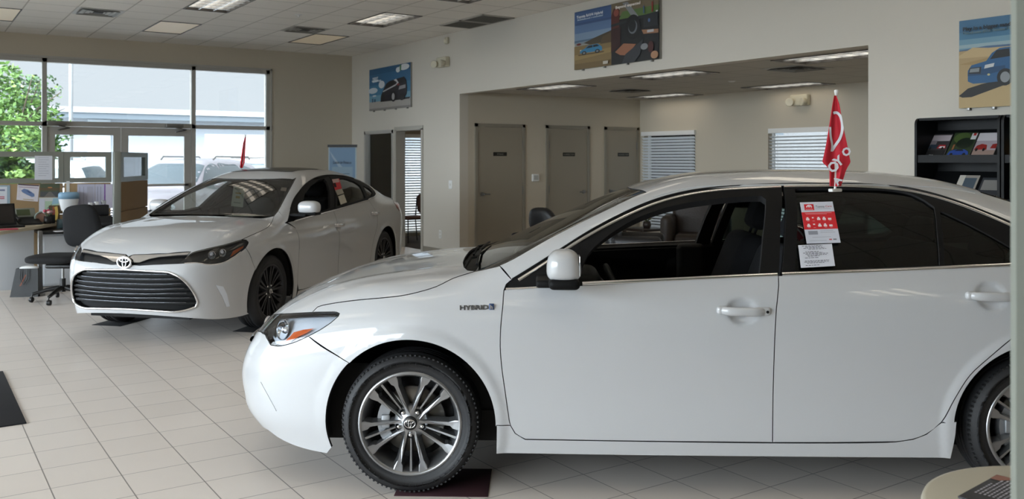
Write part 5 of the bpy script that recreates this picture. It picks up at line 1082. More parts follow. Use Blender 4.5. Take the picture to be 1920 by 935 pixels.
# ------------------------------------------------------------------ red dealer flags clipped to the cars
def flag(name, label, base, top, outline, Z, fold, seed, text=True):
    """outline: list of (py, left px, right px) of the hanging cloth"""
    t = thing(name, label, 'flag', (0,0,0), 0, 'red car window flags'); o = atd(*base, Z); t.location = o
    L = lambda px, py, dz=0.: Vector(atd(px, py, Z+dz))-o
    b = MB(); w_ = fold
    b.tube([L(base[0], base[1]+(-6 if text else -2)), L(*top)], .0055 if text else .006, 8); b.lathe([(.001,.012),(.009,.010),(.010,.004),(.006,-.012),(.001,-.014)], 12, 0, Matrix.Translation(L(*top))); b.build('pole', m_white, t)
    vs = []; n = 44; m = 26; rnd = random.Random(seed); ph = [rnd.uniform(0, 6) for _ in range(4)]; ys = [r[0] for r in outline]
    def pt(s, v):
        y = ys[0]+(ys[-1]-ys[0])*v; l = np.interp(y, ys, [r[1] for r in outline]); r = np.interp(y, ys, [r[2] for r in outline])
        d = fold*(math.sin(s*7.5+ph[0]+v*1.5)*.6+math.sin(s*13+ph[1]-v*2)*.3)*(.3+.7*v)
        return L(l+(r-l)*s, y, d-.012)
    for i in range(n+1):
        for j in range(m+1): vs.append(pt(j/m, i/n))
    fs = [(i*(m+1)+j, i*(m+1)+j+1, (i+1)*(m+1)+j+1, (i+1)*(m+1)+j) for i in range(n) for j in range(m)]
    N0 = Vector((SY, CY, 0))*.0012
    b = MB(); b.add(vs, fs, 0, True); b.add([v+N0 for v in vs], [f[::-1] for f in fs], 0, True); c = b.build('cloth', mat('flag_red_cloth', '#c52334', .75), t)
    if text:
        ux = ray(1561,0)-ray(1560,0); ux.z = 0; ux.normalize(); fw = mat('flag_white_print', '#dedfe6', .75); K = Z/FPX; out = Vector((-SY,-CY,0))
        def curve_band(P, wpx, nm):
            P = catmull(P, 3); vs2 = []; 
            for i, p in enumerate(P):
                a = P[max(0,i-1)]; c_ = P[min(len(P)-1,i+1)]; d = np.array(c_)-np.array(a); d = d/np.linalg.norm(d); nn = np.array((-d[1], d[0]))*wpx/2
                for q in (p+nn, p-nn): vs2.append(q)
            V = []
            for q in vs2:
                y = min(max(q[1], ys[0]), ys[-1]); l = np.interp(y, ys, [r[1] for r in outline]); r_ = np.interp(y, ys, [r[2] for r in outline]); s_ = min(max((q[0]-l)/max(r_-l, 1), 0), 1); V.append(pt(s_, (y-ys[0])/(ys[-1]-ys[0]))+out*.003)
            bb = MB(); bb.add(V, [(2*i, 2*i+1, 2*i+3, 2*i+2) for i in range(len(P)-1)], 0, True); return bb.build(nm, fw, c)
        curve_band([(1562,212),(1568,211),(1574,216),(1578,228),(1578.5,245),(1574,260),(1566,272),(1560,282)], 5, 'logo_band')
        curve_band([(1556,238),(1557,255),(1560,272),(1559,284)], 4, 'logo_band')
        for (ch, x, y, h, rot) in (('O', 1561, 313, 19, .55), ('Y', 1573, 301, 18, .65), ('O', 1586, 285, 15, .8), ('A', 1570, 338, 14, .9)):
            s0 = K*h*1.35; cc, sn = math.cos(rot), math.sin(rot); u = ux*cc+Vector((0,0,1))*sn; v_ = Vector((0,0,1))*cc-ux*sn
            p = L(x, y, -.028)-u*s0*.35-v_*s0*.35; text_mesh('letter', ch, s0, fw, c, p, u, v_, bold=.002)
    return t
def clip(t_, M, parent): pass
# ================================================================== FURNITURE AND SMALL THINGS
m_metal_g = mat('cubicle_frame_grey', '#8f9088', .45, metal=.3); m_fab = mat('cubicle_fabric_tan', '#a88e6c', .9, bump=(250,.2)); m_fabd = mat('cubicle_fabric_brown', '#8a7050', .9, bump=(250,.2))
m_lam = mat('laminate_beige', '#cbbfa6', .4); m_ped = mat('pedestal_grey', '#b9bcc0', .5); m_chair = mat('chair_fabric_black', '#141416', .9, bump=(250,.2)); m_blkp = mat('black_plastic')
def dim(c, k=.92):
    c = c.lstrip('#'); v = [int(c[i:i+2], 16) for i in (0, 2, 4)]; g_ = sum(v)/3; return '#%02x%02x%02x' % tuple(int(max(0, min(255, (g_+(q-g_)*.85)*k))) for q in v)
def quad_art(name, o_, ux, uy, w_, h_, shapes, parent, step=.0006):
    """flat picture made of coloured polygons in 0..1 coordinates from the lower left; each later shape lies a hair above"""
    ux = Vector(ux).normalized(); uy = Vector(uy).normalized(); n = ux.cross(uy); b = MB(); cols = []
    for i, (c, pts) in enumerate(shapes):
        if c not in cols: cols.append(c)
        b.poly([Vector(o_)+ux*x*w_+uy*y*h_+n*(step*(i+1)) for x, y in pts], cols.index(c))
    return b.build(name, [flat(c) for c in cols], parent)
def oval(cx, cy, rx, ry, n=18, a0=0, a1=360): return [(cx+rx*math.cos(math.radians(a0+(a1-a0)*i/n)), cy+ry*math.sin(math.radians(a0+(a1-a0)*i/n))) for i in range(n+(0 if a1-a0 == 360 else 1))]
def rect(x0, y0, x1, y1): return [(x0,y0),(x1,y0),(x1,y1),(x0,y1)]
def poster(name, label, tl, tr, bl, x0, shapes, texts=(), th=.03, group=None):
    a = onx(*tl, x0); b_ = onx(*tr, x0); c = onx(*bl, x0); y0, y1 = b_.y, a.y; z1, z0 = a.z, c.z; w_, h_ = abs(y1-y0), z1-z0
    t = thing(name, label, 'poster', (WX-th/2, (y0+y1)/2, (z0+z1)/2), 0, group); b = MB(); b.box((-th/2, -w_/2, -h_/2), (th/2, w_/2, h_/2)); b.build('board', flat('#8f8f88'), t)
    o_ = Vector((-th/2-.0005, w_/2, -h_/2)); ux, uy = Vector((0,-1,0)), Vector((0,0,1))
    quad_art('picture', o_, ux, uy, w_, h_, [(dim(c_), p_) for c_, p_ in shapes], t)
    for (s, x, y, sz, col, wd) in texts: text_mesh('lettering', s, sz*h_*1.15, flat(col), t, o_+ux*x*w_+uy*y*h_+Vector((-.028,0,0)), ux, uy, width=wd*w_ if wd else None, bold=.0018)
    for k in range(4): cl = MB(); y = w_/2-w_*(.1+.27*k); cl.rbox((-th/2-.004, y-.012, -h_/2-.02), (th/2, y+.012, -h_/2+.006), .003); cl.build('mounting_clip', m_steel, t)
    return t
def suv_side(x, y, s, col, dk='#1c2632', flip=1, h=.62):
    P = lambda pts: [(x+flip*a*s, y+b*s) for a, b in pts]
    return [('#6a5230' if col != '#2a2c34' else '#26242a', P([(-.05,-.03),(1.05,-.02),(1.1,.05),(-.1,.04)])), (col, P([(0,.10),(.03,.28),(.22,.36),(.38,.52),(.80,.55),(.95,.38),(1.,.30),(1.,.10)])), (dk, P([(.27,.36),(.40,.49),(.58,.50),(.58,.37)])), (dk, P([(.61,.37),(.61,.50),(.78,.51),(.88,.39)])),
        ('#191a1c', P(oval(.2,.1,.105,.115))), ('#7f868c', P(oval(.2,.1,.06,.065))), ('#191a1c', P(oval(.8,.1,.105,.115))), ('#7f868c', P(oval(.8,.1,.06,.065))), ('#e8e8e0', P([(.0,.26),(.05,.26),(.1,.32),(.03,.30)]))]
# big double poster above the alcove
sk = [('#3a5a8c', rect(0,.52,.47,1)), ('#41639a', rect(0,.8,.47,.97)), ('#5b7caa', rect(0,.62,.47,.76)), ('#7d97b6', rect(0,.5,.47,.62)), ('#54708c', rect(0,.44,.47,.5)), ('#8a98a2', [(0,.46),(.2,.47),(.47,.5),(.47,.46),(0,.44)]), ('#4a3f2c', [(.12,.44),(.25,.5),(.47,.58),(.47,.38),(.2,.40)]), ('#8f7444', rect(0,0,.47,.40)), ('#7c633a', rect(0,0,.47,.10)), ('#a5874f', [(0,.25),(.47,.3),(.47,.22),(0,.16)]), ('#7c2d24', oval(.06,.43,.03,.02)), ('#5d4a2c', [(.33,.38),(.47,.38),(.47,.55),(.36,.5)])]
sk += suv_side(.075, .24, .28, '#2f86b8')
sk += [('#17181b', rect(.47,0,1,1)), ('#7b6a4e', rect(.47,.78,1,1)), ('#5c7c3a', [(.56,.72),(1,.72),(1,.84),(.6,.84)]), ('#8c8f92', [(.6,.98),(.66,.98),(.78,.72),(.72,.70)]), ('#5a2018', [(.47,.40),(.56,.44),(.57,.9),(.5,.92),(.47,.8)]), ('#9a4a38', oval(.53,.84,.03,.06)), ('#22262b', [(.47,.62),(1,.70),(1,.74),(.47,.66)]), ('#3a1512', [(.47,.2),(.58,.3),(.58,.6),(.47,.58)]), ('#0e0f12', oval(.72,.56,.085,.20)), ('#6f757c', oval(.72,.56,.05,.11)), ('#15171b', oval(.715,.58,.042,.10)),
    ('#24282e', rect(.84,.52,.99,.70)), ('#4a6a9a', oval(.90,.62,.012,.03)), ('#b07a58', [(.82,.49),(1,.46),(1,.40),(.84,.42)]), ('#c9c9cc', rect(.88,.43,.95,.47)), ('#a86a48', [(.52,.20),(.62,.32),(.76,.28),(.66,.12),(.58,.14)]), ('#35383e', [(.6,0),(.64,.14),(.78,.28),(.84,.34),(.80,.1),(.74,0)]), ('#8c8f92', oval(.85,.22,.04,.05)), ('#4c1a18', oval(.92,.2,.03,.09)), ('#c08a64', oval(.96,.07,.04,.06)), ('#e6e6e6', oval(.985,.74,.012,.012)), ('#a03028', rect(.93,.74,.945,.9)), ('#3f5f8a', rect(.84,.74,.852,.86)), ('#c9c2b0', rect(.38,.03,.44,.08))]
poster('wall_poster', 'wide double poster above the alcove: blue SUV on sand, driver at the wheel', (1081,24), (1241,-9), (1081,131.7), WX, sk, [('Toyota RAV4 Hybrid', .05, .875, .055, '#d6dbe2', .33), ('Redefined potential', .06, .835, .028, '#9fb0c6', .32), ('Beyond expected', .53, .90, .055, '#e6dcd4', .28)])
# minivan / SUV poster near the corner
s2 = [('#2f6f9e', rect(0,0,1,1)), ('#27628f', rect(0,.86,1,1)), ('#3a83ae', rect(0,.35,1,.6)), ('#6ea6c2', rect(0,.2,1,.36)), ('#b4ada6', rect(0,0,1,.21)), ('#8f8a84', rect(0,0,1,.05)), ('#dfe5ea', oval(.32,.6,.075,.09)), ('#cdd9e2', oval(.10,.48,.12,.07)), ('#dfe8ec', oval(.16,.71,.09,.03)), ('#cfdce4', oval(.14,.35,.05,.02)), ('#e4e9ec', oval(.86,.92,.12,.07)), ('#dfe6ea', oval(.72,.88,.05,.06)), ('#4c8a5a', [(.76,.98),(.80,.98),(.79,.84),(.76,.86)]), ('#31587a', rect(.08,.2,.11,.29)), ('#31587a', rect(.14,.2,.17,.27)), ('#1d1b1e', [(.30,.19),(.98,.19),(1,.23),(.3,.22)]),
    ('#22202a', [(.30,.22),(.31,.34),(.36,.45),(.44,.60),(.52,.65),(.86,.70),(.91,.62),(.93,.45),(.92,.30),(.86,.22)]), ('#c9c9cc', [(.36,.44),(.68,.56),(.70,.60),(.62,.66),(.68,.68),(.74,.58),(.66,.52),(.36,.41)]), ('#141418', [(.40,.49),(.46,.60),(.62,.65),(.64,.57)]), ('#8a2a28', rect(.70,.52,.76,.56)), ('#17171b', [(.74,.56),(.78,.68),(.88,.67),(.91,.57)]), ('#9a9a9e', [(.74,.42),(.90,.44),(.90,.52),(.76,.50)]), ('#0f0f12', oval(.36,.28,.045,.09)), ('#0f0f12', oval(.62,.28,.065,.12)), ('#a9a9ab', oval(.615,.28,.035,.08)), ('#0f0f12', oval(.82,.25,.06,.08))]
poster('wall_poster', 'blue sky poster of a dark wagon seen from behind, near the room corner', (695.5,131.5), (773,117.5), (695.5,208.5), WX, s2, [('NEXT', .12, .74, .06, '#dfe8ee', .14), ('ADVENTURE', .12, .67, .05, '#dfe8ee', .22)])
# sand dune poster at the right edge
s3 = [('#4682a8', rect(0,0,1,1)), ('#3f76a0', rect(0,.86,1,1)), ('#6f9fb8', rect(0,.66,1,.78)), ('#9db9c2', rect(0,.68,1,.72)), ('#4e6f96', [(0,.66),(.3,.685),(.7,.675),(1,.66),(1,.64),(0,.64)]), ('#bfa06c', rect(0,0,1,.65)), ('#d0b27c', [(0,.60),(.15,.68),(.32,.66),(.55,.655),(1,.66),(1,.55),(0,.57)]), ('#b39158', [(0,.5),(.5,.58),(1,.6),(1,.5),(.4,.46)]), ('#c9aa72', [(0,0),(1,0),(1,.42),(.6,.34),(.3,.22),(0,.12)]), ('#1b1a1c', [(0,.14),(.04,.12),(.14,.12),(.7,.30),(.7,.34),(.25,.26),(.1,.22)])]
trk = [(.10,.30),(.10,.42),(.14,.48),(.30,.515),(.36,.60),(.44,.645),(.75,.655),(.78,.54),(.99,.53),(.99,.34),(.9,.3),(.3,.27),(.16,.27)]
s3 += [('#1f5f96', trk), ('#0f1418', [(.34,.53),(.41,.625),(.54,.63),(.55,.545)]), ('#0f1418', [(.57,.545),(.57,.63),(.72,.64),(.74,.55)]), ('#174a78', [(.10,.40),(.32,.44),(.5,.45),(.5,.40),(.3,.36),(.10,.36)]), ('#23272b', [(.11,.385),(.12,.45),(.25,.455),(.24,.375)]), ('#8c9499', [(.12,.40),(.13,.44),(.23,.445),(.225,.40)]), ('#d6dadc', [(.28,.43),(.29,.47),(.39,.485),(.38,.445)]), ('#101214', oval(.50,.32,.085,.095)), ('#8f949a', oval(.50,.32,.05,.06)), ('#101214', oval(.9,.33,.06,.09)), ('#c9c38f', oval(.33,.36,.015,.012))]
poster('wall_poster', 'tall desert dune poster of a blue pickup truck, above the magazine racks', (1802.5,40.4), (1985,17), (1802.5,203.3), WX, s3, [('Play in a bigger sandbox.', .06, .875, .05, '#10202c', .62), ('The all-new 2016 Tacoma TRD', .06, .835, .036, '#55717f', .55)])
# ---- banner stand by the far corner
pt = atd(642, 300, 15.0); ang = -YAW; t = thing('banner_stand', 'pale blue retractable banner with a black top rail, in the far corner', 'banner', (pt.x, pt.y, 0), ang)
w_ = .235; h_ = 1.5+29/FPX*15
b = MB(); b.box((-w_-.01, -.02, h_-.045), (w_+.01, .02, h_)); b.build('top_rail', m_blkp, t); b = MB(); b.box((-w_-.02, -.08, 0), (w_+.02, .08, .07)); b.tube([(0,.02,.07),(0,.02,h_)], .008); b.build('base', m_steel, t)
bs = MB(); bs.box((-w_, -.004, .07), (w_, .004, h_-.045)); bn = bs.build('banner_sheet', flat('#a5b3ba'), t)
quad_art('banner_print', (-w_+.02, -.0045, .1), (1,0,0), (0,0,1), 2*w_-.04, h_-.15, [('#6d8aa6', rect(0,0,1,1)), ('#8fa2b4', [(0,.97),(.3,.86),(.5,.8),(.4,.78),(.1,.9)]), ('#7f97a8', rect(.1,.4,.9,.8))]+[('#4f6572', rect(.2,.78-.055*i,.78,.787-.055*i)) for i in range(1,9)], bn)
text_mesh('lettering', 'Lease or Finance', .07, flat('#26303a'), bn, (-.15,-.012,h_-.32), (1,0,0), (0,0,1), width=.30)
# ---- magazine racks
def rack(y0, y1, label):
    x0 = 6.69; zt_ = 1.835; t = thing('magazine_rack', label, 'magazine rack', ((x0+WX)/2, (y0+y1)/2, 0), 0, 'black magazine racks'); hw = (y1-y0)/2; hd = (WX-x0)/2-.004; mb_ = mat('rack_black', '#0c0d0f', .5, spec=.25)
    for s in (-1, 1):
        b = MB(); pts = [(-hd, s*hw-(.02 if s > 0 else 0), 0), (hd, s*hw-(.02 if s > 0 else 0), 0), (hd, s*hw-(.02 if s > 0 else 0), zt_)]+[(-hd+.05-.05*math.sin(a), s*hw-(.02 if s > 0 else 0), zt_-.05+.05*math.cos(a)) for a in np.linspace(0, PI/2, 7)]
        b.prism(pts, (0, .02, 0)); b.build('side_panel', mb_, t)
    b = MB(); b.box((hd-.012, -hw+.02, 0), (hd, hw-.02, zt_)); b.build('back_panel', mb_, t)
    b = MB(); b.box((-hd+.03, -hw+.02, zt_-.02), (hd-.012, hw-.02, zt_)); b.build('top_panel', mb_, t)
    for k, z in enumerate((1.50, 1.17, .84, .51, .18)):
        b = MB(); b.box((-hd+.02, -hw+.02, z-.02), (hd-.012, hw-.02, z)); b.box((-hd+.01, -hw+.02, z-.02), (-hd+.02, hw-.02, z+.04)); b.build('shelf', mb_, t)
        b = MB(); b.prism([(-hd+.10, -hw+.02, z), (hd-.02, -hw+.02, z+.24), (hd-.012, -hw+.02, z+.24), (-hd+.11, -hw+.02, z)], (0, 2*hw-.04, 0)); b.build('sloped_rest', mb_, t)
    return t, x0
ra_y1 = onx(1714, 300, 6.69).y; ra_y0 = onx(1874, 300, 6.69).y
rack(ra_y0, ra_y1, 'black magazine rack under the dune poster, left of the two'); rack(ra_y0-(ra_y1-ra_y0)-.01, ra_y0-.01, 'black magazine rack at the right edge, beside the first rack')
def brochure(pxs, z, w_, h_, shapes, label, txt=None):
    y = onx(pxs, 300, 6.80).y; dy = .15; t = thing('brochure', label, 'brochure', (6.80, y, z), 0, 'brochures on the magazine racks'); M = Matrix.Rotation(math.radians(35), 4, 'Y')
    ux = Vector((0,-1,0)); uy = Vector((math.sin(math.radians(38)), 0, math.cos(math.radians(38)))); n = ux.cross(uy); b = MB(); o_ = Vector((-.01, w_/2, .0))
    b.prism([o_, o_+ux*w_, o_+ux*w_+uy*h_, o_+uy*h_], -n*.006); b.build('booklet', flat('#b9b5b0'), t); quad_art('cover', o_, ux, uy, w_, h_, shapes, t)
    if txt: text_mesh('lettering', txt, .014, flat('#c9c9cc'), t, o_+ux*w_*.3+uy*h_*.14+n*.008, ux, uy)
city = [('#3a3638', rect(0,0,1,1)), ('#b4a8ac', rect(0,.72,1,.95)), ('#8a7f84', rect(0,.55,.4,.74)), ('#17181b', rect(0,0,1,.36)), ('#2b3a48', [(.05,.42),(.15,.58),(.45,.58),(.5,.42)]), ('#a3202a', [(.52,.42),(.58,.56),(.9,.56),(.96,.42)]), ('#d8d8da', [(.6,.44),(.66,.5),(.9,.5),(.9,.44)]), ('#0c0c0e', oval(.2,.42,.05,.06)), ('#0c0c0e', oval(.8,.42,.05,.06))]
bl = [('#2c3a22', rect(0,0,1,1)), ('#46582c', oval(.4,.8,.35,.2)), ('#1a2418', oval(.6,.6,.35,.2)), ('#8a5a3a', rect(.15,.35,.22,.55)), ('#8f8f92', rect(0,0,1,.16)), ('#22428c', [(.04,.16),(.10,.30),(.35,.36),(.7,.36),(.9,.28),(.94,.16)]), ('#101830', [(.3,.3),(.4,.36),(.62,.36),(.7,.3)]), ('#0c0c0e', oval(.22,.16,.07,.07)), ('#0c0c0e', oval(.76,.16,.07,.07)), ('#c9c9c9', rect(.78,.72,1,.95)), ('#a3282a', rect(.84,.86,.96,.95))]
rd_ = [('#a59aa0', rect(0,0,1,1)), ('#8f7a72', rect(0,0,1,.35)), ('#8c2420', [(.02,.36),(.1,.52),(.3,.58),(.55,.54),(.6,.36)]), ('#c9c4c8', rect(0,.7,1,1)), ('#0c0c0e', oval(.15,.36,.06,.06)), ('#0c0c0e', oval(.48,.36,.06,.06)), ('#8c2420', [(.75,.4),(.8,.56),(1,.58),(1,.4)])]
brochure(1748, 1.505, .17, .26, city, 'dark city brochure with two parked cars, left on the top shelf', 'RAV4'); brochure(1793, 1.505, .19, .27, bl, 'brochure of a blue sedan under trees, middle of the top shelf'); brochure(1839, 1.505, .17, .26, rd_, 'pale brochure of a red car, right on the top shelf'); brochure(1908, 1.505, .12, .26, [('#2a2a22', rect(0,0,1,1)), ('#b08a52', rect(.1,.2,.9,.7)), ('#9fb8b4', rect(0,.75,1,1))], 'tan and teal brochure at the right edge of the photo')
brochure(1800, 1.175, .16, .26, [('#a9a096', rect(0,0,1,1)), ('#54606a', rect(.2,.2,.9,.9)), ('#d6d0c4', rect(0,.5,.3,1))], 'grey-white brochure on the second shelf, left one'); brochure(1845, 1.175, .16, .24, [('#3a3c40', rect(0,0,1,1)), ('#8d8a86', rect(.1,.5,.9,.9)), ('#c9b48a', rect(.5,.1,.9,.3))], 'dark brochure on the second shelf, right one')
# ---- round table with a folded leaflet at the lower right corner
tc_ = c2w(1.22, 1.88); t = thing('round_table', 'round beige side table cut by the lower right corner', 'table', (tc_.x, tc_.y, 0)); b = MB(); b.lathe([(.001,.722),(.29,.722),(.322,.728),(.33,.738),(.326,.748),(.318,.75),(.001,.75)], 64); b.build('table_top', mat('table_top_beige', '#c2bba8', .35), t)
b = MB(); b.lathe([(.001,.0),(.22,.0),(.22,.012),(.05,.03),(.032,.05),(.032,.70),(.09,.722),(.001,.722)], 32); b.build('pedestal', m_steel, t)
pc = onz(1796, 932, .7515); q1 = onz(1880, 886, .7515); u = Vector((q1.x-pc.x, q1.y-pc.y, 0)).normalized(); v_ = Vector((u.y, -u.x, 0)); t = thing('leaflet', 'dark leaflet with lines of white text lying on the round table', 'leaflet', (pc.x, pc.y, .7505)); b = MB()
b.prism([(0,0,0), u*.21, u*.21+v_*.14, v_*.14], (0,0,.004)); b.build('leaflet_sheet', mat('leaflet_dark', '#2b2a31', .35), t)
b = MB(); random.seed(11)
for r in range(13):
    y = .014+r*.0095; x = .02+(.03 if r < 6 else 0)
    while x < .185-(.0 if r else .05):
        w2 = random.uniform(.004,.014); p = u*x+v_*y; b.poly([p+Vector((0,0,.0046)), p+v_*.0045+Vector((0,0,.0046)), p+v_*.0045+u*w2+Vector((0,0,.0046)), p+u*w2+Vector((0,0,.0046))]); x += w2+.004
b.build('leaflet_text', flat('#b9b9c4'), t)
b = MB(); b.poly([u*.17+Vector((0,0,.0048)), u*.17+v_*.02+Vector((0,0,.0048)), u*.208+v_*.05+Vector((0,0,.0048)), u*.208+Vector((0,0,.0048))]); b.build('leaflet_photo', flat('#9a6a5c'), t)
# ---- mats under tyres and the door mat
def floor_mat(name, c, w_, d_, rz, m, label, cat='mat', grp='mats under the tyres', h=.008):
    b = MB(); b.rbox((-w_/2, -d_/2, 0), (w_/2, d_/2, h), .003); o = b.build(name, m, None); o.location = (c.x, c.y, 0); o.rotation_euler = (0,0,rz); return tag(o, label, cat, grp)
m_mr = mat('mat_maroon', '#33101a', .85); m_mk = mat('mat_black', '#141417', .9, noise=(300,.3))
ra1 = math.atan2(CM[1][0], CM[0][0]); ra2 = math.atan2(AM[1][0], AM[0][0])
for (M_, lx, ly, lab, mm, rz) in ((CM, 1.25, .71, 'maroon square under the front tyre of the foreground sedan', m_mr, ra1), (CM, -1.391, .76, 'dark square under the rear tyre of the foreground sedan', m_mk, ra1), (AM, 1.41, .76, 'black square under the left front tyre of the window side sedan', m_mk, ra2), (AM, 1.41, -.76, 'black square under the right front tyre of the window side sedan', m_mk, ra2)):
    floor_mat('tyre_mat', M_ @ Vector((lx, ly, 0)), .42 if mm is m_mr else .46, .36 if mm is m_mr else .30, rz, mm, lab, h=.003)
mc = [onz(0, 697, 0), onz(50, 793, 0)]; e1 = onz(5, 697, 0); e2 = onz(50, 794, 0); a_ = Vector((math.cos(0), 0, 0))
b = MB(); x1 = e2.x; ya, yb = e2.y, e1.y+.15; b.rbox((x1-1.5, ya, 0), (x1, ya+ (Vector(e1)-Vector(e2)).length, .008), .003); tag(b.build('floor_mat', mat('doormat_charcoal', '#1d1e24', .95, noise=(150,.4))), 'charcoal entrance mat cut by the left edge', 'mat')
# ================================================================== CUBICLE
PY = 12.50; pl = lambda px, py: ony(px, py, PY)
post = ony(219, 300, PY); zc_ = 1.605
def panel_unit(name, label, o, rz, L_, glass_x, frame=m_metal_g, fab=m_fab):
    t = thing(name, label, 'partition', (o.x, o.y, 0), rz, 'office cubicle partitions'); f = MB(); d = .03
    f.box((0, -d, zc_-.02), (L_, d, zc_)); f.box((0, -d, .0), (L_, d, .09))
    f.box((0, -d, 1.215), (L_, d, 1.275)); f.box((0, -d, zc_-.065), (L_, d, zc_-.02)); x = 0
    for (a, c) in glass_x: f.box((x, -d, 1.275), (a, d, zc_-.065)); x = c
    f.box((x, -d, 1.275), (L_, d, zc_-.065)); f.build('frame', frame, t)
    for (a, c) in glass_x: g = MB(); g.box((a, -.004, 1.275), (c, .004, zc_-.065)); g.build('pane', g_win, t)
    for (z0, z1) in ((.095, .82), (.826, 1.21)):
        b = MB(); b.rbox((.008, -d, z0), (L_-.008, d, z1), .01); b.build('fabric_panel', fab, t)
    return t
xa = pl(119.5, 300).x; xp = pl(209, 300).x; x0_ = pl(-120, 300).x
panel_unit('cubicle_partition', 'tan cubicle partition behind the desk with a long glass strip, left of the seam', Vector((x0_, PY, 0)), 0, xa-x0_-.004, [(.05, xa-x0_-.06)])
panel_unit('cubicle_partition', 'tan cubicle partition behind the chair, between the seam and the corner post', Vector((xa, PY, 0)), 0, xp-xa-.004, [(.07, xp-xa-.07)])
pe = c2w(-5.37, 13.14); pv = Vector((pe.x-post.x, pe.y-post.y, 0))
b = MB(); b.rbox((-.045, -.045, 0), (.045, .045, zc_+.005), .01); cpst = b.build('cubicle_post', m_metal_g, None); cpst.location = (post.x+.0, PY, 0); tag(cpst, 'grey square corner post of the cubicle', 'post')
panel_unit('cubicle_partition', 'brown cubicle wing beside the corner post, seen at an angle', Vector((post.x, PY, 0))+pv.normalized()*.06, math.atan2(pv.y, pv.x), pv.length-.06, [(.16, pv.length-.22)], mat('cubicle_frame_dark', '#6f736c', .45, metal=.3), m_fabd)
# worktop: L shaped, curved edge
dz_ = .74; z_t = dz_
edge = [onz(x, y, z_t) for x, y in ((0,434),(40,428),(75,423),(105,417.5))]
p_in = onz(108, 416, z_t)
top = [Vector((x0_+.1, PY-.035, z_t)), Vector((x0_+.1, edge[0].y-.35, z_t)), onz(-60, 446, z_t)]+edge+[Vector((p_in.x-.02, PY-.30, z_t))]
top2 = top+[Vector((p_in.x-.02, PY-.035, z_t))]
t = thing('office_desk', 'beige cubicle worktop with a curved front edge on a grey pedestal', 'desk', (x0_+.5, PY-.5, 0)); o = Vector(t.location)
b = MB(); b.prism([p-o for p in top2][::-1], (0,0,-.035)); b.build('worktop', m_lam, t)
b = MB(); pf = atd(75, 500, 10.1); b.box((pf.x-.025-o.x, pf.y-.25-o.y, 0), (pf.x+.025-o.x, pf.y+.28-o.y, .03)); b.rbox((pf.x-.025-o.x, pf.y-.03-o.y, .03), (pf.x+.025-o.x, pf.y+.03-o.y, .705), .01); b.build('leg', m_steel, t)
pd = atd(38, 500, 10.2); b = MB(); b.rbox((pd.x-.30-o.x, pd.y-o.y, .03), (pd.x+.14-o.x, pd.y+.02-o.y, .70), .005); b.build('modesty_panel', m_ped, t)
# low return counter and filing pedestals behind the chair
t = thing('file_cabinet', 'light grey two-drawer pedestal with a black top behind the desk chair', 'cabinet', (0,0,0)); a = ony(80, 500, 11.62); c = ony(200, 500, 11.62); t.location = (a.x, 11.62, 0)
L_ = c.x-a.x; b = MB(); b.rbox((0, 0, .04), (L_, .44, .64), .006); b.build('body', m_ped, t); b = MB(); b.rbox((-.05, -.04, .645), (L_+.1, .84, .675), .006); b.build('black_top', m_blkp, t)
b = MB(); b.box((.12, -.004, .50), (.40, 0, .56)); b.build('label_holder', flat('#a5a8ac'), t)
for z0, z1 in ((.06,.33),(.345,.62)): b = MB(); b.rbox((.01, -.012, z0), (L_-.01, 0, z1), .005); b.build('drawer', m_ped, t)
# papers pinned on the panels (each lifts away)
def pinned(name, label, cat, px4, shapes, base='#dfe1ea', y=PY-.033, grp='papers pinned on the cubicle'):
    q = [ony(p[0], p[1], y) for p in px4]; c = sum(q, Vector())/4; t = thing(name, label, cat, c, 0, grp); q = [p-c for p in q]; b = MB(); b.prism(q, (0,.002,0)); b.build('sheet', flat(base), t)
    if shapes:
        b = MB(); cols = []
        for i, (co, pts) in enumerate(shapes):
            if co not in cols: cols.append(co)
            b.poly([(q[3]*(1-x)+q[2]*x)*(1-yy)+(q[0]*(1-x)+q[1]*x)*yy+Vector((0,-.0006*(i+1),0)) for x, yy in pts], cols.index(co))
        b.build('print', [flat(k) for k in cols], t)
    return t
txtl = lambda n, c, x0=.12, x1=.88: [(c, rect(x0, .92-.84*i/n, x1-(.15 if i % 3 == 2 else 0), .92-.84*i/n+.015)) for i in range(n)]
pinned('notice_sheet', 'white list taped over the cubicle glass', 'paper', [(65,292),(98,292),(98,337),(65,337)], txtl(9, '#a9acba', .2, .8), y=PY-.036)
pinned('framed_certificate', 'blue-edged framed certificate at the left edge', 'picture', [(-30,347),(19,347),(19,386),(-30,386)], [('#dfe4ee', rect(.05,.05,.88,.93)), ('#7f86a8', rect(.2,.72,.8,.8)), ('#c0405c', rect(.3,.42,.78,.46)), ('#c0405c', rect(.3,.34,.78,.38))], '#9fb4c4')
pinned('car_calendar', 'tilted white sheet with a blue car drawing', 'paper', [(33,344.5),(74,347),(71,378),(31,374.5)], [('#5b4a5c', rect(.02,.93,.98,1)), ('#a88aa0', rect(.05,.80,.95,.84)), ('#6f86b4', [(.18,.6),(.3,.72),(.5,.68),(.8,.45),(.82,.3),(.7,.25),(.45,.38),(.25,.5)]), ('#3f4f7c', [(.4,.64),(.55,.58),(.68,.48),(.55,.5)]), ('#b9a06c', rect(.3,.06,.8,.1))]+[('#b0a4b8', rect(.05,.7-.1*i,.15,.715-.1*i)) for i in range(6)], '#e6e2ea')
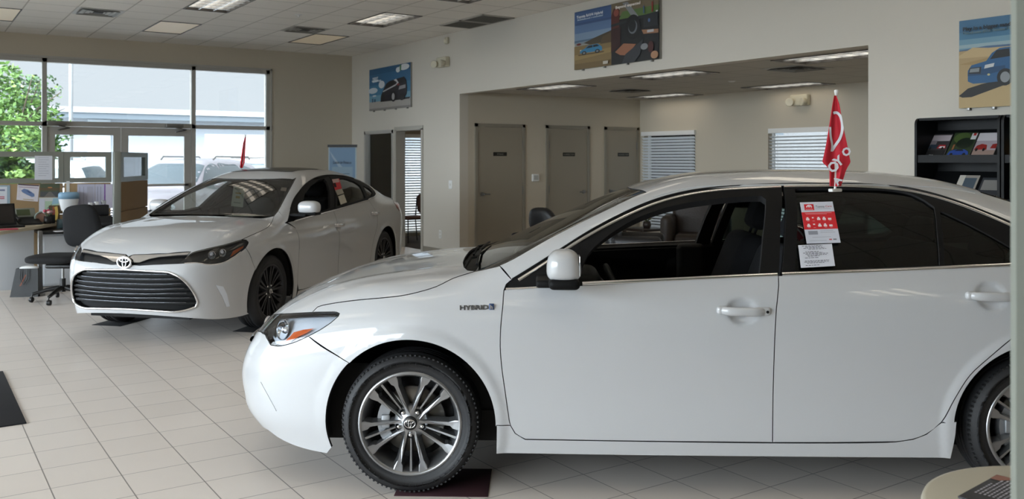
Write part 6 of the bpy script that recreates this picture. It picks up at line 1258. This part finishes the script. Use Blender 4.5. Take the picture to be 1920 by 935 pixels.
pinned('photo_print', 'dark landscape photograph with an orange spot, beside the car sheet', 'picture', [(75,344.5),(112,344.5),(112,369),(75,369)], [('#56604c', rect(0,0,1,1)), ('#6b5a44', rect(0,.5,1,.7)), ('#c98a5c', oval(.5,.72,.12,.05)), ('#54585a', rect(0,0,1,.4)), ('#7a7672', [(.2,.0),(.45,.4),(.55,.4),(.8,0)])], '#56604c')
pinned('map_sheet', 'green and blue area map below the landscape photograph', 'paper', [(73,370),(111,370),(111,398),(73,398)], [('#b7cfb4', rect(.3,.2,.98,.75)), ('#9fc2d0', [(.62,.5),(.7,.95),(.95,.95),(.98,.6)]), ('#d6dae6', rect(.0,.0,.28,.9)), ('#6f7c74', [(.4,.3),(.62,.55),(.64,.52),(.43,.27)]), ('#6f7c74', [(.72,.3),(.95,.5),(.96,.46),(.74,.26)])], '#d6dad6')
pinned('price_list', 'tall white price list left of the purple stripe', 'paper', [(145,345),(178,345),(178,389),(145,389)], [('#a9a9c0', rect(.12+.22*i,.08,.15+.22*i,.9)) for i in range(4)]+[('#c2c2d4', rect(.55,.1,.9,.9))], '#cfd0e4')
pinned('price_list', 'tall white price list with a purple stripe by the corner post', 'paper', [(178.5,345),(211,345),(211,390),(178.5,390)], [('#a9a9c0', rect(.12,.08,.16,.9)), ('#a9a9c0', rect(.3,.08,.34,.9)), ('#8a4fb0', rect(.52,-.05,.58,1.)), ('#dcd8ea', rect(.6,.02,.98,.98))], '#cfd0e4')
# white bucket shaped holder hanging by a strap on the cubicle panel
c = ony(129, 365, PY-.10); t = thing('bucket_holder', 'white bucket shaped holder hanging by a strap on the cubicle panel', 'holder', c, 0); k = 1.12
b = MB(); b.lathe([(.08,-.175),(.103,-.05),(.105,0),(.100,0),(.098,-.05),(.075,-.17),(.001,-.17)], 24, 0, Matrix.Diagonal((k,.55,k,1))); b.build('bucket', mat('holder_white', '#f4f6f8', .4), t); b = MB(); b.lathe([(.105,-.045),(.108,-.045),(.108,.01),(.09,.03),(.001,.032)], 24, 0, Matrix.Diagonal((k,.55,k,1))); b.build('rim', mat('holder_blue', '#8fb4d0', .4), t)
b = MB(); b.box((-.018, .066, .0), (.018, .070, .17)); b.build('strap', m_white, t)
t.name = 'hanging_holder'
# things on the desk
def on_desk(px, py, z=z_t): return onz(px, py, z)
c = on_desk(8, 427); t = thing('laptop_computer', 'black laptop open on the left end of the cubicle desk', 'laptop', (c.x-.02, c.y+.05, z_t), .25); b = MB(); b.rbox((-.20,-.13,0),(.20,.13,.022), .006); b.build('keyboard_base', m_blkp, t); M = Matrix.Translation((0,.13,.02)) @ Matrix.Rotation(-.28, 4, 'X'); b = MB(); b.rbox((-.20,-.008,0),(.20,.008,.25), .006, M=M); lid = b.build('screen_lid', m_blkp, t); b = MB(); b.box((-.175,-.0095,.025),(.175,-.0085,.23), M=M); b.build('display', mat('screen_dark', '#2e2a28', .15), lid)
c = on_desk(52, 421); t = thing('desk_phone', 'black office phone with a green-grey display', 'phone', (c.x, c.y+.02, z_t), .2); b = MB(); b.prism([(-.13,-.11,0),(.13,-.11,0),(.13,.11,0),(-.13,.11,0)], (0,0,.02)); b.add([(-.13,-.11,.02),(.13,-.11,.02),(.13,.11,.09),(-.13,.11,.09),(-.13,.11,.02),(.13,.11,.02)], [(0,1,2,3),(1,5,2),(0,3,4),(3,2,5,4)]); b.build('phone_body', m_blkp, t); M = Matrix.Translation((0,.09,.08)) @ Matrix.Rotation(-.5, 4, 'X'); b = MB(); b.rbox((-.12,-.012,0),(.12,.012,.12), .008, M=M); b.build('display_bezel', mat('phone_grey', '#8c9088', .5), t); b = MB(); b.box((-.085,-.0135,.02),(.06,-.0125,.10), M=M); b.build('display', mat('lcd_green', '#4f5a3c', .3), t); b = MB(); b.tube([(-.11,-.09,.06),(-.11,.0,.085),(-.11,.09,.11)], [.022,.012,.022], 8); b.build('handset', m_blkp, t)
c = on_desk(77.5, 419.5); t = thing('desk_clock', 'round grey-framed desk clock beside the phone', 'clock', (c.x, c.y+.02, z_t), 0); A = Matrix.Translation((0,0,.075)) @ Matrix.Rotation(PI/2, 4, 'X'); b = MB(); b.lathe([(.055,-.015),(.072,-.015),(.075,0),(.072,.02),(.058,.02),(.055,.012)], 28, 0, A); b.build('clock_ring', mat('clock_grey', '#93a098', .4), t); b = MB(); b.lathe([(.001,.008),(.056,.008)], 28, 0, A, False); b.build('clock_face', flat('#b08c7c'), t); b = MB(); b.box((-.03,-.02,0),(.03,.02,.01)); b.build('foot', m_blkp, t)
def small(name, px, py, label, cat, h, r, mm, fl=None, z=z_t, grp=None):
    c = on_desk(px, py, z); t = thing(name, label, cat, (c.x, c.y+.03, z), 0, grp); b = MB(); b.lathe([(.001,0),(r*.9,0),(r,.01),(r,h),(r*.9,h),(r*.85,h-.01),(.001,h-.012)], 18); b.build('body', mm, t)
    if fl: fl(t, h, r)
    return t
def pens(t, h, r):
    for i, cc in enumerate(('#c02a4c','#2c6a4a','#d6d6d6','#38406a','#c04a2c')):
        a = i*1.3; b = MB(); b.tube([(r*.4*math.cos(a), r*.4*math.sin(a), .02), (r*.9*math.cos(a), r*.9*math.sin(a), h+.06+.01*i)], .004, 6); b.build('pen', flat(cc), t)
def flowers(t, h, r):
    for i, cc in enumerate(('#d6a0a8','#c9405c','#e6d6d8','#c05060','#dcb4b0')):
        a = i*1.26; p = (r*1.0*math.cos(a), r*.8*math.sin(a), h+.05+.015*(i%2)); b = MB(); b.tube([(0,0,h-.02), p], .002, 5); st = b.build('stem', flat('#4c6a3c'), t); blob('bloom', flat(cc), st, p, (.022,.022,.018), 2, seg=(10,6))
small('pen_cup', 97, 418.5, 'dark pen cup with coloured pens on the desk', 'cup', .10, .042, m_blkp, pens); small('flower_vase', 90, 419.5, 'small black vase of pink and white flowers on the desk', 'vase', .09, .04, m_blkp, flowers)
c = on_desk(103, 415.5); t = thing('framed_photo', 'small gold and brown picture stand at the end of the desk', 'picture', (c.x, c.y+.05, z_t), 0); b = MB(); b.rbox((-.06,-.01,0),(.06,.01,.20), .004, M=Matrix.Rotation(-.15,4,'X')); b.build('frame', flat('#5c4a30'), t); b = MB(); b.poly([(-.01,-.0125,.01),(.03,-.0125,.02),(.045,-.0125,.10),(.035,-.0125,.19),(.0,-.0125,.18),(.01,-.0125,.10)]); fo = b.build('gold_figure', flat('#d8b860'), t); fo.rotation_euler = (-.15,0,0)
small('drinking_cup', 113, 428, 'small steel blue cup behind the desk chair', 'cup', .11, .035, mat('cup_blue_grey', '#5f7a86', .35), z=.675)
c = onz(10, 431, z_t); b = MB(); b.rbox((-.14,-.05,0),(.14,.05,.012), .004); o = b.build('pink_folder', flat('#c8405c'), None); o.location = (c.x-.02, c.y+.02, z_t); o.rotation_euler = (0,0,.2); tag(o, 'pink and red folder on the front edge of the desk', 'folder')
c = ony(184, 420, 12.0); t = thing('desk_printer', 'black desktop printer with a paper stack, right of the chair', 'printer', (c.x-.0, 12.0, .675), 0); b = MB(); b.rbox((-.14,-.17,0),(.14,.17,.14), .015); b.build('printer_body', m_blkp, t); b = MB(); b.rbox((-.12,-.19,.03),(.12,-.165,.06), .005); b.build('paper_tray', mat('printer_grey', '#2c2d30', .5), t); b = MB(); b.rbox((-.13,.02,.14),(.13,.16,.27), .01); b.build('feeder', m_blkp, t)
for i, x in enumerate((-.08, -.01, .07)): b = MB(); b.rbox((x-.02,-.002,.27+.005*i),(x+.02,.10,.30+.012*i), .004); b.build('paper_slip', flat(('#c9c9c9','#d6d6d6','#9fa0a0')[i]), t)
c = onz(127, 433, .68); b = MB(); b.box((-.10,-.06,0),(.10,.06,.006)); o = b.build('paper_sheet', m_paper, None); o.location = (c.x-.03, c.y+.05, .676); o.rotation_euler = (0,0,.2); tag(o, 'loose white sheet on the black counter behind the chair', 'paper')
# ---- task chair
cc = c2w((118-960)/FPX*9.55, 9.55); t = thing('office_chair', 'black fabric swivel chair on castors in front of the cubicle', 'chair', (cc.x, cc.y, 0), -YAW+.0)
for i in range(5):
    a = math.radians(198+72*i); dx, dy = math.cos(a), math.sin(a); b = MB(); b.tube([(dx*.04,dy*.04,.14),(dx*.15,dy*.15,.125),(dx*.29,dy*.29,.085)], [.028,.022,.016], 8); lg = b.build('leg', m_blkp, t)
    b = MB(); b.cyl((dx*.30-.012*dy,dy*.30+.012*dx,.028), .028, .012, 14, axis='x'); b.lathe([(.001,-.012),(.026,-.012),(.028,-.008),(.028,.008),(.026,.012),(.001,.012)], 14, 0, Matrix.Translation((dx*.30, dy*.30, .028)) @ Matrix.Rotation(a+PI/2, 4, 'Z') @ Matrix.Rotation(PI/2, 4, 'Y')); b.tube([(dx*.29,dy*.29,.085),(dx*.30,dy*.30,.05)], .008, 6); b.build('castor', m_blkp, lg)
b = MB(); b.tube([(0,0,.10),(0,0,.24)], .028, 12); b.tube([(0,0,.24),(0,0,.38)], .014, 10, 1); b.build('gas_column', [m_blkp, m_steel], t)
b = MB(); b.rbox((-.14,-.11,.355),(.16,.11,.405), .02); b.build('mechanism', m_blkp, t)
SM = lambda p: (p.x, p.y, p.z+.10*(p.x*1.2)**2*(1 if p.x > 0 else .5)-.045*max(0,-p.x-.1)); blob('seat', m_chair, t, (-.06,0,.455), (.285,.245,.05), 3.4, fn=SM)
M = Matrix.Translation((.155,0,.50)) @ Matrix.Rotation(-.62, 4, 'Z'); b = MB(); b.tube([M @ Vector((-.12,.10,-.09)), M @ Vector((.0,.17,-.02)), M @ Vector((.02,.16,.25))], .022, 8); b.build('back_support', m_blkp, t)
blob('backrest', m_chair, t, (.17,.05,.80), (.20,.05,.225), 3.6, M=Matrix.Rotation(.10,4,'X') @ Matrix.Rotation(-.12, 4, 'Y'), fn=lambda p: (p.x*(1-.10*p.z/.26), p.y+.5*p.x*p.x, p.z))
# ---- black open bag on the floor
c = c2w((52-960)/FPX*9.9, 9.9); t = thing('tote_bag', 'black open gift bag with an orange stripe on the floor by the desk', 'bag', (c.x, c.y, 0), -YAW+.15); b = MB()
lo = [(-.155,-.08,0),(.135,-.08,0),(.135,.08,0),(-.155,.08,0)]; hi = [(-.10,-.06,.31),(.125,-.06,.31),(.125,.06,.31),(-.10,.06,.31)]
b.add(lo+hi, [(3,2,1,0),(0,1,5,4),(1,2,6,5),(2,3,7,6),(3,0,4,7)]); o = b.build('bag_body', mat('bag_black', '#121315', .35), t); sd = o.modifiers.new('thick', 'SOLIDIFY'); sd.thickness = .004
b = MB(); b.tube([(-.04,-.085,.30),(-.045,-.095,.20),(-.005,-.10,.14),(.03,-.095,.2),(.03,-.085,.30)], .005, 6); b.build('handle', m_blkp, t); b = MB(); b.poly([(-.06,-.073,.12),(-.045,-.073,.12),(.01,-.068,.24),(.0,-.068,.245)]); b.build('orange_stripe', flat('#7a3a20'), t); blob('tissue_paper', m_white, t, (.015,0,.305), (.10,.05,.03), 2.2)
c = onz(20, 538, .03); t = thing('power_strip', 'white power strip on the floor at the left edge', 'power strip', (c.x-.1, c.y, 0), 0); b = MB(); b.rbox((-.22,-.025,0),(.22,.025,.035), .008); b.build('strip_body', m_white, t); b = MB(); b.tube([(.22,0,.012),(.4,.03,.006),(.55,.06,.006)], .005, 6); b.build('cord', m_blkp, t)
# ================================================================== ALCOVE FURNITURE
m_lea = mat('leather_black', '#17171a', .4, bump=(80,.15)); m_leb = mat('leather_brown', '#2d241f', .5, bump=(80,.15))
def armchair(name, p, rz, label, m, group='dark armchairs in the alcove', k=1.):
    t = thing(name, label, 'armchair', (p.x, p.y, 0), rz, group); t.scale = (k, k, k)
    b = MB(); b.rbox((-.36,-.36,.10),(.36,.30,.32), .05, seg=4); b.build('base', m, t); b = MB(); b.rbox((-.27,-.40,.30),(.27,.22,.46), .06, seg=5); b.build('seat_cushion', m, t)
    M = Matrix.Translation((0,.22,.30)) @ Matrix.Rotation(-.16,4,'X'); b = MB(); b.rbox((-.33,-.08,0),(.33,.12,.66), .09, M=M, seg=5); b.build('backrest', m, t)
    for s in (-1,1): b = MB(); b.rbox((s*.36-.085,-.40,.10),(s*.36+.085,.28,.70), .08, seg=5); b.build('armrest', m, t)
    for sx in (-1,1):
        for sy in (-1,1): b = MB(); b.lathe([(.001,0),(.018,0),(.024,.10),(.001,.10)], 10, 0, Matrix.Translation((sx*.3, sy*.28-.03, 0))); b.build('leg', m_blkp, t)
    return t
g = onx(1340, 430, 10.0); armchair('leather_armchair', atd(1306,430,12.5), -YAW-.25, 'brown leather armchair seen through the open car window, before the blind', m_leb, k=1.06)
armchair('leather_armchair', atd(1190,430,10.9), -YAW+1.35, 'dark leather armchair low in the open car window, left of the brown one', m_lea, k=.86)
ct = atd(1322,430,10.9); t = thing('coffee_table', 'low grey-topped coffee table in front of the brown armchair', 'table', (ct.x, ct.y, 0), -YAW); b = MB(); b.rbox((-.32,-.22,.42),(.32,.22,.46), .01); b.build('table_top', mat('table_grey', '#6f6a66', .3), t)
for sx in (-1,1):
    for sy in (-1,1): b = MB(); b.box((sx*.27-.02, sy*.17-.02, 0), (sx*.27+.02, sy*.17+.02, .42)); b.build('leg', mat('dark_wood', '#241b17', .3, noise=(8,.3)), t)
armchair('leather_armchair', Vector((9.95, onx(1640,430,9.95).y, 0)), -PI/2, 'dark leather armchair behind the rear door glass of the foreground sedan', m_lea)
# desk chair back standing before the doors
p = atd(1003, 410, 12.2); t = thing('desk_chair', 'black leather desk chair standing before the first alcove doors', 'chair', (p.x, p.y, 0), -YAW-.5, None)
M = Matrix.Translation((0,0,.5)); b = MB(); b.rbox((-.26,-.24,.42),(.24,.26,.52), .05, seg=4); b.build('seat', m_lea, t); b = MB(); b.rbox((-.25,-.06,.0),(.16,.06,.30), .05, M=Matrix.Translation((0,.24,.52)) , seg=5); 
blob('backrest', m_lea, t, (.0,.24,.68), (.22,.065,.165), 3.2, fn=lambda q: (q.x, q.y+.35*q.x*q.x, q.z-(.10*max(0,q.x/.2)**2))); b = MB(); b.tube([(0,.1,.45),(0,.3,.50),(0,.31,.62)], .03, 8); b.build('back_support', m_blkp, t)
for i in range(5): a = math.radians(72*i+10); b = MB(); b.tube([(0,0,.12),(math.cos(a)*.28, math.sin(a)*.28, .06)], [.03,.018], 8); lg = b.build('leg', m_blkp, t); blob('castor', m_blkp, lg, (math.cos(a)*.28, math.sin(a)*.28, .028), (.028,.028,.028), 2, seg=(10,6))
b = MB(); b.tube([(0,0,.1),(0,0,.43)], .025, 10); b.build('gas_column', m_steel, t)
# side table with a small flower arrangement
p = atd(1208, 430, 13.5); t = thing('side_table', 'low dark side table between the alcove armchairs', 'table', (p.x, p.y, 0)); b = MB(); b.rbox((-.25,-.25,.44),(.25,.25,.48), .012); b.build('table_top', mat('dark_wood', '#241b17', .3, noise=(8,.3)), t)
for sx in (-1,1):
    for sy in (-1,1): b = MB(); b.box((sx*.21-.02, sy*.21-.02, 0), (sx*.21+.02, sy*.21+.02, .44)); b.build('leg', mat('dark_wood'), t)
q = atd(1213, 412, 13.5); t = thing('flower_arrangement', 'cream rose in a green leafy arrangement on the dark side table', 'flowers', (q.x, q.y, .48)); b = MB(); b.lathe([(.001,0),(.05,0),(.065,.05),(.05,.10),(.04,.10),(.001,.02)], 16); b.build('vase', m_leb, t)
for i in range(7): a = i*.9; b = MB(); b.add([(0,0,.09),(.07*math.cos(a)-.02*math.sin(a),.07*math.sin(a)+.02*math.cos(a),.15),(.13*math.cos(a),.13*math.sin(a),.13),(.07*math.cos(a)+.02*math.sin(a),.07*math.sin(a)-.02*math.cos(a),.14)], [(0,1,2,3)], 0); b.build('leaf', flat('#4c5530'), t)
blob('rose', flat('#c9a882'), t, (0,0,.20), (.075,.075,.07), 2.2, seg=(14,9)); b = MB(); b.tube([(0,0,.05),(0,0,.18)], .005, 6); b.build('stem', flat('#4c5530'), t)
# far office: visitor chair
p = ony(772, 400, WY-1.0); p = atd(773, 420, 16.4); t = thing('visitor_chair', 'brown visitor chair behind the open office door', 'chair', (p.x, p.y, 0), -YAW-.9); m_cb = mat('visitor_fabric', '#4a2a1c', .7)
b = MB(); b.rbox((-.23,-.24,.42),(.23,.24,.48), .03, seg=4); b.build('seat', m_cb, t); blob('backrest', m_cb, t, (0,.22,.70), (.22,.025,.18), 3, fn=lambda q: (q.x, q.y+.6*q.x*q.x, q.z))
for s in (-1,1):
    b = MB(); b.tube([(s*.21,-.22,0),(s*.21,-.22,.42)], .011, 8); b.build('leg', m_blkp, t); b = MB(); b.tube([(s*.21,.24,0),(s*.21,.20,.42),(s*.20,.23,.82)], .011, 8); b.build('leg', m_blkp, t)
c = (WX+2.2, 14.2, 1.5); tt = thing('wall_picture', 'dark framed picture inside the office behind the glass', 'picture', (AX-.02, 13.0, 1.45)); b = MB(); b.box((-.02,-.5,-.32),(.0,.5,.32)); b.build('frame', m_blkp, tt); quad_art('picture', (-.0205,.45,-.27), (0,-1,0), (0,0,1), .9, .54, [('#1f2a2a', rect(0,0,1,1)), ('#3a5040', rect(0,.6,1,1)), ('#7a4a3c', rect(.2,.2,.7,.5))], tt)
# ================================================================== OUTDOORS
m_asph = mat('asphalt_light', '#8e8d8b', .9, noise=(2,.12)); m_bldw = mat('stucco_white', '#a6acb3', .8)
gz = -.15
b = MB(); b.box((-60, WY+.19, gz-.2), (60, 90, gz)); b.box((AX+.16, -30, gz-.2), (60, WY+.19, gz)); b.box((-60, -60, gz-.2), (LX-.21, WY+.19, gz)); b.box((LX-.21, -60, gz-.2), (60, BY-.21, gz)); tag(b.build('ground', m_asph), kind='structure')
b = MB(); b.box((-6, WY+.19, gz), (11, WY+2.2, -.02)); tag(b.build('trim_5', mat('concrete_walk', '#b9b6b0', .9, noise=(3,.08))), kind='structure')
bx = ony(86, 205, 46).x
t = thing('warehouse_building', 'long white flat-roofed building across the car park', 'building', (bx+20, 56, gz))
def bb_(n, lo, hi, m): q = MB(); q.box(lo, hi); return q.build(n, m, t)
bb_('wall', (-20, -9, 0), (30, 9, 3.85), m_bldw); bb_('roof', (-20.6, -10.8, 3.85), (30.6, 9.6, 4.10), m_bldw); bb_('fascia_band', (-20.5, -10.7, 3.58), (30.5, -10.6, 3.85), mat('fascia_grey', '#5f686f', .7))
for x in (-17.6, -3., 11.): bb_('pilaster', (x-.5, -9.12, 0), (x+.5, -9, 3.6), mat('pilaster_pale', '#c9d2d8', .7))
o = bb_('roller_door', (-12.6, -9.06, 0), (-9.4, -9, 3.0), mat('roller_door_white', '#cfd3d6', .6)); 
p = atd(133, 300, 24); t = thing('light_pole', 'grey car park light pole behind the glass over the left door', 'pole', (p.x, p.y, gz)); b = MB(); b.lathe([(.001,0),(.2,0),(.2,.5),(.055,.52),(.05,9),(.001,9)], 16); b.build('pole', mat('pole_grey', '#8d9092', .5, metal=.4), t); b = MB(); b.rbox((-.9,-.15,8.85),(.9,.15,9.05), .04); b.build('lamp_head', mat('pole_grey'), t)
def tree(px, py, Z, R_, n, label, seed, squash=1.0, kind='tree', trunk=True):
    c = atd(px, py, Z); t = thing('leafy_tree' if trunk else 'green_shrub', label, kind, (c.x, c.y, gz)); hc = c.z-gz; rnd = random.Random(seed)
    if trunk:
        b = MB(); b.tube([(0,0,0),(.05,.03,hc*.5),(0,0,hc)], [.13,.10,.05], 8); tips = []
        for i in range(16):
            a = rnd.uniform(0, 2*PI); e = rnd.uniform(-.3, 1.2); L_ = R_*rnd.uniform(.6,.95); s = Vector((0,0,hc*rnd.uniform(.45,.95))); q = Vector((math.cos(a)*math.cos(e)*L_, math.sin(a)*math.cos(e)*L_, hc+math.sin(e)*L_*squash)); b.tube([s, (s+q)/2+Vector((0,0,.1)), q], [.04,.025,.01], 5)
        b.build('trunk', mat('bark', '#4d4438', .9), t)
    mats_ = [mat('leaf_%s' % k, c_, .55) for k, c_ in (('mid','#5d7f3c'),('light','#86a552'),('dark','#3c5a34'))]; vs = []; fs = []; mi = []
    blobs = []
    for i in range(26):
        a = rnd.uniform(0, 2*PI); e = math.asin(rnd.uniform(-.9, 1)); L_ = R_*rnd.uniform(.35,.92); blobs.append((Vector((math.cos(a)*math.cos(e)*L_, math.sin(a)*math.cos(e)*L_, math.sin(e)*L_*squash)), R_*rnd.uniform(.18,.34), rnd.randrange(3)))
    for i in range(n):
        cb_, r_, k = rnd.choice(blobs); d = Vector((rnd.gauss(0,1), rnd.gauss(0,1), rnd.gauss(0,1))).normalized()*r_*rnd.uniform(.5,1.1)
        p_ = cb_+d+Vector((0,0,hc)); u = Vector((rnd.gauss(0,1), rnd.gauss(0,1), rnd.gauss(0,.5))).normalized(); v = u.cross(Vector((rnd.gauss(0,1), rnd.gauss(0,1), rnd.gauss(0,1)))).normalized(); s = rnd.uniform(.05,.09)
        k0 = len(vs); vs += [p_-u*s, p_+v*s*.5, p_+u*s, p_-v*s*.5]; fs.append((k0,k0+1,k0+2,k0+3)); mi.append(k if rnd.random() < .7 else rnd.randrange(3))
    b = MB(); b.v = [tuple(v) for v in vs]; b.f = fs; b.m = mi; b.sm = [False]*len(fs); b.build('foliage', mats_, t); return t
tree(18, 232, 22, 1.62, 6500, 'leafy green tree behind the left window pane', 4); tree(-70, 300, 27, 2.6, 6000, 'second leafy tree at the left edge, farther out', 8)
tree(20, 322, 16.4, .60, 2600, 'dark green shrub below the tree, seen over the cubicle', 12, .8, 'shrub', False)
# ---- parked vehicles
SP = dict(CP); SP.update(ax=1.34, wr=.35, fl_r=.46, dents=[], wz=[(.15,.84),(.3,.88),(.6,.905),(.9,.91),(1.05,.885),(1.2,.86)],
    zt=[(2.4,.6),(2.3,.85),(2.1,.98),(1.7,1.06),(1.2,1.12),(.6,1.12),(-1,1.15),(-2.2,1.18)], fa=[(.1,2.1),(.3,2.24),(.6,2.28),(.8,2.25),(1.,2.1)], ra=[(.2,2.2),(.5,2.28),(.9,2.26),(1.2,2.2)],
    gb=.86, g1=.30, g2=.35, rc=.07, k_roof=.16, zr=[(.6,1.62),(.2,1.66),(-.4,1.69),(-1.2,1.68),(-1.9,1.62),(-2.2,1.56)], screen=(1.28,1.10,.62,.12), back=(2.12,1.35,1.9,.10), wsx=[(-2.2,-.06),(-1.4,-.01),(.4,0),(1.2,-.03)], crease=0)
def parked(name, label, Xc, Zc, heading, paint, rails=True, cat='car'):
    """heading: direction of travel in degrees, 0 = to the right of the photo, 90 = away"""
    h = math.radians(heading); f = c2w(math.cos(h), math.sin(h)); l = Vector((-f.y, f.x, 0)); o = c2w(Xc, Zc)
    M = Matrix(((f.x, l.x, 0, o.x), (f.y, l.y, 0, o.y), (0, 0, 1, gz), (0,0,0,1))); B = Body(SP, M); R = car_root(name, label, M); R['category'] = cat; R['group'] = 'vehicles parked outside the windows'
    U, V = 150, 84; th = np.linspace(0, 2*PI, U, endpoint=False); ph = np.linspace(-PI/2+.02, PI/2-.02, V)
    T_, Pp = np.meshgrid(th, ph); D = np.stack([np.cos(Pp)*np.cos(T_)*2.2, np.cos(Pp)*np.sin(T_), np.sin(Pp)*.9], -1).reshape(-1, 3); D /= np.linalg.norm(D, axis=1)[:, None]
    C0 = np.tile(np.array([-.05, 0, .85]), (len(D), 1)); P, hit = march(B.F, C0+D*3.2, -D, 0, 3.1, 200); N = grad(B.F, P); N /= np.linalg.norm(N, axis=1)[:, None]
    faces = [(i*U+j, i*U+(j+1) % U, (i+1)*U+(j+1) % U, (i+1)*U+j) for i in range(V-1) for j in range(U)]
    ctr = P[np.array(faces)].mean(1); nn = N[np.array(faces)].mean(1); x, y, z = ctr.T; side = np.abs(nn[:, 1]) > .72
    sw = side & (z > 1.13) & (z < 1.55) & (x < .78-(z-1.13)*1.1) & (x > -1.95+(z-1.13)*.3) & ~((x > -.16) & (x < -.04)) & ~((x > -1.25) & (x < -1.15))
    ws_ = (nn[:, 0] > .3) & (z > 1.12) & (z < 1.60) & (np.abs(y) < .70) & (x < 1.3); bw = (nn[:, 0] < -.5) & (z > 1.1) & (z < 1.5) & (np.abs(y) < .62)
    win = np.zeros(len(faces), bool)
    mw_ = mat('car_window_dark', '#4a565c', .1, coat=1.)
    for nm, msk, m in (('body', ~win, paint),):
        fi = np.array(faces)[msk]; used = np.unique(fi); mp = -np.ones(len(P), int); mp[used] = np.arange(len(used)); mesh_from(nm, P[used], N[used], [tuple(int(a) for a in f) for f in mp[fi]], [m], [0]*len(fi), R)
    Q_ = lambda pts: [np.array((a_, .8, b_)) for a_, b_ in pts]
    for pl_ in ([(.92,1.16),(.62,1.42),(.42,1.52),(-.02,1.56),(-.02,1.15)], [(-.12,1.15),(-.12,1.56),(-.6,1.56),(-.98,1.53),(-1.02,1.17)], [(-1.12,1.18),(-1.08,1.52),(-1.5,1.49),(-1.85,1.36),(-1.95,1.22)]): panel('side_window', B.F, SIDE, catmull(Q_(pl_), .05, True), [mw_], R, res=.08, mir=True, off=.004, thick=0)
    panel('windscreen', B.F, SCR, [np.array(v_) for v_ in ((1.15,0,1.2),(1.1,.45,1.2),(1.0,.68,1.2),(.62,.60,1.45),(.42,.54,1.55),(.45,.3,1.55),(.47,0,1.55))], [mw_], R, res=.08, full=True, off=.004, thick=0)
    panel('rear_screen', B.F, Planar((-.9,0,.4)), [np.array(v_) for v_ in ((-2.2,0,1.2),(-2.15,.6,1.2),(-2.1,.58,1.3),(-2.0,.5,1.5),(-2.0,0,1.52))], [mw_], R, res=.08, full=True, off=.004, thick=0)
    A = Matrix.Rotation(-PI/2, 4, 'X')
    for x_ in (SP['ax'], -SP['ax']):
        for s in (1,-1):
            b = MB(); Mw = Matrix.Translation((x_, s*.92, .34)) @ (A if s > 0 else Matrix.Rotation(PI/2, 4, 'X')); b.lathe([(.001,-.03),(.21,-.02),(.235,.0),(.24,.01),(.33,.0),(.34,-.03),(.34,-.2),(.001,-.2)], 32, 0, Mw); w0 = b.build('wheel', m_tyre, R); b = MB(); b.lathe([(.001,.006),(.19,-.004),(.22,.012)], 24, 0, Mw); b.build('hubcap', m_wheel, w0)
    if rails:
        for s in (1,-1): b = MB(); b.tube([(.1,s*.56,1.66),(.0,s*.57,1.72),(-1.5,s*.57,1.72),(-1.6,s*.56,1.66)], .018, 6); b.build('roof_rail', m_steel, R)
    for s in (1,-1):
        q = B.on([(2.1, s*.68, .82)])[0]; blob('headlamp', g_lens if False else mat('headlamp_pale', '#c9d2dc', .1, metal=.4, coat=1.), R, q, (.14,.16,.07), 2.4, seg=(14,8)); q = B.on([(-2.2, s*.74, 1.0)])[0]; blob('tail_lamp', m_red, R, q, (.06,.07,.16), 2.6, seg=(12,8))
        blob('door_mirror', paint, R, (.72, s*1.0, 1.18), (.07,.11,.07), 2.6, seg=(12,8))
    b = MB(); 
    for k in range(4): z_ = .62+.05*k; b.tube([tuple(v) for v in B.on([(2.27, y_, z_) for y_ in np.linspace(-.42,.42,9)], off=.004)], .01, 5)
    b.build('grille', m_satin, R); return R
pw_ = mat('parked_white_paint', '#d9dadb', .3, coat=1.); ps_ = mat('parked_silver_paint', '#a9a3aa', .3, coat=1., metal=.3)
parked('parked_suv', 'white compact SUV outside, seen through the cubicle glass strip', (190-960)/FPX*18.6-2.3, 18.8, 182, pw_)
parked('parked_suv', 'silver vehicle outside facing the glass doors', -6.55, 18.2, 262, ps_)
parked('parked_suv', 'white SUV outside behind the roof of the window side sedan', (452-960)/FPX*23-.3, 23.4, 190, pw_)
parked('parked_suv', 'white vehicle farther back, roof rails showing between the door stiles', (395-960)/FPX*30, 30., 186, pw_)
B1, R1 = build_foreground()
B2, R2 = build_rear_sedan()
f1 = flag('car_flag', 'red white-lettered flag on a white pole clipped to the foreground sedan window', (1566, 362), (1568, 173), [(179,1564,1568),(195,1561,1574),(237,1554.5,1581),(268,1549.5,1588),(290,1545,1592),(304,1541.5,1595),(312,1551,1590),(320,1555.5,1586),(349,1555.5,1577)], 3.97, .014, 5)
b = MB(); q0 = Vector(atd(1566,356,3.98))-f1.location; b.rbox(tuple(q0+Vector((-.035,-.012,-.008))), tuple(q0+Vector((.035,.012,.006))), .004); b.build('window_clip', m_white, f1)
f2 = flag('car_flag', 'narrow furled red flag on the roof of the sedan by the glass doors', (455, 316), (460, 254), [(256,459,461),(270,455.5,460.5),(290,452.5,459.5),(304,450.5,459),(315,450,454.5)], 10.2, .03, 9, text=False)
